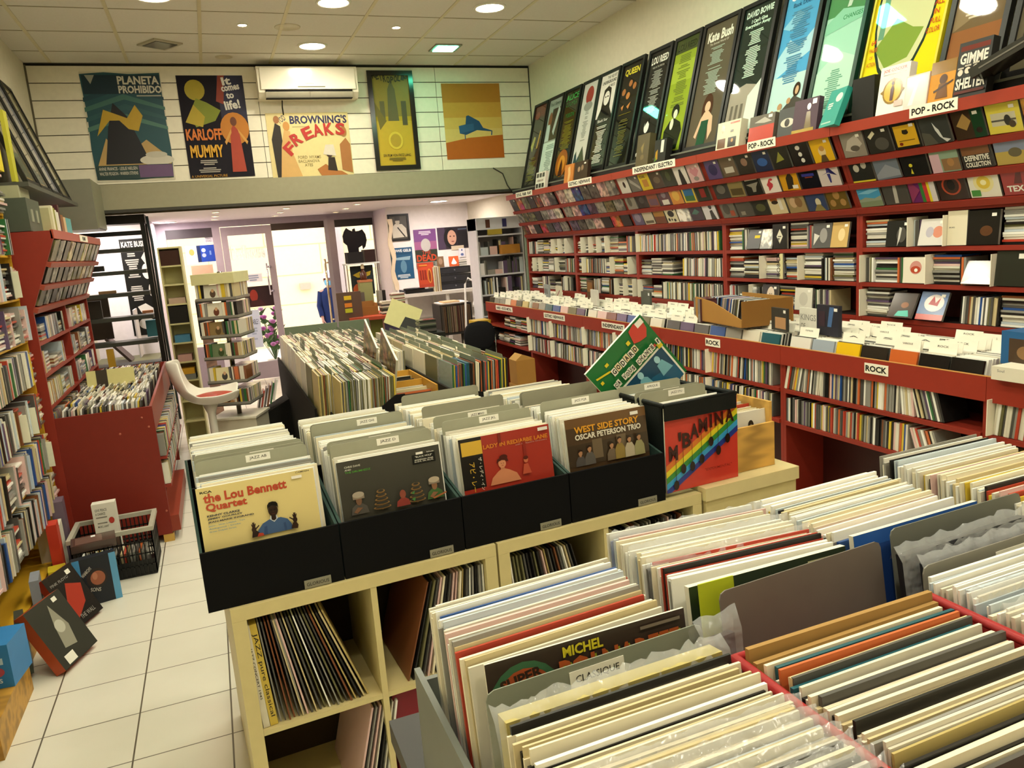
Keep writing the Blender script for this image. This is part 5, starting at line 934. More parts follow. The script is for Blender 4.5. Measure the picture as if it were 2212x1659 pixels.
for i, c in enumerate(RB):
    y0 = .30 - .085 * i; bam.append(('p', [(0, y0), (0, y0 - .085), (1, y0 + .615), (1, y0 + .70)] if i < 4 else [(0.1, 0), (.24, 0), (1, .63 - .085), (1, .63)], c))
bam = [('p', [(0, .36 - .08 * i), (0, max(0, .28 - .08 * i)), (max(0, -(.28 - .08 * i)) / .68, 0) if .28 - .08 * i < 0 else (0, max(0, .28 - .08 * i)), (1, .28 - .08 * i + .68), (1, .36 - .08 * i + .68)], c) for i, c in enumerate(RB[:4])] + [('p', [(.06, 0), (.18, 0), (1, .56), (1, .64)], RB[4])]
bam = [('p', [(0, .36), (0, .28), (1, .96), (1, 1), (.94, 1)], RB[0]), ('p', [(0, .28), (0, .20), (1, .88), (1, .96)], RB[1]), ('p', [(0, .20), (0, .12), (1, .80), (1, .88)], RB[2]), ('p', [(0, .12), (0, .04), (1, .72), (1, .80)], RB[3]), ('p', [(0, .04), (0, 0), (.06, 0), (1, .64), (1, .72)], RB[4])]
for ch, x, y, h in (('M', .04, .42, .2), ("'", .17, .66, .12), ('B', .22, .56, .2), ('A', .33, .66, .2), ('M', .45, .72, .19), ('I', .60, .76, .18), ('N', .67, .77, .18), ('A', .82, .79, .18)):
    bam.append(('T', ch, x, y, .035 if ch == 'I' else .04 if ch == "'" else .12, h, '#3a1712'))
for x, y, hy in ((.12, .09, .5), (.22, .29, .6), (.34, .30, .7), (.47, .37, .75), (.6, .58, .8), (.7, .44, .85), (.83, .58, .88)):
    bam += [('r', x - .003, y, x + .003, hy, '#3a1712'), ('e', x, y, .035, .052, '#241811')]
bam.append(('t', '"EXPERIMENTAL"', .5, .2, .38, .035, '#7a241a'))
bam = [('r', 0, 0, 1, 1, '#c73e30')] + vmap(bam, 0, .86)
sleeve(foot(1.600, .025, .789, 0, KM), "red record lettered M'BAMINA with a rainbow stripe on the soft black box", '#c73e30', bam, th=.006, s_=.312)
# wooden crate with 45s
t = thing('wooden_crate', 'varnished plywood record crate at the end of the cube shelves', 'record crate', KM @ V((1.95, .3, .80)))
X0, X1 = 1.79, 1.955
for a, b_, c, d, e, f, n in ((X0 - .02, X1, .05, .062, .789, .955, 'front_board'), (X1 - .012, X1, .0625, .62, .789, 1.03, 'side_board'), (X0 - .02, X1 - .0125, .61, .62, .789, 1.03, 'back_board'), (X0 - .02, X1 - .0125, .0625, .61, .789, .81, 'base')): B(a, b_, c, d, e, f, 'wood', '#d3a552', KM).build(n, t)
M = foot(1.868, .075, .812, 4, KM); 
sleeve(M, 'white record lettered OLIVER CHEATHAM at the front of the wooden crate', '#e2dfd2', [('T', 'OLIVER CHEATHAM', .12, .42, .8, .12, '#26241f'), ('e', .52, .72, .07, .1, '#26241f'), ('e', .52, .68, .045, .06, '#8a7a68'), ('e', .86, .3, .06, .05, '#26241f')], s_=.19)
lp_rows(1.868, .45, .09, .812, AGED, 'wooden plywood crate', 'records in the plywood crate', rnd, 3, 4, KM, .014, w_=.18, h=.19)
# the green GODARD record standing askew among the crates
M = Matrix.Translation((1.567, 2.55, 1.035)) @ Matrix.Rotation(math.radians(-39.5), 4, 'Y')
gd = [('r', .0, 0, .965, .52, '#dfe0d2'), ('r', 0, 0, .94, .495, '#1d4560'), ('p', [(.1, 0), (.3, .25), (.6, .3), (.94, .2), (.94, 0)], '#245a7a'), ('p', [(.42, .2), (.44, .38), (.5, .42), (.56, .36), (.58, .2)], '#6fa8b8'), ('e', .5, .44, .04, .05, '#9cc9d2'), ('p', [(.72, .2), (.74, .36), (.84, .38), (.9, .2)], '#6fa8b8'), ('e', .79, .42, .04, .05, '#9cc9d2'), ('p', [(.70, .80), (.74, .96), (.84, .985), (.97, .95), (.95, .82), (.88, .74), (.78, .76)], '#c23f34'), ('r', .86, .9, .97, .975, '#e8e4d8'), ('p', [(.05, .86), (.25, .80), (.25, .775), (.05, .835)], '#d6c22c'), ('r', .06, .74, .1, .78, '#d6c22c'), ('r', .24, .86, .29, .9, '#d6c22c'), ('r', .62, .84, .67, .89, '#d6c22c'), ('r', .9, .5, .97, .57, '#d6c22c'), ('r', .87, .56, .9, .6, '#c23f34')]
for i, ch in enumerate('GODARD'):
    x = .25 + .075 * i; y = .70 + .008 * (i % 2); gd += [('r', x, y, x + .066, y + .095, '#e2dfcf' if i % 2 == 0 else '#d8c9a0'), ('T', ch, x + .01, y + .015, .046, .065, '#1d1c18')]
for i, ch in enumerate('ÇA VOUS CHANTE ?'):
    if ch == ' ': continue
    x = .16 + .05 * i; y = .565 + .008 * (i % 2); gd += [('r', x, y, x + .045, y + .085, '#dcd9c9'), ('T', ch, x + .006, y + .015, .033, .055, '#1d1c18')]
sleeve(M, 'green record lettered GODARD CA VOUS CHANTE standing askew above the crates', '#1f6a34', gd, th=.012)

def lp_rows_top(*a_, **k_): lp_rows(*a_, top=True, **k_)
# ================================================================== record bins in the foreground
FZ = .826           # floor of the bins
t = thing('display_table', 'dark table under the record bins nearest the counter aisle', 'table', (1.0, .7, 0))
B(.20, 2.15, .10, 1.34, .77, .815, 'satin', '#2b2a28').build('table_top', t)
for x in (.30, 2.05):
    for y in (.2, 1.24): B(x - .03, x + .03, y - .03, y + .03, 0, .769, 'satin', '#2b2a28').build('leg', t)
def bin_box(label, x0, x1, y0, y1, hl, hr, hb, hf, col, mat='satin', th=.010):
    t = thing('record_bin', label, 'record bin', ((x0 + x1) / 2, (y0 + y1) / 2, .816), 'record bins in front')
    B(x0, x1, y0, y1, .816, .825, mat, col).build('base', t)
    B(x0, x0 + th, y0, y1, .8255, hl, mat, col).build('side_wall', t); B(x1 - th, x1, y0, y1, .8255, hr, mat, col).build('side_wall', t)
    B(x0 + th, x1 - th, y1 - th, y1, .8255, hb, mat, col).build('back_wall', t)
    if hf: B(x0 + th, x1 - th, y0, y0 + th, .8255, hf, mat, col).build('front_wall', t)
GREYB = '#6d706a'
bin_box('grey bin holding the records behind the CLASSIQUE card', .222, .592, .83, 1.15, 1.02, .95, 1.0, 0, GREYB)
bin_box('black bin holding the records before the CLASSIQUE card', .236, .575, .20, .825, .97, .95, .9, .9, '#1b1b1a')
bin_box('grey bin behind the large blank grey card', .598, .955, .80, 1.25, .95, .95, 1.0, 0, GREYB)
bin_box('grey bin with the blue record edge, third along the back', .965, 1.335, .86, 1.27, .95, .95, 1.0, 0, GREYB)
bin_box('grey bin farthest to the counter in the back row', 1.345, 1.71, .55, 1.32, .95, .95, 1.0, 0, GREYB)
bin_box('grey bin behind the XXeme SIECLE card', .955, 1.335, .20, .85, .95, .95, .95, 0, GREYB)
RF = '#96282a'
t = thing('fabric_crate', 'red fabric crate packed with old records', 'record bin', (.755, .52, .816))
x0, x1, y0, y1 = .578, .945, .10, .795
B(x0, x1, y0, y1, .816, .825, 'leather', RF).build('base', t)
for n, a, b_, c, d in (('side_wall', x0, x0 + .013, y0, y1), ('side_wall', x1 - .013, x1, y0, y1), ('back_wall', x0 + .013, x1 - .013, y1 - .013, y1), ('front_wall', x0 + .013, x1 - .013, y0, y0 + .013)): B(a, b_, c, d, .8255, 1.118, 'leather', RF).build(n, t)
MB().tube([(x0 + .006, y0 + .006, 1.122), (x0 + .006, y1 - .006, 1.122), (x1 - .006, y1 - .006, 1.122), (x1 - .006, y0 + .006, 1.122), (x0 + .006, y0 + .006, 1.122)], .0085, 'leather', '#9d2b2c', caps=False).build('rim', t)
rnd = random.Random(90)
G = 'records in the front bins'
lp_rows_top(.408, 1.115, .925, FZ + .008, PALE, 'grey bin behind CLASSIQUE', G, rnd, 5, 8, rot=4, pitch=.0058)
pol = [('r', 0, 0, 1, 1, '#3a2f28'), ('e', .17, .78, .18, .19, '#3f6a4a'), ('e', .17, .78, .15, .16, '#a8502c'), ('T', 'SUPER', .06, .86, .2, .05, '#3a2a20', 8), ('T', 'STARS', .05, .74, .24, .1, '#c9b02e', 8), ('T', 'MICHEL', .36, .935, .2, .048, '#cfc22e'), ('T', 'POLNAREFF', .345, .80, .62, .118, '#9aa02a'), ('T', 'POLNAREFF', .335, .81, .62, .118, '#b85a2c'), ('l', .75, .93, .97, .98, 2, '#7a6f62', 2)]
sleeve(footF(.425, .905, FZ + .008, 8, rot=1), 'brown record lettered MICHEL POLNAREFF SUPER STARS behind the CLASSIQUE card', '#3a2f28', pol, G)
card_div(footF(.425, .868, FZ - .012, 8, rot=3), None, 'grey card lettered CLASSIQUE across the front bin', 'grey cards in the front bins', w_=.34, h=.321, col='#7d8172')
E2 = footF(.425, .868, FZ - .012, 8, rot=3)
tg = MB().box(-.05, .035, -.0024, -.0014, .287, .312, 'card', '#dedbcd', E2); R3 = E2.to_3x3()
tg.art(E2 @ V((-.05, -.0025, .287)), R3 @ V((.085, 0, 0)), R3 @ V((0, 0, .025)), [('t', 'CLASSIQUE', .1, .27, .8, .46, '#3f3d38')], 'matte')
tg.build('name_label', bpy.data.objects['divider_card' if False else [o.name for o in bpy.data.objects if o.name.startswith('divider_card')][-1]], 'white label lettered CLASSIQUE')
# thick tan box set in a plastic bag
t = thing('boxed_set', 'thick tan boxed record set in crinkled clear plastic behind the loose records', 'record box set', (.41, .79, FZ))
M = footF(.41, .80, FZ - .004, 7, rot=2)
B(-.157, .157, -.014, .014, 0, .316, 'satin', '#b5a763', M).build('box', t)
mb = MB(); N = 40; vs = []; fs = []
rr = random.Random(2)
for j, (yy, z) in enumerate(((-.017, .0), (-.018, .29), (-.012, .316), (.004, .332), (.016, .318), (.017, .0))):
    for i in range(N + 1):
        x = -.170 + .34 * i / N
        vs.append(M @ V((x, yy + rr.uniform(-.003, .003) * (j in (2, 3, 4)), z + (rr.uniform(-.006, .006) if j in (2, 3, 4) else 0))))
for j in range(5):
    for i in range(N): fs.append((j * (N + 1) + i, j * (N + 1) + i + 1, (j + 1) * (N + 1) + i + 1, (j + 1) * (N + 1) + i))
mb.add(vs, fs, 'film', '#fff', True); mb.build('plastic_bag', t, 'crinkled clear plastic bag')
lp_rows_top(.408, .772, .24, FZ, AGED + ['#1f5560', '#b9a66a', '#efeee6', '#efeee6'], 'black bin before CLASSIQUE', G, rnd, 7, 12, pitch=.0064, rot=1)
lp_rows_top(.78, 1.205, .985, FZ, PALE, 'grey bin behind the blank card', G, rnd, 5, 7, rot=-3, pitch=.006)
sleeve(footF(.785, .968, FZ + .004, 8), 'dark green record before the pale ones in the second back bin', '#2e3a2a', [('r', .74, .9, .94, .97, '#c9c79a'), ('e', .2, .75, .14, .12, '#26302a')], G, th=.012)
o = tag(B(-.165, -.10, -.0012, .0012, 0, .328, 'satin', '#b7c22a', footF(.80, .945, FZ, 7)).build('divider_card'), 'yellow green card edge beside the blank grey card', 'divider card', 'grey cards in the front bins')
card_div(footF(.825, .925, FZ, 8, rot=4), None, 'large blank grey card behind the red fabric crate', 'grey cards in the front bins', w_=.345, h=.326, col='#6f6760')
t = thing('wrapped_record', 'dark plum record in a loose clear bag beside the red fabric crate', 'record', (.58, .80, FZ))
M = footF(.605, .86, FZ, 6, rot=5)
B(-.03, .03, -.006, .006, 0, .292, 'satin', '#2a1620', M).build('record_sleeve', t)
mb = MB(); vs = []; fs = []
for j, (yy, z) in enumerate(((-.009, .2), (-.01, .30), (.0, .328), (.01, .30), (.009, .2))):
    for i in range(7): vs.append(M @ V((-.036 + .075 * i / 6 + rr.uniform(-.003, .003), yy + rr.uniform(-.004, .004), z + rr.uniform(-.006, .006))))
for j in range(4):
    for i in range(6): fs.append((j * 7 + i, j * 7 + i + 1, (j + 1) * 7 + i + 1, (j + 1) * 7 + i))
mb.add(vs, fs, 'film', '#fff', True).build('plastic_bag', t, 'crinkled clear plastic bag')
lp_rows_top(1.12, 1.225, 1.005, FZ, PALE, 'third back bin', G, rnd, 5, 7, rot=3, pitch=.0062)
sleeve(footF(1.14, .995, FZ + .004, 8, rot=2), 'bright blue edged record at the front of the third back bin', '#2a4f9a', [('r', 0, .92, 1, 1, '#2f5fb0')], G, th=.01)
card_div(footF(1.215, .968, FZ, 8, rot=2), None, 'grey card before the blue record', 'grey cards in the front bins', w_=.34, h=.326, col='#6d6f66')
for k in range(2):
    t = thing('wrapped_record', 'black boxed record in clear wrap, %s behind the XXeme SIECLE card' % nth(2 - k), 'record', (1.15, .91 - .03 * k, FZ))
    M = footF(1.165 + .02 * k, .915 - .028 * k, FZ, 10, rot=3)
    B(-.157, .157, -.009, .009, 0, .31 - .01 * k, 'gloss', '#26262a', M).build('record_box', t)
    mb = MB(); vs = []; fs = []
    for j, (yy, z) in enumerate(((-.011, .2), (-.012, .305), (.0, .328), (.012, .305))):
        for i in range(25): vs.append(M @ V((-.168 + .335 * i / 24 + rr.uniform(-.003, .003), yy + rr.uniform(-.003, .003), z - .01 * k + rr.uniform(-.005, .005))))
    for j in range(3):
        for i in range(24): fs.append((j * 25 + i, j * 25 + i + 1, (j + 1) * 25 + i + 1, (j + 1) * 25 + i))
    mb.add(vs, fs, 'film', '#fff', True).build('plastic_wrap', t, 'clear plastic wrap')
E3 = footF(1.14, .84, FZ, 7, rot=2)
o = card_div(E3, None, 'grey card lettered XXeme SIECLE beside the red fabric crate', 'grey cards in the front bins', w_=.33, h=.322, col='#7d7a70')
tg = MB().box(.0, .09, -.0024, -.0014, .283, .308, 'card', '#dedbcd', E3); R3 = E3.to_3x3()
tg.art(E3 @ V((0, -.0025, .283)), R3 @ V((.09, 0, 0)), R3 @ V((0, 0, .025)), [('t', 'XXeme SIECLE', .08, .3, .84, .4, '#4a4843')], 'matte')
tg.build('name_label', o, 'white label lettered XXeme SIECLE')
lp_rows_top(1.12, .815, .25, FZ, ['#efeee6'] * 6 + ['#e8dfc4'] * 4 + ['#d9d4c4'] * 4 + ['#b9c4cc'] * 2, 'bin before the XXeme SIECLE card', G, rnd, 7, 10, pitch=.0075, rot=1)
lp_rows_top(1.525, 1.295, .70, FZ, PALE + ['#e8dfc4'] * 5 + ['#d6b93a'], 'bin nearest the counter', G, rnd, 5, 8, rot=1, pitch=.007)
for k in range(2):
    o = tag(B(-.165, .165, -.004, .004, 0, .318 - .012 * k, 'card', '#a3804a', footF(.757, .775 - .013 * k, FZ, 5, rot=.5 + k)).build('cardboard_sheet'), 'brown corrugated cardboard sheet, %s at the back of the red crate' % nth(k + 1), 'cardboard sheet', 'cardboard sheets in the red crate')
lp_rows_top(.757, .748, .13, FZ, AGED, 'red fabric crate', G, rnd, 7, 11, pitch=.0068, rot=.5, w_=.312, h=.308)

def bagged(x, y, z, lean, c, label, rot=1, w_=.314, art=None):
    M = footF(x, y, z, lean, rot=rot); R3 = M.to_3x3()
    t = thing('record_sleeve', label, 'record', M.translation, 'bagged records in the front bins')
    mb = B(-w_ / 2, w_ / 2, -.0025, .0025, 0, .312, 'satin', c, M)
    if art: mb.art(M @ V((-w_ / 2, -.0025, 0)), R3 @ V((w_, 0, 0)), R3 @ V((0, 0, .312)), art, 'gloss')
    mb.build('card_sleeve', t)
    vs = []; fs = []; N = 26
    for j, (yy, zz) in enumerate(((-.0045, .2), (-.005, .30), (-.002, .328), (.004, .322), (.0045, .2))):
        for i in range(N + 1): vs.append(M @ V((-.166 + .332 * i / N, yy + rr.uniform(-.0015, .0015), zz + (rr.uniform(-.004, .004) if j in (2, 3) else 0))))
    for j in range(4):
        for i in range(N): fs.append((j * (N + 1) + i, j * (N + 1) + i + 1, (j + 1) * (N + 1) + i + 1, (j + 1) * (N + 1) + i))
    MB().add(vs, fs, 'film', '#fff', True).build('plastic_cover', t, 'clear plastic cover')
for k, (y, c, n) in enumerate(((.655, '#d9d4c4', 'off-white'), (.628, '#c9b98e', 'tan'), (.612, '#b9c4cc', 'pale blue'), (.590, '#b9a66a', 'buff'), (.575, '#d9d4c4', 'off-white'), (.562, '#8f8d86', 'grey'), (.545, '#d9d4c4', 'off-white'), (.53, '#1d1d1c', 'black'), (.508, '#1f5560', 'teal'))):
    bagged(.412, y, FZ + .002, 9, c, '%s record in a clear cover, %s bagged one counted from the CLASSIQUE card' % (n, nth(k + 1)), art=[('r', .78, .93, .97, .985, '#c9c24a'), ('t', 'harmonia', .8, .945, .15, .028, '#2a2a22')] if n == 'black' else None)
for k, (y, c, n) in enumerate(((1.19, '#b9c4cc', 'pale blue'), (1.12, '#efeee6', 'white'), (1.06, '#d9d4c4', 'off-white'))):
    bagged(.78, y, FZ + .002, 6, c, '%s record in a clear cover, %s of three in the second back bin' % (n, nth(k + 1)), rot=-3)
for k, (y, c, n) in enumerate(((.74, '#efeee6', 'white'), (.69, '#e8dfc4', 'cream'), (.62, '#d9d4c4', 'off-white'))):
    bagged(1.12, y, FZ + .002, 8, c, '%s record in a clear cover, %s of three before the XXeme SIECLE card' % (n, nth(k + 1)))
# ================================================================== record bins in the middle of the room
rnd = random.Random(40)
GREEN = '#6f7b66'
def side_card(x, y0, z, h, label, lean=0, w_=.33, text=False, col=GREEN):
    M = basis((x, y0 + w_ / 2, z), (0, -1, 0), (math.sin(math.radians(lean)), 0, math.cos(math.radians(lean))))
    a = w_ / 2; r = .012
    mb = MB().prism([(-a, 0), (a, 0), (a, h - r), (a - r, h), (-a + r, h), (-a, h - r)], -.0012, .0012, 'z', 'satin', col, M)
    if text: mb.box(-.10, -.03, h - .05, h - .025, .0013, .0018, 'card', '#d9d6c9', M)
    return tag(mb.build('divider_card'), label, 'divider card', 'green grey cards in the middle bins')
def side_sleeves(x0, x1, y0, z, n, pal, where, pri=0, lean=3):
    for j in range(n):
        x = x0 + (x1 - x0) * (j + .5) / n; c = rnd.choice(pal)
        M = basis((x, y0 + .158 + rnd.uniform(-.006, .006), z + .157 + rnd.uniform(-.006, .006)), (0, -1, 0), (math.sin(math.radians(lean + rnd.uniform(-1, 1))), 0, 1))
        LP.add(M, (.314, .314, (x1 - x0) / n * rnd.uniform(.8, .93)), c, '%s record sleeve, %s from the aisle side of %s' % (CNAME[c], nth(j + 1), where), 'records in the middle bins', pri)
MIDP = ['#e8dfc4'] * 8 + ['#d9d4c4'] * 6 + ['#c9b98e'] * 4 + ['#6d6a48'] * 4 + ['#d8b6b0', '#8f8d86', '#54524e', '#7a4a2c']
FRP = ['#6d6a48'] * 5 + ['#b9a66a'] * 3 + ['#8f8d86'] * 2 + ['#54524e', '#7a4a2c', '#d9d4c4', '#35683c', '#d6b93a']
COLP = ['#22201e'] * 4 + ['#1f5560', '#c96a3a', '#d6b93a', '#b3422f', '#54524e', '#8f8d86', '#7a4a2c', '#2b4f8e', '#e8dfc4', '#35683c']
MZ = .632
t = thing('record_browser', 'long black record browser in the middle of the room', 'record browser', (.83, 6.1, 0))
B(.52, .975, 4.95, 5.565, .52, .622, 'matte', '#191817').build('tray', t)
B(.52, 1.12, 5.57, 7.78, .52, .622, 'matte', '#191817').build('tray', t)
B(.60, .97, 4.5, 4.945, .52, .622, 'matte', '#191817').build('tray', t)
B(.50, .515, 4.95, 7.8, .0, .72, 'matte', '#1c1a18').build('side_board', t)
B(.585, .597, 4.46, 4.95, .0, .70, 'matte', '#1c1a18').build('side_board', t)
MB().prism([(.60, .5), (.985, .5), (.985, .83), (.93, .83), (.60, .62)], 4.46, 4.475, 'y', 'matte', '#141312').build('front_board', t)
B(.54, 1.10, 5.57, 7.75, 0, .519, 'matte', '#151412').build('base', t); B(.54, .96, 5.0, 5.569, 0, .519, 'matte', '#151412').build('base', t); B(.61, .96, 4.52, 4.99, 0, .519, 'matte', '#151412').build('base', t)
B(.60, 1.11, 7.785, 7.80, .623, 1.0, 'satin', GREEN).build('back_board', t)
for k in range(9):
    y0 = 4.52 + .352 * k; x0, x1 = (.613, .945) if k == 0 else (.53, .968) if k < 3 else (.53, 1.10)
    side_sleeves(x0, x1, y0, MZ - .006, 42 if k < 3 else 50, FRP if k < 2 else MIDP, 'middle bin row %s' % nth(k + 1) if False else 'the %s middle row' % nth(k + 1), -2 if k == 0 else 0)
    for m in range(2 if k == 0 else 4):
        x = x0 + (x1 - x0) * (m + rnd.uniform(.35, .8)) / (2 if k == 0 else 4)
        side_card(x, y0 - .002, MZ, rnd.uniform(.332, .35), 'green grey card, %s from the aisle side of the %s middle row' % (nth(m + 1), nth(k + 1)), 3, text=rnd.random() < .6)
for A, F, c, lab in (((1.0, 5.25, 1.02), (.985, 5.47, 1.178), '#8a6a4a', 'brown record standing slantwise, the rear one above the middle rows'), ((1.01, 4.70, 1.0), (.985, 4.96, 1.19), '#9a7a60', 'tall wrapped record standing slantwise at the front of the middle rows')):
    u = (V(F) - V(A)).normalized(); w_ = V((0, u.z, -u.y)).normalized(); n = u.cross(w_)
    M = basis(A, u, w_, n)
    mb = MB().box(0, .315, 0, .315, -.006, .006, 'satin', '#dfe0d2', M).box(.004, .311, .004, .311, -.0075, -.0062, 'art', c, M).box(.004, .311, .004, .311, .0062, .0075, 'art', c, M)
    tag(mb.build('record_sleeve'), lab, 'record', 'raised records')
t = thing('record_browser', 'second black record browser beside the long one, colourful spines at its front', 'record browser', (1.5, 5.8, 0))
B(1.29, 1.72, 4.56, 7.0, .50, .622, 'matte', '#1a1a19').build('tray', t)
B(1.275, 1.289, 4.545, 7.0, .45, .81, 'matte', '#23231f').build('side_board', t)
MB().prism([(1.29, .45), (1.73, .45), (1.73, .70), (1.60, .73), (1.29, .81)], 4.53, 4.545, 'y', 'matte', '#121211').build('front_board', t)
B(1.721, 1.735, 4.56, 7.0, .45, .70, 'matte', '#1a1a19').build('side_board', t)
B(1.31, 1.70, 4.6, 6.95, 0, .499, 'matte', '#151412').build('base', t)
B(1.125, 1.265, 5.6, 7.78, 0, .60, 'matte', '#151412').build('base', t)
B(1.125, 1.43, 7.785, 7.80, .601, 1.0, 'satin', GREEN).build('back_board', t)
for k in range(7):
    y0 = 4.585 + .345 * k
    side_sleeves(1.32, 1.69, y0, MZ - .006, 36, COLP if k == 0 else MIDP, 'the %s row of the second browser' % nth(k + 1), -2.5 if k == 0 else 0)
    for m in range(4):
        x = 1.33 + .09 * m + rnd.uniform(0, .05)
        side_card(x, y0 - .002, MZ, .338, 'green grey card, %s across the %s row of the second browser' % (nth(m + 1), nth(k + 1)), 3)
for k in range(6):
    y0 = 5.62 + .352 * k
    side_sleeves(1.125, 1.265, y0, MZ - .02, 14, MIDP + FRP, 'the %s row between the browsers' % nth(k + 1))
    side_card(1.16 + .03 * (k % 2), y0, MZ - .02, .345, 'green grey card in the %s row between the browsers' % nth(k + 1), 3)
M = basis((1.308, 4.75, MZ), (0, -1, 0), (.05, 0, 1)); 
tag(B(-.165, .165, 0, .325, -.002, .002, 'film', '#fff', M).build('plastic_sheet'), 'clear plastic cover on the first record of the second browser', 'plastic cover')
# wooden crate between them
t = thing('wooden_crate', 'honey coloured wooden crate of records between the two browsers', 'record crate', (1.13, 5.1, .40))
for a, b_, c, d, e, f, n in ((.985, 1.275, 4.76, 4.772, .45, .72, 'front_board'), (1.262, 1.274, 4.773, 5.52, .45, .80, 'side_board'), (.985, .997, 4.773, 5.52, .45, .80, 'side_board'), (.998, 1.261, 5.508, 5.52, .45, .80, 'back_board'), (.998, 1.261, 4.773, 5.507, .45, .46, 'base'), (.998, 1.261, 5.13, 5.14, .461, .79, 'partition')): B(a, b_, c, d, e, f, 'satin', '#c9963a').build(n, t)
tag(B(.99, 1.27, 4.77, 5.5, 0, .449, 'matte', '#1b1a18').build('stand_block'), 'dark block under the honey coloured wooden crate', 'stand')
sleeve(foot(1.13, 4.785, .47, 6), 'pale green record with a black disc at the front of the honey coloured crate', '#c9cf9a', [('e', .35, .8, .2, .13, '#1f1e1a'), ('t', 'MEL & KIM', .58, .82, .38, .1, '#c0605a'), ('l', .6, .7, .95, .8, 2, '#8a8a6a', 3)], 'records in the honey coloured crate', s_=.25)
lp_rows(1.13, 5.09, 4.82, .462, AGED, 'front half of the honey coloured crate', 'records in the honey coloured crate', rnd, 3, 8, pitch=.02, w_=.25, h=.29)
lp_rows(1.13, 5.48, 5.17, .462, AGED, 'rear half of the honey coloured crate', 'records in the honey coloured crate', rnd, 3, 6, pitch=.02, w_=.25, h=.30)
# things lying on the far end
M = Matrix.Translation((1.62, 7.3, .92)) @ Matrix.Rotation(math.radians(-20), 4, 'X') @ Matrix.Rotation(math.radians(28), 4, 'Y')
tag(MB().box(-.157, .157, -.004, .004, 0, .26, 'satin', '#cfc98e', M).prism([(.0, 0), (.157, 0), (.157, .14), (.02, .13)], -.0055, -.0041, 'y', 'satin', '#1c1b18', M).build('record_sleeve'), 'cream record with a black corner leaning on the far browser end', 'record')
for j in range(10):
    tag(B(1.70 + rnd.uniform(-.01, .01), 1.86, 6.82, 6.95, .90 + .0118 * j, .9115 + .0118 * j, 'gloss', rnd.choice(['#2b332c', '#3a423a', '#54524e', '#1f2420', '#6d7260'])).build('disc_case'), 'dark disc case, %s from the bottom of the pile on the far browser' % nth(j + 1), 'CD case', 'pile of dark disc cases')
tag(B(1.66, 1.92, 6.75, 6.99, .62, .899, 'matte', '#232320').build('stand_block'), 'dark box under the pile of disc cases', 'box')

# ================================================================== left side: film shelf, red wall unit, disc counter
YEL = '#c79a28'
t = thing('film_shelf', 'yellow edged shelf of film cases along the side wall', 'shelf unit', (-1.1, 3.6, 0))
FZL = [.165, .40, .63, .865, 1.10, 1.335, 1.569, 1.805, 2.03]
for z in FZL: B(-1.215, -1.0, 2.2, 5.00, z - .010, z, 'satin', YEL).build('shelf', t)
B(-1.215, -1.005, 5.001, 5.014, 0, 2.03, 'satin', YEL).build('side_panel', t)
B(-1.2195, -1.2155, 2.2, 5.0, 0, 2.03, 'matte', '#4a3a1a').build('back_panel', t)
B(-.986, -.975, 2.2, 4.0, .0, .14, 'wood', '#b98a34').build('plinth', t)
rnd = random.Random(52)
for r, z in enumerate(FZL[:-1]):
    y = 4.99; n = 0; st = 0
    if r == 0: continue
    while y > 2.6:
        if st == 0 and rnd.random() < (.5 if r in (4, 5) else .06) or (r in (1, 2, 3) and st == 0 and y > 4.9):
            st = 1 if r in (4,) else 0
            w_ = .142; m = int(.17 / .0105)
            n += 1
            for j in range(m):
                c = rnd.choice(['#d9d4c4', '#d8b6b0', '#efeee6', '#8f8d86', '#54524e', '#c9b98e', '#b3422f'])
                DVD.add(Matrix.Translation((-1.055 + rnd.uniform(-.02, .01), y - .072, z + .006 + .0105 * j)), (.125, .140, .0098), c, '%s case, %s up in %s pile, %s film shelf board' % (CNAME[c], nth(j + 1), nth(n), nth(r + 1)), 'cases on the film shelf')
            y -= .148; continue
        if rnd.random() < .035:
            n += 1
            o = B(-1.15, -.945, y - .003, y, z + .01, z + .15, 'card', '#e6e2c9').build('divider_card'); tag(o, 'white upright card after %s case, %s film shelf board' % (nth(n), nth(r + 1)), 'divider card', 'white cards on the film shelf'); y -= .006; continue
        n += 1; c = rnd.choice(DVDS); tk = rnd.choice((.0145, .0145, .0145, .022)); hh = rnd.choice((.19, .19, .19, .172))
        lean = .12 if r in (1, 2) else .04
        M = Matrix.Translation((-1.045 + rnd.uniform(-.012, .008), y - tk / 2 - .012, z + hh / 2 + .003)) @ Matrix.Rotation(-lean, 4, 'X')
        DVD.add(M, (.135, tk * .96, hh), c, '%s film case, %s from the far end, %s film shelf board' % (CNAME[c], nth(n), nth(r + 1)), 'cases on the film shelf')
        y -= tk
for j in range(16):
    DVD.add(Matrix.Translation((-1.05 + rnd.uniform(-.02, .02), 4.86 + rnd.uniform(-.01, .01), 2.037 + .0125 * j)), (.135, .19, .012), rnd.choice(DVDS), 'film case, %s up in the pile on top of the film shelf' % nth(j + 1), 'cases on the film shelf')
for j in range(15):
    DVD.add(Matrix.Translation((-1.05 + rnd.uniform(-.02, .02), 4.64, 2.037 + .0125 * j)), (.135, .19, .012), rnd.choice(DVDS), 'film case, %s up in the nearer pile on top of the film shelf' % nth(j + 1), 'cases on the film shelf')
cbox(-1.10, -.96, 4.55, 5.02, 2.252, 2.40, '#d3c22a', 'bright yellow box on the piles above the film shelf', 'box', 'box', rot=0)
cbox(-1.05, -.93, 4.56, 4.9, 2.402, 2.62, '#23352c', 'dark green box with a white oval above the yellow one', 'box', 'box', art=[('e', .55, .5, .14, .36, '#d9ddd0'), ('e', .55, .5, .11, .3, '#5a6a5c')], side='+x')
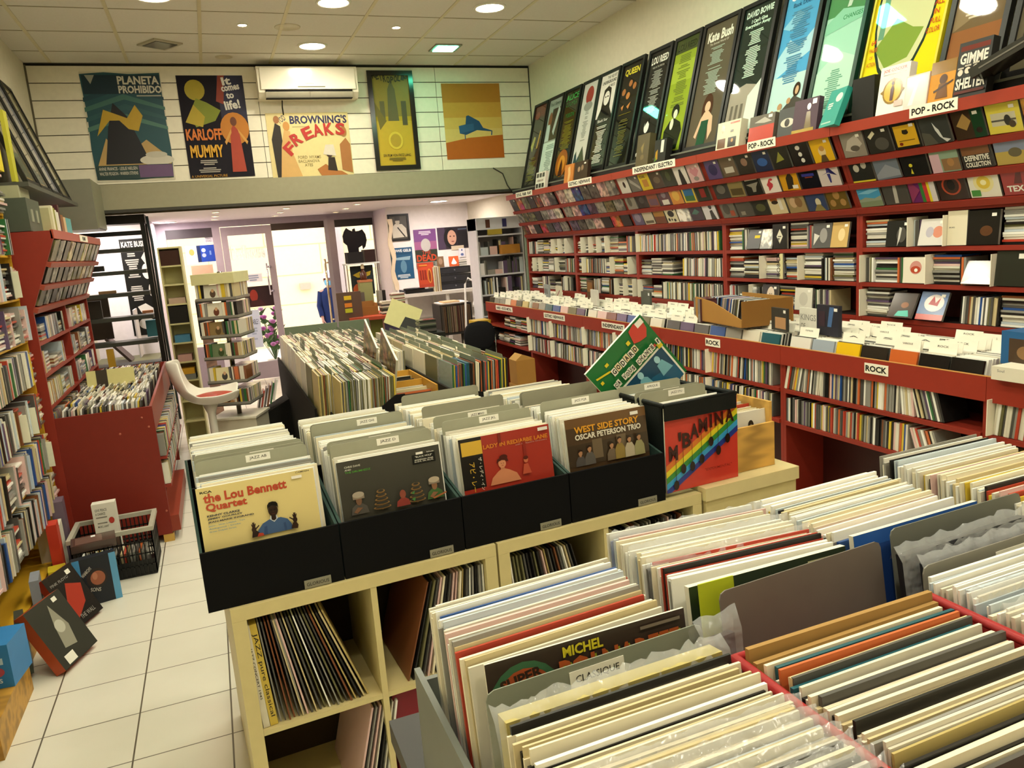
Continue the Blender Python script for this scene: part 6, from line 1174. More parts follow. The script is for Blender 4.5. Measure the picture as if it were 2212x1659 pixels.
# red wall unit
t = thing('disc_wall_shelf', 'red wall shelf unit with tilted disc rows beyond the film shelf', 'shelf unit', (-1.1, 6.1, 0))
LUA, LUB_ = 5.04, 7.10
for y0, y1 in ((LUA, LUA + .02), (6.06, 6.08), (LUB_ - .02, LUB_)):
    if y0 == 6.06: MB().prism([(-1.2, .05), (-.955, .05), (-.955, 1.47), (-1.2, 1.47)], y0, y1, 'y', 'satin', RED).build('side_panel', t)
    else: MB().prism([(-1.2, .05), (-.955, .05), (-.955, 1.49), (-.79, 1.885), (-.795, 1.93), (-1.2, 1.93)], y0, y1, 'y', 'satin', RED).build('side_panel', t)
B(-1.2185, -1.201, LUA, LUB_, .05, 1.93, 'satin', '#4a1712').build('back_panel', t)
for z in (1.49, 1.31, 1.125, .94, .755):
    for a, b_ in ((LUA + .021, 6.059), (6.081, LUB_ - .021)): B(-1.2, -.955, a, b_, z - .02, z, 'satin', RED).build('shelf', t)
B(-1.2, -.80, LUA + .021, LUB_ - .021, 1.90, 1.93, 'satin', '#93321f').build('top_board', t)
B(-.80, -.785, LUA, LUB_, 1.885, 1.935, 'satin', '#a5442e').build('top_lip', t)
sign(MB(), (-.784, 6.0, 1.89), (0, 1, 0), (0, 0, 1), .35, .042, 'FILMS', .4).build('section_sign', t, 'white paper sign')
LO = V((-.95, 0, 1.495)); LV = V((.165, 0, .39)).normalized(); LU = V((0, 1, 0)); LN = LU.cross(LV)
M = basis(LO + V((0, LUA, 0)), LU, LV, LN)
B(.021, 2.04, 0, .40, -.045, -.03, 'satin', '#7a261b', M).build('display_back', t)
for s_ in (0, .135, .27): B(.001, 2.059, s_ - .012, s_ + .016, -.029, .02, 'satin', '#9a4432', M).build('display_ledge', t)
for r in range(3):
    for k in range(10):
        y = LUA + .12 + k * .195; M = basis(LO + V((0, y, 0)) + LV * ((.27, .135, 0)[r] + .022 + .0625) + LN * (-.002), LU, LV, LN) @ Matrix.Rotation(rnd.uniform(-.05, .05), 4, 'Z')
        c = rnd.choice(['#8f8d86', '#54524e', '#54524e', '#c9b98e', '#22201e', '#6d6a48'])
        disc(M, '%s wrapped disc, %s from the near end, %s row beyond the film shelf' % (CNAME[c], nth(k + 1), ROWN[r]), 'wrapped discs on the side wall display', c)
for r, z in enumerate((1.31, 1.125, .94, .755)):
    for b_, (ya_, yb_) in enumerate(((LUA + .03, 6.05), (6.09, LUB_ - .03))):
        y = ya_; n = 0
        while y < yb_ - .16:
            k = rnd.random(); n += 1
            if k < .3:
                y += .148
                for j in range(rnd.randint(6, 12)):
                    c = rnd.choice(DVDS); CD.add(Matrix.Translation((-1.028, y - .074, z + .0066 + .0105 * j)), (.125, .14, .0098), c, '%s case, %s up in %s pile, %s board, red side unit' % (CNAME[c], nth(j + 1), nth(n), nth(r + 1)), 'cases on the red side unit')
            elif k < .42: y += .12
            else:
                for j in range(rnd.randint(5, 12)):
                    if y > yb_ - .02: break
                    c = rnd.choice(DVDS); vert(y + .006, z, -1.10, 0, c, '%s case, %s in %s run, %s board, red side unit' % (CNAME[c], nth(j + 1), nth(n), nth(r + 1)), 'cases on the red side unit', h=.13, t=.012); y += .0122
# things on its top
t = thing('file_box', 'dark grey green file box on the red side unit', 'file box', (-1.0, 5.3, 1.936))
B(-1.15, -.90, 5.1, 5.46, 1.936, 2.12, 'satin', '#4c5448').build('box', t)
mb = MB()
for y in (5.17, 5.31): mb.box(-.9, -.895, y, y + .05, 1.99, 2.06, 'satin', '#8d927e')
mb.build('label_holder', t)
tag(B(-1.12, -.93, 5.12, 5.40, 2.121, 2.19, 'satin', '#a8a888').build('box'), 'pale box lying on the grey green file box', 'box')
yy = 5.50
for j, (c, h, w_) in enumerate([('#b9b58a', .15, .09), ('#d9d4b8', .17, .07), ('#8a8a2c', .16, .05), ('#d9d6c4', .15, .06), ('#e2dfd0', .14, .06), ('#4a2028', .19, .06), ('#8a5a2c', .13, .1), ('#d2b58a', .12, .09), ('#5aa5a8', .12, .22)]):
    tag(B(-1.1, -.86, yy, yy + w_ - .004, 1.936, 1.936 + h, 'satin', c).build('book'), ['grey white', 'cream', 'olive', 'white', 'pale', 'dark maroon tall', 'brown', 'tan', 'turquoise wide'][j] + ' volume, %s after the file box on the red side unit' % nth(j + 1), 'book', 'volumes on the red side unit'); yy += w_
t = thing('wall_cabinet', 'grey cabinet hanging on the wall before the black steps', 'cabinet', (-1.0, 7.5, 2.0))
B(-1.21, -.80, 7.25, 7.80, 2.02, 2.42, 'satin', '#7d7d6e').build('body', t); B(-.80, -.79, 7.26, 7.79, 2.03, 2.41, 'satin', '#86866f').build('door', t)
tag(B(-1.215, -.88, 5.15, 6.95, 2.185, 2.21, 'satin', '#4d4f48').build('frame_ledge'), 'dark grey ledge carrying leaning frames over the red side unit', 'ledge')
for k in range(4):
    y0 = 5.25 + .40 * k
    M = basis((-.90, y0, 2.213), (0, 1, 0), V((-.27, 0, .82))); W = .37; L = .86
    t = thing('framed_poster', 'black framed poster seen edge on, %s on the grey ledge' % nth(k + 1), 'framed poster', M.translation, 'frames on the grey ledge')
    mb = MB()
    for x0, x1, a, b_ in ((0, .026, 0, L), (W - .026, W, 0, L), (.026, W - .026, 0, .026), (.026, W - .026, L - .026, L)): mb.box(x0, x1, a, b_, -.02, .006, 'satin', '#1c1c1a', M)
    mb.build('frame', t); B(.026, W - .026, .026, L - .026, -.016, -.004, 'glazed', ['#6f6a50', '#8a8470', '#86868a', '#77704f'][k], M).build('print', t)
tag(B(-.96, -.94, 5.16, 5.24, 2.213, 2.6, 'satin', '#b8b43a', Matrix.Identity(4)).build('poster_tube'), 'yellow green strip beside the frames on the grey ledge', 'strip')
# red disc counter by the aisle
t = thing('disc_counter', 'dark red disc counter by the aisle with a plain end panel', 'counter', (-.68, 6.0, 0))
B(-.955, -.435, 5.05, 5.072, .05, .862, 'satin', '#7a261b').build('end_panel', t)
mb = MB()
for x, y, in ((-.50, .80), (-.47, .74), (-.63, .72), (-.45, .2)): mb.lathe([(.007, 0), (.006, .002), (.001, .003)], 0, 0, 'satin', '#b0604c', 10, Matrix.Translation((x, 5.0495, y)) @ Matrix.Rotation(math.pi / 2, 4, 'X'))
mb.build('screw_cap', t)
B(-.955, -.935, 5.0725, 6.98, .05, .80, 'satin', RED).build('side_panel', t)
B(-.93, -.50, 5.0725, 6.98, .70, .74, 'satin', '#7a261b').build('bin_floor', t)
B(-.50, -.485, 5.0725, 6.98, .05, .699, 'satin', RED).build('inner_panel', t)
MB().prism([(5.0725, .70), (7.0, .70), (7.0, .90), (6.6, .90), (5.0725, .862)], -.452, -.437, 'x', 'satin', '#8a3826').build('side_board', t)
B(-.955, -.453, 6.985, 7.0, .05, .90, 'satin', RED).build('end_panel', t)
for z in (.52, .34): B(-.484, -.40, 5.08, 6.98, z, z + .015, 'satin', RED).build('shelf', t)
mb = B(-.484, -.385, 5.06, 6.2, .06, .16, 'satin', '#8a3826'); mb.build('lower_tray', t)
for x in (-.9, -.47): B(x - .02, x + .04, 5.052, 5.11, 0, .049, 'satin', '#c29a4a').build('foot', t)
for r in range(12):
    y0 = 5.085 + .155 * r; n = 34
    for j in range(n if r else 40):
        if r == 0 and j > 36: break
        x = -.925 + .44 * (j + .5) / (n if r else 37); c = rnd.choice(['#efeee6', '#d9d4c4', '#e8dfc4', '#d9d4c4'] * 3 + SPINE[::2]) if r else rnd.choice(SPINE)
        M = Matrix.Translation((x, y0 + .071, .745 + .075 + rnd.uniform(-.008, .008) + .012 * (r > 0))) @ Matrix.Rotation(rnd.uniform(.02, .14), 4, 'Y')
        CD.add(M, (.0098, .140, .15 if r == 0 else .15), c, '%s disc, %s across the %s row of the dark red counter' % (CNAME[c], nth(j + 1), nth(r + 1)), 'discs in the dark red counter', -3 if r == 0 else 0)
for r, z in enumerate((.535, .355)):
    for j in range(60):
        c = rnd.choice(DVDS); y = 5.10 + .03 * j
        CD.add(Matrix.Translation((-.442, y, z + .071)) @ Matrix.Rotation(rnd.uniform(-.2, .2), 4, 'Z'), (.08, .012, .135), c, '%s case, %s from the end panel, %s side shelf of dark red counter' % (CNAME[c], nth(j + 1), ('upper', 'lower')[r]), 'cases on the side of the dark red counter', -1)
M = foot(-.74, 5.95, .86, 10)
tag(MB().box(-.15, .15, -.004, .004, 0, .15, 'satin', '#cfc688', M).box(-.09, -.02, -.0055, -.0041, .0, .15, 'satin', '#3a3024', M).build('record_sleeve'), 'yellowish folded cover standing in the dark red counter', 'record')
# ---- on the floor by the film shelf
t = thing('plastic_basket', 'black plastic basket with a grey rim on the tiled floor', 'basket', (-.69, 4.75, 0))
bx0, bx1, by0, by1, bz = -.90, -.50, 4.55, 4.86, .262
mb = MB()
mb.box(bx0, bx1, by0, by1, .002, .01, 'satin', '#191918')
for (xa, ya_, xb, yb_) in ((bx0, by0, bx1, by0), (bx1, by0, bx1, by1), (bx1, by1, bx0, by1), (bx0, by1, bx0, by0)):
    L = math.hypot(xb - xa, yb_ - ya_); n = int(L / .022)
    for i in range(n + 1):
        x = xa + (xb - xa) * i / n; y = ya_ + (yb_ - ya_) * i / n; mb.box(x - .003, x + .003, y - .003, y + .003, .01, bz, 'satin', '#191918')
    for z in (.06, .13, .20): mb.box(min(xa, xb) - .003, max(xa, xb) + .003, min(ya_, yb_) - .003, max(ya_, yb_) + .003, z - .004, z + .004, 'satin', '#191918')
mb.box(bx0 + .004, bx1 - .004, by0 + .004, by0 + .007, .01, .09, 'satin', '#141413')
mb.build('lattice', t)
mb = MB()
for a, b_, c, d in ((bx0 - .014, bx1 + .014, by0 - .014, by0 + .01), (bx0 - .014, bx1 + .014, by1 - .01, by1 + .014), (bx0 - .014, bx0 + .01, by0 + .01, by1 - .01), (bx1 - .01, bx1 + .014, by0 + .01, by1 - .01)): mb.box(a, b_, c, d, bz - .005, bz + .018, 'satin', '#a9a596')
mb.build('rim', t)
for j in range(22):
    c = rnd.choice(SPINE); CD.add(Matrix.Translation((-.87 + .0155 * j, 4.645, .075)), (.0115, .14, .125), c, '%s case, %s across the black basket' % (CNAME[c], nth(j + 1)), 'cases in the black basket', -3)
cbox(-.80, -.68, 4.74, 4.80, .03, .40, '#e2ded2', 'white box lettered GIVE PEACE A CHANCE standing in the basket', 'box', 'box', rot=0, side='-y', art=[('t', 'GIVE PEACE', .12, .88, .5, .04, '#4a4843'), ('t', 'A CHANCE', .12, .82, .42, .04, '#4a4843'), ('l', .12, .68, .6, .8, 4, '#8a867c', 2), ('t', 'MUSIC, LIGHT', .15, .62, .45, .035, '#4a4843'), ('e', .76, .72, .12, .05, '#c0443a'), ('r', 0, .1, 1, .5, '#5a463c'), ('r', .35, .1, .6, .5, '#8a7a66')])
t = cbox(-.87, -.66, 4.36, 4.50, .265, .305, '#4a3a34', 'dark wrapped film box lying on the black box by the basket', 'box', 'box', rot=8, mat='gloss', side='top', art=[('r', .1, .1, .7, .9, '#6a544c'), ('r', .45, .7, .55, .9, '#eee')])
AN = [('r', 0, 0, .16, 1, '#3f86b8'), ('r', .84, 0, 1, 1, '#5a9ac4'), ('e', .5, .55, .24, .2, '#2a2220'), ('e', .52, .55, .17, .15, '#9a5a40'), ('e', .46, .6, .06, .08, '#b5765a'), ('t', 'ANARCHY', .2, .62, .3, .07, '#cfc9be', 40), ('t', 'SONS', .3, .3, .24, .08, '#cfc9be', -12)]
cbox(-.86, -.66, 4.28, 4.33, 0, .255, '#1c2028', 'black and blue box lettered ANARCHY SONS on the floor before the basket', 'box', 'box', rot=14, side='-y', art=AN)
cbox(-.99, -.91, 4.36, 4.46, 0, .19, '#c9b42c', 'bright yellow box on the floor by the film shelf', 'box', 'box', rot=10, side='-y', art=[('e', .5, .55, .25, .2, '#5a4a28')])
def leaner(x, y, h, w_, th, rotz, lean, spine, face, label, art):
    M = Matrix.Translation((x, y, .002)) @ Matrix.Rotation(math.radians(rotz), 4, 'Z') @ Matrix.Rotation(math.radians(lean), 4, 'X'); R3 = M.to_3x3()
    mb = MB().box(0, w_, -th, 0, 0, h, 'satin', spine, M); mb.art(M @ V((0, -th, 0)), R3 @ V((w_, 0, 0)), R3 @ V((0, 0, h)), [('r', 0, 0, 1, 1, face)] + art, 'gloss')
    tag(mb.build('box_set'), label, 'box set', 'large box sets leaning on the film shelf')
leaner(-.845, 3.56, .30, .25, .05, 68, -27, '#a84a2a', '#3b3a34', 'large grey photo box set with a red spine leaning on the film shelf', [('p', [(.3, .25), (.4, .6), (.55, .9), (.7, .5), (.6, .2)], '#8f8b7c'), ('e', .5, .55, .12, .1, '#b5b1a2'), ('r', .15, .03, .4, .17, '#e4e0d4'), ('r', .7, .88, .82, .95, '#e4e0d4')])
leaner(-.85, 3.98, .285, .22, .035, 66, -27, '#8a2a20', '#2a2624', 'large dark and red box set leaning behind the grey photo one', [('p', [(0, .2), (.5, .75), (.9, .6), (.7, .3), (.2, .1)], '#a03a2c'), ('t', 'PINK FLOYD', .1, .8, .6, .05, '#8a8680'), ('r', .7, .85, .84, .93, '#e4e0d4'), ('t', 'THE WALL', .3, .08, .5, .08, '#8f8a84')])
cbox(-1.03, -.905, 3.28, 3.46, .14, .315, '#2f7ab8', 'blue tin box with red marks on the film shelf plinth', 'box', 'box', rot=-8, side='-y', art=[('r', .55, .55, .8, .7, '#b9d4e6'), ('e', .55, .38, .25, .12, '#a84a5a'), ('t', '80s', .3, .12, .4, .16, '#c9d9e6')])
cbox(-1.03, -.92, 3.0, 3.5, .0, .139, '#b98a34', 'low wooden plinth block under the blue tin box', 'plinth', 'block', mat='wood')
cbox(-1.06, -.945, 4.60, 4.72, 0.02, .36, '#d9d4c4', 'white box set between the film shelf and the basket', 'box', 'box', rot=5)
cbox(-.985, -.935, 4.48, 4.58, .03, .40, '#bf3a26', 'bright red box set standing before the film shelf', 'box', 'box', rot=5)
cbox(-1.0, -.94, 4.74, 4.86, .02, .45, '#6a5a6a', 'mauve picture box set at the end of the film shelf', 'box', 'box', rot=5)
cbox(-1.0, -.96, 4.02, 4.16, .02, .28, '#8a8f9a', 'grey blue box set behind the dark red one', 'box', 'box', rot=8)
cbox(-.985, -.95, 3.60, 3.75, .02, .26, '#3a4038', 'dark box set behind the grey photo one', 'box', 'box', rot=12)
# ================================================================== black steps, narrow tower, revolving rack, white chair
BK = '#191817'
t = thing('metal_steps', 'black open metal steps rising to the passage ceiling', 'steps', (-.8, 8.3, 0))
for z in (2.13, 2.06): pass
B(-1.20, -.50, 8.15, 8.45, 2.09, 2.17, 'satin', BK).build('top_plate', t)
B(-1.20, -.53, 8.2, 8.26, 1.985, 2.025, 'satin', BK).build('cross_bar', t)
for z in (1.85, 1.645, 1.44, 1.215, .98, .76): B(-1.20, -.555, 8.12, 8.36, z - .018, z + .018, 'satin', '#3d3f3a').build('step', t)
for x, y in ((-.545, 8.12), (-.545, 8.42)): MB().box(x, x + .04, y, y + .05, 0, 2.09, 'satin', BK).build('post', t)
MB().tube([(-.47, 8.0, 2.14), (-.46, 8.02, 1.9), (-.47, 8.04, 1.2), (-.46, 8.06, .2)], .012, 'satin', '#2f3a40').build('hand_rail', t)
# what shows between the steps
def poster_on(y, x0, x1, z0, z1, label, base, shapes, name='poster', group=None, mat='satin'):
    mb = MB().box(x0, x1, y - .003, y, z0, z1, mat, base); mb.art((x0, y - .0031, z0), (x1 - x0, 0, 0), (0, 0, z1 - z0), shapes, mat)
    return tag(mb.build(name), label, 'poster', group)
poster_on(9.297, -.855, -.585, .95, 1.985, 'black and white poster lettered KATE BUSH behind the black steps', '#141413', [('r', .03, .9, .97, .99, '#1d1c1b'), ('T', 'KATE BUSH', .06, .915, .88, .06, '#d9d6cf'), ('l', .1, .6, .62, .86, 12, '#b5b2ab', 4), ('l', .15, .36, .6, .52, 8, '#b5b2ab', 5), ('e', .82, .66, .16, .08, '#d9d6cf'), ('p', [(.7, .8), (.85, .86), (.98, .75), (.9, .7)], '#c9c6bf'), ('e', .9, .46, .1, .07, '#cfccc5'), ('p', [(.3, .3), (.6, .33), (.98, .25), (.8, .2), (.4, .24)], '#d9d6cf'), ('e', .55, .12, .3, .06, '#b5b2ab')])
for j, (x0, x1, y, z0, z1, c, lab) in enumerate([(-1.18, -.98, 8.7, 1.0, 1.42, '#3a3028', 'dark picture box behind the steps'), (-.66, -.55, 8.5, .998, 1.16, '#3f7a8a', 'blue green cover standing on a black step'), (-.67, -.57, 8.46, 1.235, 1.26, '#b5744a', 'brown item lying on a black step'), (-1.15, -1.0, 8.3, 1.235, 1.40, '#2c2620', 'dark box standing on the black steps'), (-1.0, -.85, 8.28, 1.46, 1.485, '#8a6a48', 'thin brown book lying on a black step'), (-1.12, -.92, 8.3, 1.67, 1.72, '#26241f', 'black shape lying on the upper steps')]):
    cbox(x0, x1, y - .08, y, z0, z1, c, lab, 'box', 'box', rot=4)
mb = MB().box(-1.2, -.6, 8.6, 9.2, .72, .75, 'satin', '#6a6a4a').box(-1.18, -1.14, 8.62, 8.66, 0, .719, 'satin', '#4a4a38').box(-.66, -.62, 8.62, 8.66, 0, .719, 'satin', '#4a4a38').box(-1.18, -1.14, 9.14, 9.18, 0, .719, 'satin', '#4a4a38').box(-.66, -.62, 9.14, 9.18, 0, .719, 'satin', '#4a4a38')
tag(mb.build('small_table'), 'dull olive small table behind the black steps', 'table')
tag(B(-.80, -.785, 8.9, 9.25, .751, 1.25, 'card', '#e6e1e4', Matrix.Identity(4)).build('white_board'), 'white board leaning behind the steps', 'board')
M = Matrix.Translation((-.86, 8.75, .752)) @ Matrix.Rotation(math.radians(-38), 4, 'Y')
tag(B(-.012, .012, -.15, .15, 0, .32, 'satin', '#5a4a48', M).build('leaning_frame'), 'dark frame edge leaning behind the black steps', 'frame')
tag(B(-1.0, -.94, 8.05, 8.1, .0, .95, 'satin', '#b08a2c').build('board'), 'upright ochre strip of wood before the black steps', 'board')
# tall narrow disc tower
t = thing('disc_tower', 'tall narrow pale yellow disc tower, mostly empty', 'disc tower', (-.32, 7.6, 0))
TM = Matrix.Translation((-.405, 7.55, 0)) @ Matrix.Rotation(math.radians(-4), 4, 'Z'); TC = '#cfc893'
B(0, .012, 0, .17, 0, 1.84, 'satin', TC, TM).build('side_panel', t); B(.178, .19, 0, .17, 0, 1.84, 'satin', TC, TM).build('side_panel', t)
B(.0125, .1775, .158, .168, 0, 1.84, 'satin', '#b9b27e', TM).build('back_panel', t)
TZL = [.06, .25, .44, .63, .80, .975, 1.15, 1.325, 1.50, 1.665, 1.825]
for z in TZL: B(.0125, .1775, .002, .157, z, z + .014, 'satin', TC, TM).build('shelf', t)
for k, (z, h, w0, w1, c, lab) in enumerate([(1.665, .13, .015, .172, '#3a1d14', 'dark brown box filling the top of the narrow tower'), (1.325, .05, .03, .17, '#b9a08c', 'beige box in the narrow tower above the black one'), (1.15, .15, .015, .172, '#171614', 'black box in the narrow tower'), (.975, .065, .03, .16, '#4a86a8', 'blue box lying in the narrow tower'), (.80, .06, .03, .15, '#c9a096', 'pink box lying in the narrow tower'), (.63, .05, .018, .16, '#7d8078', 'grey box under the yellow one in the narrow tower')]):
    tag(B(w0, w1, .01, .15, z + .0145, z + .0145 + h, 'satin', c, TM).build('box'), lab, 'box')
tag(B(.018, .155, .01, .15, .696, .75, 'satin', '#d2a02c', TM).build('box'), 'yellow box lying on the grey one in the narrow tower', 'box')
# revolving rack
t = thing('revolving_rack', 'revolving rack of discs on a white box by the shop door', 'display rack', (.07, 6.9, 0))
RMX = Matrix.Translation((.075, 6.92, 0)) @ Matrix.Rotation(math.radians(-22), 4, 'Z')
W2 = .165
MB().tube([RMX @ V((0, 0, .38)), RMX @ V((0, 0, 1.6))], .02, 'chrome', '#9a968c').build('pole', t)
B(-W2 - .01, W2 + .01, -W2 - .01, W2 + .01, 1.505, 1.59, 'satin', '#d2cd9a', RMX).build('cap', t)
RZL = [1.335, 1.19, 1.025, .84, .655, .45]
RZL = [1.375, 1.225, 1.07, .89, .69, .50]
for z in RZL:
    mb = MB().box(-W2, W2, -W2, W2, z - .01, z, 'gloss', '#57534c', RMX)
    mb.box(-W2, W2, -W2 - .004, -W2, z, z + .02, 'gloss', '#8a867c', RMX).box(W2, W2 + .004, -W2, W2, z, z + .02, 'gloss', '#8a867c', RMX); mb.build('tier', t)
rnd = random.Random(66)
for r, z in enumerate(RZL):
    for f in range(2):
        FM = RMX @ Matrix.Rotation(math.radians(90 * f), 4, 'Z'); a = -W2 + .008; n = 0
        while a < W2 - .012:
            n += 1
            if f == 0 and -.10 < a < .0 and n < 8 and not any(True for _ in [] ):
                c = ['#d9d6c4', '#ddd6c0', '#8a744c', '#6a7a58', '#e0d6a8', '#b58a58'][r]
                M = FM @ basis((a + .062, -W2 + .018, z + .064), (1, 0, 0), (0, .12, 1))
                disc(M, ['white cover with a small figure', 'cream cover with a long haired portrait', 'tan cover with a group', 'green landscape cover', 'cream cover with a dark picture', 'warm brown portrait cover'][r] + ', face out on the %s rack tier' % nth(r + 1), 'discs on the revolving rack', shapes=[('e', .6, .4, .2, .25, ['#5a4a3c', '#6a4030', '#5a4a30', '#3a4a2c', '#2c2820', '#3a2418'][r]), ('e', .6, .6, .1, .12, '#c9a07a')], base=c, size=(.12, .124, .011), name='rack_disc')
                a += .128; continue
            c = rnd.choice(['#d9d4c4', '#e8dfc4', '#c9b98e', '#35683c', '#22201e', '#54524e', '#8f8d86', '#d6b93a', '#7a4a2c', '#c96a3a'] if f == 0 else ['#c9b98e', '#8f8d86', '#d9d4c4', '#b9a66a', '#54524e', '#d8b6b0'])
            tk = rnd.choice((.011, .016, .02)); M = FM @ Matrix.Translation((a + tk / 2, -W2 + .075, z + .065))
            DVD.add(M, (tk * .93, .14, .127), c, '%s spine, %s on the %s face of the %s rack tier' % (CNAME[c], nth(n), ('front', 'side')[f], nth(r + 1)), 'discs on the revolving rack', -4); a += tk
tag(B(-.18, .19, -.15, .17, 0, .40, 'satin', '#d9d2bb', RMX).box(0, .001, 0, .001, 0, .001, 'satin', '#fff', RMX).build('carton') if False else B(-.18, .19, -.15, .17, 0, .37, 'satin', '#d9d2bb', RMX).build('carton'), 'cream white box under the revolving rack', 'box')
tag(B(-.20, .20, -.17, .19, .371, .388, 'satin', '#e2ddc9', RMX).build('board'), 'thin white board on the cream box under the revolving rack', 'board')
tag(MB().prism([(.22, .0), (.50, .0), (.50, .44), (.22, .30)], 7.0, 7.3, 'y', 'matte', '#161513').build('black_bin'), 'black bin on the floor beside the revolving rack', 'bin')
for j in range(6):
    c = rnd.choice(SPINE); DVD.add(Matrix.Translation((.25 + .03 * j, 7.12, .42 + .02 * j)) @ Matrix.Rotation(.25, 4, 'Y'), (.014, .14, .19), c, '%s case, %s in the black floor bin by the rack' % (CNAME[c], nth(j + 1)), 'cases in the black floor bin', -4)
# white shell chair with a red cushion
t = thing('shell_chair', 'white moulded shell chair with a red cushion beside the red counter', 'chair', (-.135, 6.38, 0))
prof = [(x + .035, z - .035) for x, z in [(-.43, 1.0), (-.425, .93), (-.41, .86), (-.385, .79), (-.35, .73), (-.30, .685), (-.23, .655), (-.15, .645), (-.06, .655), (.0, .668), (.035, .676)]]
vs = []; fs = []; NU = 12
for i, (x, z) in enumerate(prof):
    f = i / (len(prof) - 1); hw = .10 + .13 * min(1, f * 2.6) - (.05 * max(0, (f - .8) / .2) ** 2)
    for j in range(NU + 1):
        u = j / NU * 2 - 1; e = abs(u) ** 2.6
        up = .085 * e * (1 - .6 * f) + .05 * e * f
        nx, nz = (up, .0) if f < .35 else (up * .25, up) if f > .55 else (up * .7, up * .6)
        vs.append((x + nx, 6.38 + u * hw, z + nz))
for i in range(len(prof) - 1):
    for j in range(NU): k = i * (NU + 1) + j; fs.append((k, k + 1, k + NU + 2, k + NU + 1))
mb = MB().add(vs, fs, 'gloss', '#e9e4da', True); o = mb.build('shell', t)
md = o.modifiers.new('thickness', 'SOLIDIFY'); md.thickness = .018; md.offset = 1
md = o.modifiers.new('smooth', 'SUBSURF'); md.levels = 1; md.render_levels = 2
vs = [(-.105 + .155 * math.cos(a), 6.38 + .17 * math.sin(a), 0.645 + .012 * (-.2 + .155 * math.cos(a) + .14)) for a in [2 * math.pi * k / 28 for k in range(28)]]
top = [(x, y, z + .018) for x, y, z in vs]; cen = [(-.105 + (x + .105) * .75, 6.38 + (y - 6.38) * .75, z + .028) for x, y, z in vs]
allv = vs + top + cen; fs = [(k, (k + 1) % 28, 28 + (k + 1) % 28, 28 + k) for k in range(28)] + [(28 + k, 28 + (k + 1) % 28, 56 + (k + 1) % 28, 56 + k) for k in range(28)] + [tuple(range(56, 84)), tuple(range(28))[::-1]]
MB().add(allv, fs, 'leather', '#b3402f', True).build('cushion', t)
MB().lathe([(.20, 0), (.19, .02), (.05, .05), (.03, .12), (.03, .52), (.06, .605)], -.135, 6.38, 'gloss', '#e2ddd2', 24).build('pedestal', t)

# ================================================================== by the shop window
tag(MB().box(.02, .34, 10.75, 10.95, .02, .46, 'satin', '#d9d4de').build('sale_stand'), 'white stand with a sale notice in the door glass', 'stand')
poster_on(11.203, .36, .56, .46, .98, 'pale blue notice lettered SOLDABLE ! by the glass door', '#c2cbe0', [('t', 'SOLDABLE !', .1, .62, .8, .14, '#2c3550'), ('l', .2, .2, .8, .55, 5, '#9aa5c0', 3)])
poster_on(11.203, .40, .80, 1.02, 1.30, 'dark picture of a red lit face behind the glass door', '#2a1418', [('e', .3, .55, .13, .3, '#8a2f24'), ('p', [(.1, 0), (.2, .3), (.5, .35), (.7, 0)], '#3a181a')])
poster_on(11.203, .42, .66, 1.36, 1.47, 'white notice above the dark picture behind the glass door', '#e4e2ec', [('l', .1, .1, .9, .9, 3, '#8a96b0', 3)])
poster_on(11.222, -.12, .10, 1.68, 1.90, 'blue cover hanging in the shop window', '#1f3f9a', [('r', 0, 0, .2, 1, '#16244f'), ('e', .38, .7, .12, .12, '#b5c0d0'), ('e', .38, .4, .12, .12, '#9aa5b8'), ('r', .7, .4, .8, .65, '#6a86c0')])
poster_on(11.222, -.26, -.125, 1.66, 1.90, 'white cover with an orange head in the shop window', '#e9e2e0', [('e', .55, .65, .25, .18, '#cf8a48')])
poster_on(11.222, .0, .10, 1.93, 2.03, 'little grey hanging sign in the shop window', '#cfc9d2', [('t', 'DISC', .1, .7, .5, .2, '#4a4650'), ('t', 'VINYL', .1, .4, .7, .2, '#4a4650'), ('t', 'DVD', .1, .1, .7, .2, '#4a4650')])
poster_on(11.222, -.22, .05, 1.40, 1.64, 'brown paper sheet in the shop window', '#b0937a', [('r', 0, 0, .2, .4, '#4a4048')])
poster_on(11.222, -.2, -.06, 1.12, 1.36, 'black and white portrait sheet in the shop window', '#3a3a3c', [('e', .5, .6, .25, .25, '#a8a5a5'), ('e', .3, .2, .15, .12, '#c0bdbd')])
tag(B(-.19, -.02, 9.0, 9.1, .88, 1.28, 'satin', '#121113').build('speaker'), 'tall black speaker between the tower and the rack', 'speaker')
tag(B(-.17, -.06, 9.02, 9.12, .0, .879, 'wood', '#8a6a58').build('speaker_stand'), 'brown wooden stand under the tall black speaker', 'stand')
t = thing('potted_plant', 'pink flowering plant in the light behind the glass door', 'plant', (.72, 11.6, -.02))
MB().lathe([(.08, -.02), (.11, .2), (.12, .22), (.10, .22)], .72, 11.6, 'satin', '#d9d2cc', 18).build('pot', t)
rr = random.Random(4); mb = MB(); mb2 = MB()
for k in range(26):
    a = rr.uniform(0, 6.28); r_ = rr.uniform(.02, .2); x, y, z = .72 + r_ * math.cos(a), 11.6 + r_ * math.sin(a), rr.uniform(.45, .95)
    mb.tube([(.72, 11.6, .2), (x, y, z)], .004, 'matte', '#5a7a4a', 5)
    for q in range(3): mb.add([(x, y, z - .1), (x + rr.uniform(-.08, .08), y + .03, z - .06), (x + rr.uniform(-.1, .1), y, z + .02)], [(0, 1, 2)], 'matte', '#6a8a58')
    mb2.lathe([(.002, z - .03), (.03, z - .015), (.04, z + .01), (.02, z + .03)], x, y, 'matte', rr.choice(['#d98ac0', '#c96ab0', '#e6b5d6']), 8)
mb.build('foliage', t); mb2.build('blossom', t)
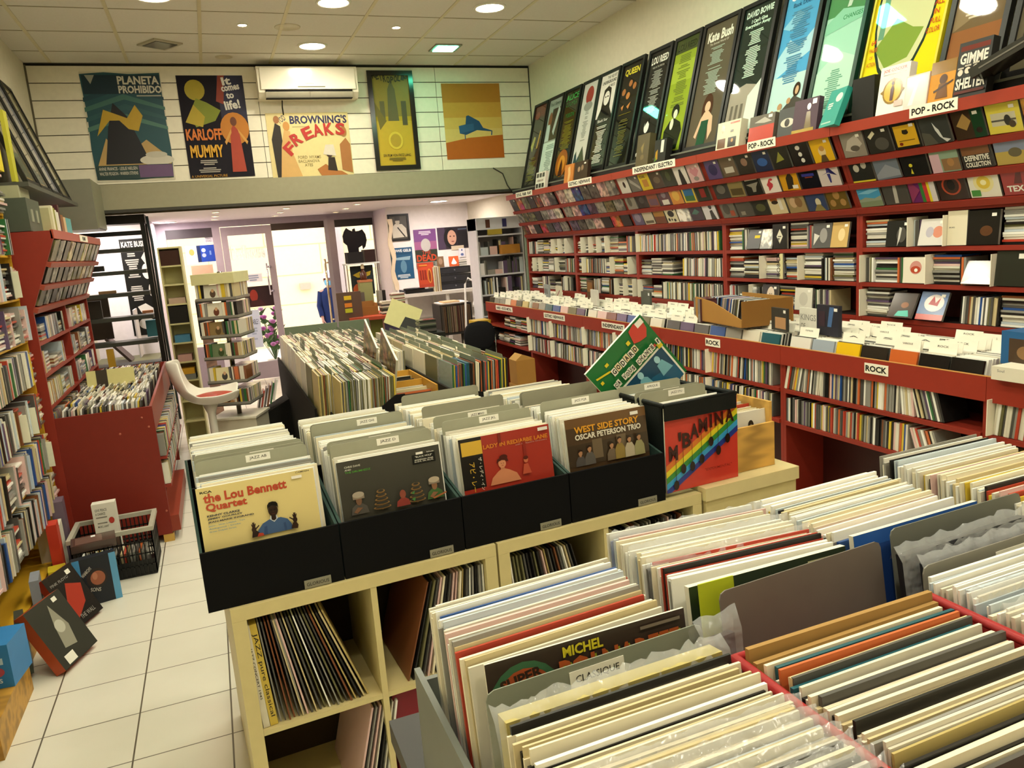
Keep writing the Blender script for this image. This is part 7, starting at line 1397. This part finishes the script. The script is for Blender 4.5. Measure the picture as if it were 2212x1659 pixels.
# right hand shop window: black figure shape, boxes, glass cube with a poster
AX = Matrix.Translation((1.80, 10.15, 1.66))
pts = [(-.155, .21), (-.13, .27), (-.10, .31), (-.07, .285), (-.025, .262), (-.022, .29), (.005, .30), (.012, .262), (.06, .265), (.10, .28), (.135, .22), (.145, .14), (.12, .06), (.09, .03), (.085, .08), (.03, .05), (.03, 0), (-.10, 0), (-.11, .09), (-.15, .13)]
tag(MB().prism([(x, z) for x, z in pts][::-1], -.02, .02, 'y', 'matte', '#17151a', AX).build('axe_figure'), 'flat black double axe shaped figure in the shop window', 'figure')
for x0, x1, z0, z1, c, lab in ((1.66, 1.86, 1.52, 1.66, '#151317', 'black box under the axe shaped figure'), (1.88, 2.02, 1.52, 1.68, '#2a1614', 'dark brown box in the shop window beside the black one')):
    tag(B(x0, x1, 10.05, 10.25, z0, z1, 'satin', c).build('box'), lab, 'box')
t = thing('glass_shelf', 'small glass fronted display shelf below the axe shaped figure', 'display shelf', (1.85, 10.15, 1.0))
for z in (1.50, .98): B(1.62, 2.06, 10.02, 10.28, z, z + .018, 'gloss', '#cfd6d6').build('shelf', t)
for x in (1.63, 2.04):
    for y in (10.03, 10.26): B(x, x + .012, y, y + .012, 0, 1.499, 'chrome', '#c9c6cc').build('post', t)
poster_on(10.22, 1.70, 2.0, 1.10, 1.48, 'dark poster with a yellow bat shape and orange glow on the glass shelf', '#1f2a2c', [('p', [(.1, .7), (.4, .8), (.6, .75), (.9, .8), (.85, .66), (.6, .6), (.3, .6)], '#c0a82c'), ('e', .4, .2, .35, .22, '#b5562c'), ('p', [(.5, .1), (.6, .5), (.75, .45), (.8, .1)], '#6a7a3a')])
t = thing('bottle', 'brown bottle with a cream top in front of the bat poster', 'bottle', (1.84, 10.08, 1.30))
MB().lathe([(.04, 1.30), (.045, 1.32), (.045, 1.38), (.02, 1.42), (.018, 1.44)], 1.84, 10.08, 'gloss', '#4a2410', 16).build('body', t); MB().lathe([(.02, 1.441), (.024, 1.45), (.02, 1.49), (.006, 1.51)], 1.84, 10.08, 'satin', '#d9c9a0', 14).build('stopper', t)
tag(B(1.77, 1.93, 10.0, 10.16, 1.0, 1.27, 'card', '#8a8a58').box(1.765, 1.935, 9.995, 10.165, 1.271, 1.299, 'card', '#b0704a') .build('carton'), 'green patterned carton with a brown lid under the brown bottle', 'box')
t = thing('narrow_table', 'narrow dark table behind the cash desk', 'table', (1.8, 9.8, 0))
B(1.56, 2.10, 9.66, 10.0, .975, .999, 'satin', '#3a322c').build('table_top', t)
for x in (1.58, 2.06):
    for y in (9.68, 9.96): B(x, x + .02, y, y + .02, 0, .974, 'satin', '#3a322c').build('leg', t)
for k, (x, c) in enumerate(((1.66, '#2a2624'), (1.72, '#5a544c'), (1.95, '#8a867c'), (2.0, '#24221f'), (1.60, '#3a342e'))):
    tag(B(x, x + .045, 9.7 + .03 * k, 9.85 + .03 * k, 1.0, 1.16, 'gloss', c).build('disc_case'), 'upright case on the back of the cash desk, %s dark tone from the door' % nth(k + 1), 'CD case', 'upright cases behind the cash desk')
# curtain strip of paper hanging at the corner
vs = [(2.26 + .02 * math.sin(k * 1.3), 10.24, 2.05 - .085 * k) for k in range(12)] + [(2.32 + .02 * math.sin(k * 1.3 + .6), 10.26, 2.05 - .085 * k) for k in range(12)]
tag(MB().add(vs, [(k, k + 1, 13 + k, 12 + k) for k in range(11)], 'card', '#d9c6a8').build('paper_strip'), 'crumpled pale paper strip hanging at the window corner', 'paper strip')
bpy.data.objects['paper_strip'].modifiers.new('thickness', 'SOLIDIFY').thickness = .006
# wall pictures at the end
t = thing('framed_picture', 'black framed monochrome picture of a man with a stick, highest on the end wall', 'framed picture', (2.42, 10.29, 1.76))
mb = MB()
for a, b_, c, d in ((2.275, 2.30, 1.76, 2.11), (2.535, 2.56, 1.76, 2.11), (2.30, 2.535, 1.76, 1.785), (2.30, 2.535, 2.085, 2.11)): mb.box(a, b_, 10.275, 10.298, c, d, 'satin', '#191817')
mb.build('frame', t)
mb = B(2.30, 2.535, 10.288, 10.296, 1.785, 2.085, 'satin', '#4a463c'); mb.art((2.30, 10.287, 1.785), (.235, 0, 0), (0, 0, .30), [('p', [(.12, .05), (.1, .5), (.3, .66), (.7, .64), (.92, .45), (.95, .08)], '#c9c3b2'), ('e', .45, .75, .13, .13, '#b5ae9c'), ('r', .3, .8, .6, .96, '#35322b'), ('p', [(.4, .5), (.46, .52), (.85, .1), (.8, .06)], '#26241f')], 'satin'); mb.build('print', t)
PW = [(2.27, 2.57, 1.25, 1.67, 'blue concert poster lettered HOWE GELB on the end wall', '#27567a', [('r', 0, .78, 1, .86, '#1f4a6a'), ('T', 'HOWE GELB', .05, .86, .9, .09, '#dfe4e6'), ('p', [(.05, .68), (.9, .72), (.85, .6), (.1, .62)], '#8fb0c0'), ('e', .55, .4, .14, .2, '#5f8aa5'), ('l', .15, .03, .9, .16, 3, '#cfd9de', 3)]), (2.61, 2.92, 1.62, 1.89, 'purple poster with a pale round head on the end wall', '#7a4a86', [('r', 0, 0, 1, .4, '#a0608a'), ('l', .15, .7, .85, .92, 3, '#dfd0e0', 3), ('e', .5, .22, .22, .32, '#b9b5b0')]), (2.61, 2.92, 1.37, 1.618, 'dark poster lettered DEAD in red under the purple one', '#33362c', [('t', 'THE', .3, .75, .4, .2, '#b5462c'), ('T', 'DEAD', .05, .38, .9, .36, '#c04a2c'), ('r', 0, 0, 1, .34, '#8a8a80'), ('l', .05, .04, .95, .3, 3, '#4a4a44', 3)]), (2.94, 3.37, 1.60, 1.895, 'dark poster of a hooded pale face on the end wall', '#2c2430', [('r', 0, 0, .25, 1, '#4a3a52'), ('e', .42, .5, .22, .46, '#16131a'), ('e', .47, .52, .15, .34, '#cfa08a'), ('r', .65, .1, 1, .8, '#1c1820'), ('l', .68, .76, .98, .92, 2, '#5a6a80', 2), ('e', .42, .58, .03, .03, '#5a3a34'), ('e', .54, .58, .03, .03, '#5a3a34'), ('e', .49, .34, .05, .025, '#8a5048')])]
for x0, x1, z0, z1, lab, b_, sh in PW: poster_on(10.297, x0, x1, z0, z1, lab, b_, sh, 'concert_poster', 'posters on the end wall')
poster_on(10.29, 3.12, 3.30, 1.585, 1.64, 'beige paper slip under the hooded face poster', '#cfc0a8', [])
poster_on(10.285, 3.22, 3.31, 1.48, 1.60, 'white card with a blue drawing under the hooded face poster', '#e9e6ee', [('e', .5, .3, .25, .15, '#5a6aa0'), ('r', .4, .7, .6, .9, '#5a6aa0')])
# white table with the players
t = thing('side_table', 'white table with black players along the end wall', 'table', (2.75, 9.8, 0))
B(2.22, 3.32, 9.55, 10.27, 1.05, 1.09, 'satin', '#e2ddd6').build('table_top', t)
for x in (2.25, 2.80, 3.28):
    for y in (9.6, 10.22): B(x - .02, x + .02, y - .02, y + .02, 0, 1.049, 'satin', '#d9d4cd').build('leg', t)
B(2.24, 3.30, 9.65, 10.2, .70, .72, 'satin', '#d9d4cd').build('shelf', t)
for k, (z0, z1) in enumerate(((1.092, 1.18), (1.185, 1.285), (1.29, 1.38))):
    t = thing('music_player', 'black stereo unit in the stack by the end wall, %s from the bottom' % nth(k + 1), 'stereo', (2.95, 9.9, z0), 'black stereo units')
    B(2.72 - .01 * (k == 0), 3.17 + .06 * (k == 0), 9.68, 10.05, z0, z1, 'gloss', '#17171a').build('case', t)
    B(2.74, 3.14, 9.676, 9.68, z0 + .012, z1 - .02, 'gloss', '#26262a').build('front_panel', t); MB().lathe([(.012, 0), (.010, .012)], 0, 0, 'gloss', '#4a4a50', 14, Matrix.Translation((2.95, 9.676, (z0 + z1) / 2)) @ Matrix.Rotation(math.pi / 2, 4, 'X')).build('knob', t)
t = thing('turntable', 'black record player on the white table', 'record player', (2.4, 9.75, 1.09))
B(2.26, 2.62, 9.6, 9.95, 1.091, 1.135, 'gloss', '#151517').build('base', t); MB().lathe([(.14, 1.1355), (.14, 1.15), (.02, 1.152)], 2.42, 9.78, 'gloss', '#202024', 28).build('platter', t); MB().tube([(2.58, 9.9, 1.16), (2.56, 9.75, 1.165), (2.50, 9.70, 1.16)], .006, 'chrome', '#aaa').build('tone_arm', t)
def upright(x, y, z, w_, h, d, c, label, art, mat='satin', rot=0, cat='record', name='record_sleeve', group=None):
    M = Matrix.Translation((x, y, z)) @ Matrix.Rotation(math.radians(rot), 4, 'Z') @ Matrix.Rotation(math.radians(-6), 4, 'X'); R3 = M.to_3x3()
    mb = MB().box(0, w_, -d, 0, 0, h, mat, c, M); mb.art(M @ V((0, -d, 0)), R3 @ V((w_, 0, 0)), R3 @ V((0, 0, h)), art, mat); return tag(mb.build(name), label, cat, group)
upright(2.44, 9.57, 1.155, .21, .31, .01, '#b5402a', 'bright red record with orange columns standing on the white table', [('r', .06, .12, .9, .9, '#c2482a'), ('r', .1, .3, .2, .7, '#8a2a1c'), ('r', .25, .3, .35, .7, '#8a2a1c'), ('r', .4, .3, .5, .7, '#8a2a1c'), ('e', .7, .45, .14, .3, '#d6863a'), ('e', .7, .45, .08, .24, '#8a3a1c'), ('r', .1, .86, .6, .92, '#d6863a')])
for k in range(9):
    c = ['#e0d6bc', '#cfc6a8', '#b59a5a', '#d9d2bd', '#8a6a48', '#c9c3b0', '#e2dccb', '#9a8a6a', '#d0b06a'][k]
    tag(B(2.63 + .0105 * k, 2.639 + .0105 * k, 9.56, 9.87, 1.091, 1.40, 'satin', c).build('record_sleeve'), '%s record standing edge on beside the stereo stack, %s from the door' % (['cream', 'beige', 'tan', 'pale', 'brown', 'grey', 'white', 'drab', 'ochre'][k], nth(k + 1)), 'record', 'records beside the stereo stack')
upright(2.74, 9.72, 1.382, .09, .14, .012, '#6a5038', 'brown cover standing on the stereo stack', [('e', .5, .55, .3, .3, '#8a705a')], cat='CD case', name='disc_case')
upright(2.90, 9.72, 1.382, .13, .13, .012, '#c0562c', 'orange cover with a white shape on the stereo stack', [('p', [(.2, .3), (.5, .85), (.8, .3), (.65, .2), (.35, .2)], '#ece6dc')], cat='CD case', name='disc_case')
for k in range(6): tag(B(3.0 + .005 * (k % 2), 3.14, 9.72, 9.86, 1.382 + .013 * k, 1.394 + .013 * k, 'gloss', ['#d9d4c4', '#8f8d86', '#c9c6bc', '#54524e', '#e2dfd2', '#a8a49a'][k]).build('disc_case'), 'disc case on the stereo stack, %s up in the small pile' % nth(k + 1), 'CD case', 'small pile on the stereo stack')
# cash desk
t = thing('cash_desk', 'orange red cash desk before the end wall', 'desk', (1.75, 8.7, 0))
MB().prism([(1.36, 8.55), (1.86, 8.42), (2.08, 8.62), (2.08, 9.2), (1.36, 9.2)], .92, .955, 'z', 'satin', '#a8452c').build('desk_top', t)
B(1.56, 2.02, 8.66, 9.15, 0, .919, 'satin', '#c99a94').build('body', t)
mb = B(1.60, 1.74, 8.654, 8.659, .60, .9, 'satin', '#6a6a2c'); mb.box(1.76, 2.0, 8.654, 8.659, .62, .9, 'satin', '#4f4a6a'); mb.build('front_pictures', t)
t = thing('note_board', 'brown board with yellow and green notes beside the open door', 'board', (1.40, 8.5, .9))
B(1.25, 1.52, 8.60, 8.63, .60, 1.24, 'satin', '#5a4438').build('board', t)
for k, (z, c) in enumerate(((1.18, '#d2b02c'), (1.10, '#cf7a2c'), (1.04, '#b5b52c'))): B(1.33, 1.41, 8.594, 8.599, z - .025, z + .02, 'card', c).build('paper_note', t)
B(1.24, 1.53, 8.55, 8.64, .58, .60, 'satin', '#8a6a4a').build('ledge', t)
B(1.28, 1.48, 8.60, 8.66, 0, .579, 'satin', '#35241e').build('post', t)
t = thing('open_carton', 'open brown carton with papers on the cash desk', 'carton', (1.6, 8.85, .956))
for a, b_, c, d, e in ((1.46, 1.72, 8.72, 8.728, 1.05), (1.46, 1.468, 8.7285, 8.95, 1.10), (1.712, 1.72, 8.7285, 8.95, 1.08), (1.4685, 1.7115, 8.942, 8.95, 1.10)): B(a, b_, c, d, .9565, e, 'card', '#8a5f2c').build('side', t)
rnd = random.Random(12)
for s_, (x, n, y) in enumerate(((1.74, 13, 8.60), (1.90, 19, 8.74))):
    for k in range(n):
        c = rnd.choice(['#d9d4c4', '#c9c3a8', '#8a9a7a', '#54524e', '#6d7a5c', '#e2dccb', '#7a3a38', '#2f3a30'])
        tag(B(x + rnd.uniform(-.008, .008), x + .142, y, y + .125, .9565 + .0112 * k, .9668 + .0112 * k, 'gloss', c).build('disc_case'), 'disc case on the cash desk, %s up in the %s pile' % (nth(k + 1), ('lower', 'taller')[s_]), 'CD case', 'piles on the cash desk')
# record stand with sleeves
t = thing('record_stand', 'dark stand full of records behind the cash desk', 'record stand', (2.65, 8.9, 0))
B(2.44, 2.82, 8.72, 9.06, .62, .64, 'satin', '#2a2622').build('shelf', t); B(2.44, 2.455, 8.72, 9.06, .641, .98, 'satin', '#2a2622').build('side_panel', t); B(2.815, 2.83, 8.72, 9.06, .641, .98, 'satin', '#2a2622').build('side_panel', t); MB().tube([(2.72, 8.8, 0), (2.72, 8.8, .62)], .025, 'chrome', '#9a948a').build('post', t)
MB().lathe([(.2, 0), (.19, .02), (.03, .04)], 2.72, 8.85, 'satin', '#26241f', 24).build('foot', t)
for k in range(38):
    c = rnd.choice(['#5a4a3a', '#3a322a', '#22201e', '#7a5a40', '#6d6a48', '#8a7a68', '#54524e', '#4a2a24'])
    LP.add(Matrix.Translation((2.462 + .0094 * k, 8.89, .80)), (.007, .31, .31), c, 'dark record in the stand, %s from the door side' % nth(k + 1), 'records in the dark stand', -4)
tag(B(2.46, 2.80, 8.74, 9.04, .985, .995, 'card', '#ece8e2', Matrix.Identity(4)).box(2.5, 2.7, 8.76, 8.96, .9955, 1.01, 'card', '#d9b58a').build('paper_pile'), 'loose white and tan papers on the record stand', 'papers')
# desk lamp with a white bent arm
t = thing('desk_lamp', 'white bent arm lamp beside the record stand', 'lamp', (2.7, 8.6, 0))
MB().tube([(2.62, 8.56, .02), (2.70, 8.62, .55), (2.74, 8.62, 1.2), (2.78, 8.62, 1.27), (2.86, 8.62, 1.22), (2.88, 8.62, 1.05)], .012, 'satin', '#e6e2de').build('arm', t); MB().lathe([(.10, 0), (.09, .02), (.02, .03)], 2.62, 8.56, 'satin', '#e6e2de', 20).build('base', t); MB().lathe([(.07, .93), (.065, .97), (.03, 1.05)], 2.88, 8.62, 'satin', '#e9e6e2', 18).build('lamp_shade', t)
# office chair
t = thing('office_chair', 'black office chair with chrome arms behind the second browser', 'chair', (2.40, 7.6, 0))
def pad(mb, cx, cy, cz, a, b_, c, M=None, n=14, col='#1b1b1e'):
    vs = []; 
    for i in range(9):
        th = -math.pi / 2 + math.pi * i / 8
        for k in range(n):
            ph = 2 * math.pi * k / n; s1 = lambda v: math.copysign(abs(v) ** .6, v)
            vs.append((cx + a * s1(math.cos(th)) * s1(math.cos(ph)), cy + b_ * s1(math.cos(th)) * s1(math.sin(ph)), cz + c * math.sin(th)))
    if M is not None: vs = [M @ V(p) for p in vs]
    fs = [(i * n + k, i * n + (k + 1) % n, (i + 1) * n + (k + 1) % n, (i + 1) * n + k) for i in range(8) for k in range(n)]
    return mb.add(vs, fs, 'matte', col, True)
pad(MB(), 2.40, 7.6, .50, .23, .22, .05).build('seat', t); pad(MB(), 2.46, 7.40, .74, .17, .04, .15).build('backrest', t)
for s_ in (-1, 1):
    MB().tube([(2.40 + .25 * s_, 7.72, .5), (2.40 + .27 * s_, 7.72, .70), (2.40 + .27 * s_, 7.5, .72), (2.40 + .25 * s_, 7.48, .5)], .012, 'chrome', '#c9c6c0').build('armrest', t)
MB().tube([(2.40, 7.6, .12), (2.40, 7.6, .46)], .025, 'satin', '#1a1a1a').build('post', t)
for k in range(5):
    a = 2 * math.pi * k / 5; MB().tube([(2.40, 7.6, .12), (2.40 + .26 * math.cos(a), 7.6 + .26 * math.sin(a), .06)], .018, 'satin', '#1a1a1a').tube([(2.40 + .26 * math.cos(a), 7.6 + .26 * math.sin(a), .0), (2.40 + .26 * math.cos(a), 7.6 + .26 * math.sin(a), .055)], .025, 'satin', '#151515').build('caster_leg', t)
tag(MB().box(2.52, 2.70, 7.7, 7.9, .78, .86, 'satin', '#c9a42c').build('bag'), 'yellow folded bag behind the office chair', 'bag')
tag(MB().box(2.50, 2.72, 7.68, 7.92, 0, .779, 'matte', '#2a2826').build('stand_block'), 'dark block under the yellow folded bag', 'box')
# cartons under the counter
def carton(x0, x1, y0, y1, z0, z1, label, c='#a8793a', flap=True):
    t = thing('carton', label, 'carton', ((x0 + x1) / 2, (y0 + y1) / 2, z0), 'brown cartons by the counter')
    B(x0, x1, y0, y1, z0, z1, 'card', c).build('box', t)
    if flap: MB().prism([(x0, z1), (x0 + (x1 - x0) * .35, z1 + .05), (x1, z1 + .004), (x1, z1 + .001)], y0 + .01, y1, 'y', 'card', '#b58a48').build('flap', t)
carton(2.40, 2.60, 6.28, 6.48, .0, .40, 'lower brown carton before the gothic counter', flap=False); carton(2.41, 2.59, 6.29, 6.47, .402, .62, 'upper brown carton with an open flap before the gothic counter')
carton(2.74, 2.90, 5.55, 5.75, .071, .27, 'small brown carton under the gothic counter', '#8a6030', False); carton(2.72, 2.9, 5.95, 6.3, .071, .35, 'pale carton under the gothic counter', '#d2c6ac', False); carton(2.74, 2.9, 4.75, 5.1, .071, .22, 'brown carton under the independent counter', '#8a6030', False)
# white shelf unit in the corner, full of papers
t = thing('corner_shelf', 'white shelf unit crammed with papers in the far corner', 'shelf unit', (3.1, 8.4, 0))
SX0, SX1 = 2.82, 3.38
B(SX0, SX0 + .015, 8.3, 8.6, 0, 1.93, 'satin', '#d9d9e0').build('side_panel', t); B(SX1 - .015, SX1, 8.3, 8.6, 0, 1.93, 'satin', '#d9d9e0').build('side_panel', t); B(SX0 + .016, SX1 - .016, 8.588, 8.6, 0, 1.93, 'satin', '#b9b9c0').build('back_panel', t)
SL = [.62, .84, 1.08, 1.30, 1.52, 1.74]
for z in SL: B(SX0 + .016, SX1 - .016, 8.3, 8.587, z - .018, z, 'satin', '#cfcfd8').build('shelf', t)
mb = B(SX0, SX1, 8.28, 8.6, 1.80, 1.93, 'satin', '#cfd0d8'); mb.box(2.93, 2.98, 8.275, 8.2795, 1.82, 1.91, 'satin', '#5a3a2c').box(3.13, 3.18, 8.275, 8.2795, 1.82, 1.91, 'satin', '#3a3a6a'); mb.build('header_board', t)
for r, z in enumerate(SL[:-1]):
    x = SX0 + .02; n = 0
    while x < SX1 - .06:
        w_ = rnd.choice((.012, .015, .02, .02, .05)); h = rnd.uniform(.13, .19); n += 1
        if rnd.random() < .2: h = rnd.uniform(.05, .12); w_ = .09
        c = rnd.choice(['#e2dfe2', '#8f8d86', '#22201e', '#d8b6b0', '#b9c4cc', '#54524e', '#c9b98e', '#5b4a66'])
        tag(B(x, min(x + w_ - .002, SX1 - .02), 8.31, 8.45, z + .0005, z + h, 'satin', c).build('folder'), '%s file, %s from the aisle side, %s corner shelf board' % (CNAME.get(c, 'white'), nth(n), nth(r + 1)), 'file', 'files on the corner shelf'); x += w_
tag(B(3.08, 3.30, 8.22, 8.40, 1.5205, 1.62, 'card', '#b07a30', Matrix.Identity(4)).build('carton'), 'ochre carton jutting from the corner shelf', 'carton')
tag(B(2.95, 3.12, 8.28, 8.30, 1.742, 1.80, 'satin', '#b09a3a').build('checker_box'), 'ochre chequered box on the corner shelf', 'box')
struct('trim_7', B(3.185, 3.25, 7.745, 7.80, 0, 1.70, 'satin', '#6d7a66'))
# poster tubes and notes beside the window, person passing outside
def person():
    P0 = V((1.70, 12.3, -.02)); S = .79
    me = bpy.data.meshes.new('person')
    J = {'pel': (0, 0, .92, .13, .11), 'wai': (0, .01, 1.08, .125, .10), 'che': (0, .0, 1.30, .15, .115), 'nek': (0, -.01, 1.45, .055, .055), 'hd0': (0, -.03, 1.55, .075, .085), 'hd1': (0, -.035, 1.64, .085, .095), 'hd2': (0, -.03, 1.72, .06, .07)}
    for s_, n in ((-1, 'l'), (1, 'r')):
        J.update({'hip' + n: (.09 * s_, 0, .86, .09, .09), 'kne' + n: (.10 * s_, -.03 if s_ < 0 else .05, .48, .06, .06), 'ank' + n: (.10 * s_, .02 if s_ < 0 else .12, .09, .042, .042), 'toe' + n: (.11 * s_, -.13 if s_ < 0 else -.02, .04, .035, .03), 'sho' + n: (.17 * s_, 0, 1.39, .065, .06), 'elb' + n: (.22 * s_, .02 if s_ < 0 else -.02, 1.12, .047, .047), 'wri' + n: (.21 * s_, -.08, .90, .032, .03), 'pal' + n: (.21 * s_, -.10, .84, .036, .022)})
        for q in range(5): J['fa%d' % q + n] = (.21 * s_ + (.028 * -s_ if q == 4 else 0), -.13 + .018 * q if q < 4 else -.13, .795 if q < 4 else .82, .010, .010); J['fb%d' % q + n] = (.205 * s_ + (.04 * -s_ if q == 4 else 0), -.135 + .019 * q if q < 4 else -.15, (.755 - .008 * (q in (1, 2))) if q < 4 else .79, .008, .008)
    names = list(J); E = [('pel', 'wai'), ('wai', 'che'), ('che', 'nek'), ('nek', 'hd0'), ('hd0', 'hd1'), ('hd1', 'hd2')]
    for n in 'lr': E += [('pel', 'hip' + n), ('hip' + n, 'kne' + n), ('kne' + n, 'ank' + n), ('ank' + n, 'toe' + n), ('che', 'sho' + n), ('sho' + n, 'elb' + n), ('elb' + n, 'wri' + n), ('wri' + n, 'pal' + n)] + [e for q in range(5) for e in (('pal' + n, 'fa%d' % q + n), ('fa%d' % q + n, 'fb%d' % q + n))]
    me.from_pydata([P0 + V(J[k][:3]) * S for k in names], [(names.index(a), names.index(b_)) for a, b_ in E], [])
    o = bpy.data.objects.new('person', me); C.objects.link(o)
    sk = o.modifiers.new('skin', 'SKIN')
    for i, k in enumerate(names): me.skin_vertices[0].data[i].radius = (J[k][3] * S, J[k][4] * S)
    me.skin_vertices[0].data[0].use_root = True
    ss = o.modifiers.new('smooth', 'SUBSURF'); ss.levels = 1; ss.render_levels = 2
    m, nt, b_ = base_mat('skin'); n = noise(nt, 14); rp = nt.nodes.new('ShaderNodeValToRGB'); rp.color_ramp.elements[0].color = (.50, .27, .19, 1); rp.color_ramp.elements[1].color = (.58, .33, .24, 1)
    nt.links.new(n.outputs[0], rp.inputs[0]); nt.links.new(rp.outputs[0], b_.inputs['Base Color']); b_.inputs['Roughness'].default_value = .5; b_.inputs['Subsurface Weight'].default_value = .1
    me.materials.append(m)
    tag(o, 'person in a dark blue coat, striped cap and blue mask passing outside the door', 'person')
    def ring(prof, c=(0, 0), n=18, sx=1, sy=1):
        vs = [P0 + V((c[0] + r_ * sx * math.cos(2 * math.pi * k / n), c[1] + r_ * sy * math.sin(2 * math.pi * k / n), z)) * S for r_, z in prof for k in range(n)]
        return vs, [(i * n + k, i * n + (k + 1) % n, (i + 1) * n + (k + 1) % n, (i + 1) * n + k) for i in range(len(prof) - 1) for k in range(n)]
    def cloth(name, parts, c, stripes=None):
        mb = MB()
        for vs, fs in parts: mb.add(vs, fs, 'matte', c, True)
        k = mb.build(name, o); md = k.modifiers.new('thickness', 'SOLIDIFY'); md.thickness = .006; return k
    coat = ring([(.21, .55), (.205, .75), (.19, .95), (.175, 1.08), (.20, 1.28), (.20, 1.38), (.12, 1.45), (.075, 1.48)], (0, 0), 20, 1, .80)
    cloth('coat', [coat], '#24335e')
    for s_ in (-1, 1):
        a, b_, c = V((.16 * s_, 0, 1.40)), V((.22 * s_, .02 if s_ < 0 else -.02, 1.12)), V((.212 * s_, -.07, .92))
        MB().tube([P0 + p * S for p in (a, b_, c)], [.078 * S, .066 * S, .05 * S], 'matte', '#24335e', 12, False).build('coat_sleeve', o)
        MB().tube([P0 + V(p) * S for p in ((.09 * s_, 0, .85), (.10 * s_, -.03 if s_ < 0 else .05, .48), (.10 * s_, .02 if s_ < 0 else .12, .09))], [.105 * S, .082 * S, .065 * S], 'matte', '#2c3350', 12, False).build('trouser_leg', o)
        y = -.06 if s_ < 0 else .05; pad(MB(), P0.x + .105 * s_ * S, P0.y + y * S, P0.z + .045 * S, .05 * S, .13 * S, .045 * S, col='#e2dfe0').build('shoe', o)
    vs, fs = ring([(.098, 1.66), (.10, 1.70), (.09, 1.76), (.05, 1.80), (.005, 1.81)], (0, -.03), 18, 1, 1.12)
    mb = MB().add(vs, fs, 'matte', '#dfe2ea', True)
    for k in range(4): mb.add([P0 + V((-.07 + .04 * k + d, -.05 + e, 1.79 - abs(-.07 + .04 * k) * .35 + .012)) * S for d, e in ((0, -.07), (.015, -.07), (.015, .06), (0, .06))], [(0, 1, 2, 3)], 'matte', '#7a86b0')
    mb.add([P0 + V((x, -.13 - .07 * (1 - (x / .08) ** 2), 1.675)) * S for x in (-.08, -.05, -.02, .02, .05, .08)] + [P0 + V((.08, -.10, 1.68)) * S, P0 + V((-.08, -.10, 1.68)) * S], [(0, 1, 2, 3, 4, 5, 6, 7)], 'matte', '#c9cede'); mb.build('cap', o)
    vs, fs = ring([(.086, 1.52), (.099, 1.56), (.097, 1.60), (.088, 1.625)], (0, -.038), 18, .95, 1.12); keep = [f for f in fs if all(vs[i][1] < P0.y - .035 * S for i in f)]
    MB().add(vs, keep, 'matte', '#6fb0cc', True).build('face_mask', o)
    mb = MB()
    for s_ in (-1, 1): mb.lathe([(.004, -.008), (.010, 0), (.004, .008)], 0, 0, 'gloss', '#2a1c18', 8, Matrix.Translation(P0 + V((.033 * s_, -.128, 1.645)) * S))
    mb.build('eye', o)
    mb = MB(); pad(mb, P0.x, P0.y + .02 * S, P0.z + 1.62 * S, .095 * S, .09 * S, .10 * S, col='#4a3a30'); mb.build('hair', o)
    MB().tube([P0 + V((0, -.115, 1.645)) * S, P0 + V((0, -.142, 1.615)) * S, P0 + V((0, -.13, 1.60)) * S], [.009 * S, .014 * S, .012 * S], 'matte', '#c08a70', 8).build('nose', o)
    for s_ in (-1, 1): MB().tube([P0 + V((.088 * s_, -.02, 1.66)) * S, P0 + V((.098 * s_, -.015, 1.635)) * S, P0 + V((.088 * s_, -.025, 1.60)) * S], [.008 * S, .013 * S, .008 * S], 'matte', '#c08a70', 8).build('ear', o)
person()
LP.flush('record_rows', 'records filling the rear rows of the bins and the long browser')
CD.flush('case_rows', 'disc cases filling the farther red shelves')
BIN.flush('bin_rows', 'discs filling the bins of the red counters')
DVD.flush('film_rows', 'film cases filling the nearer boards of the yellow edged shelf')
bpy.data.objects.remove(_fo)
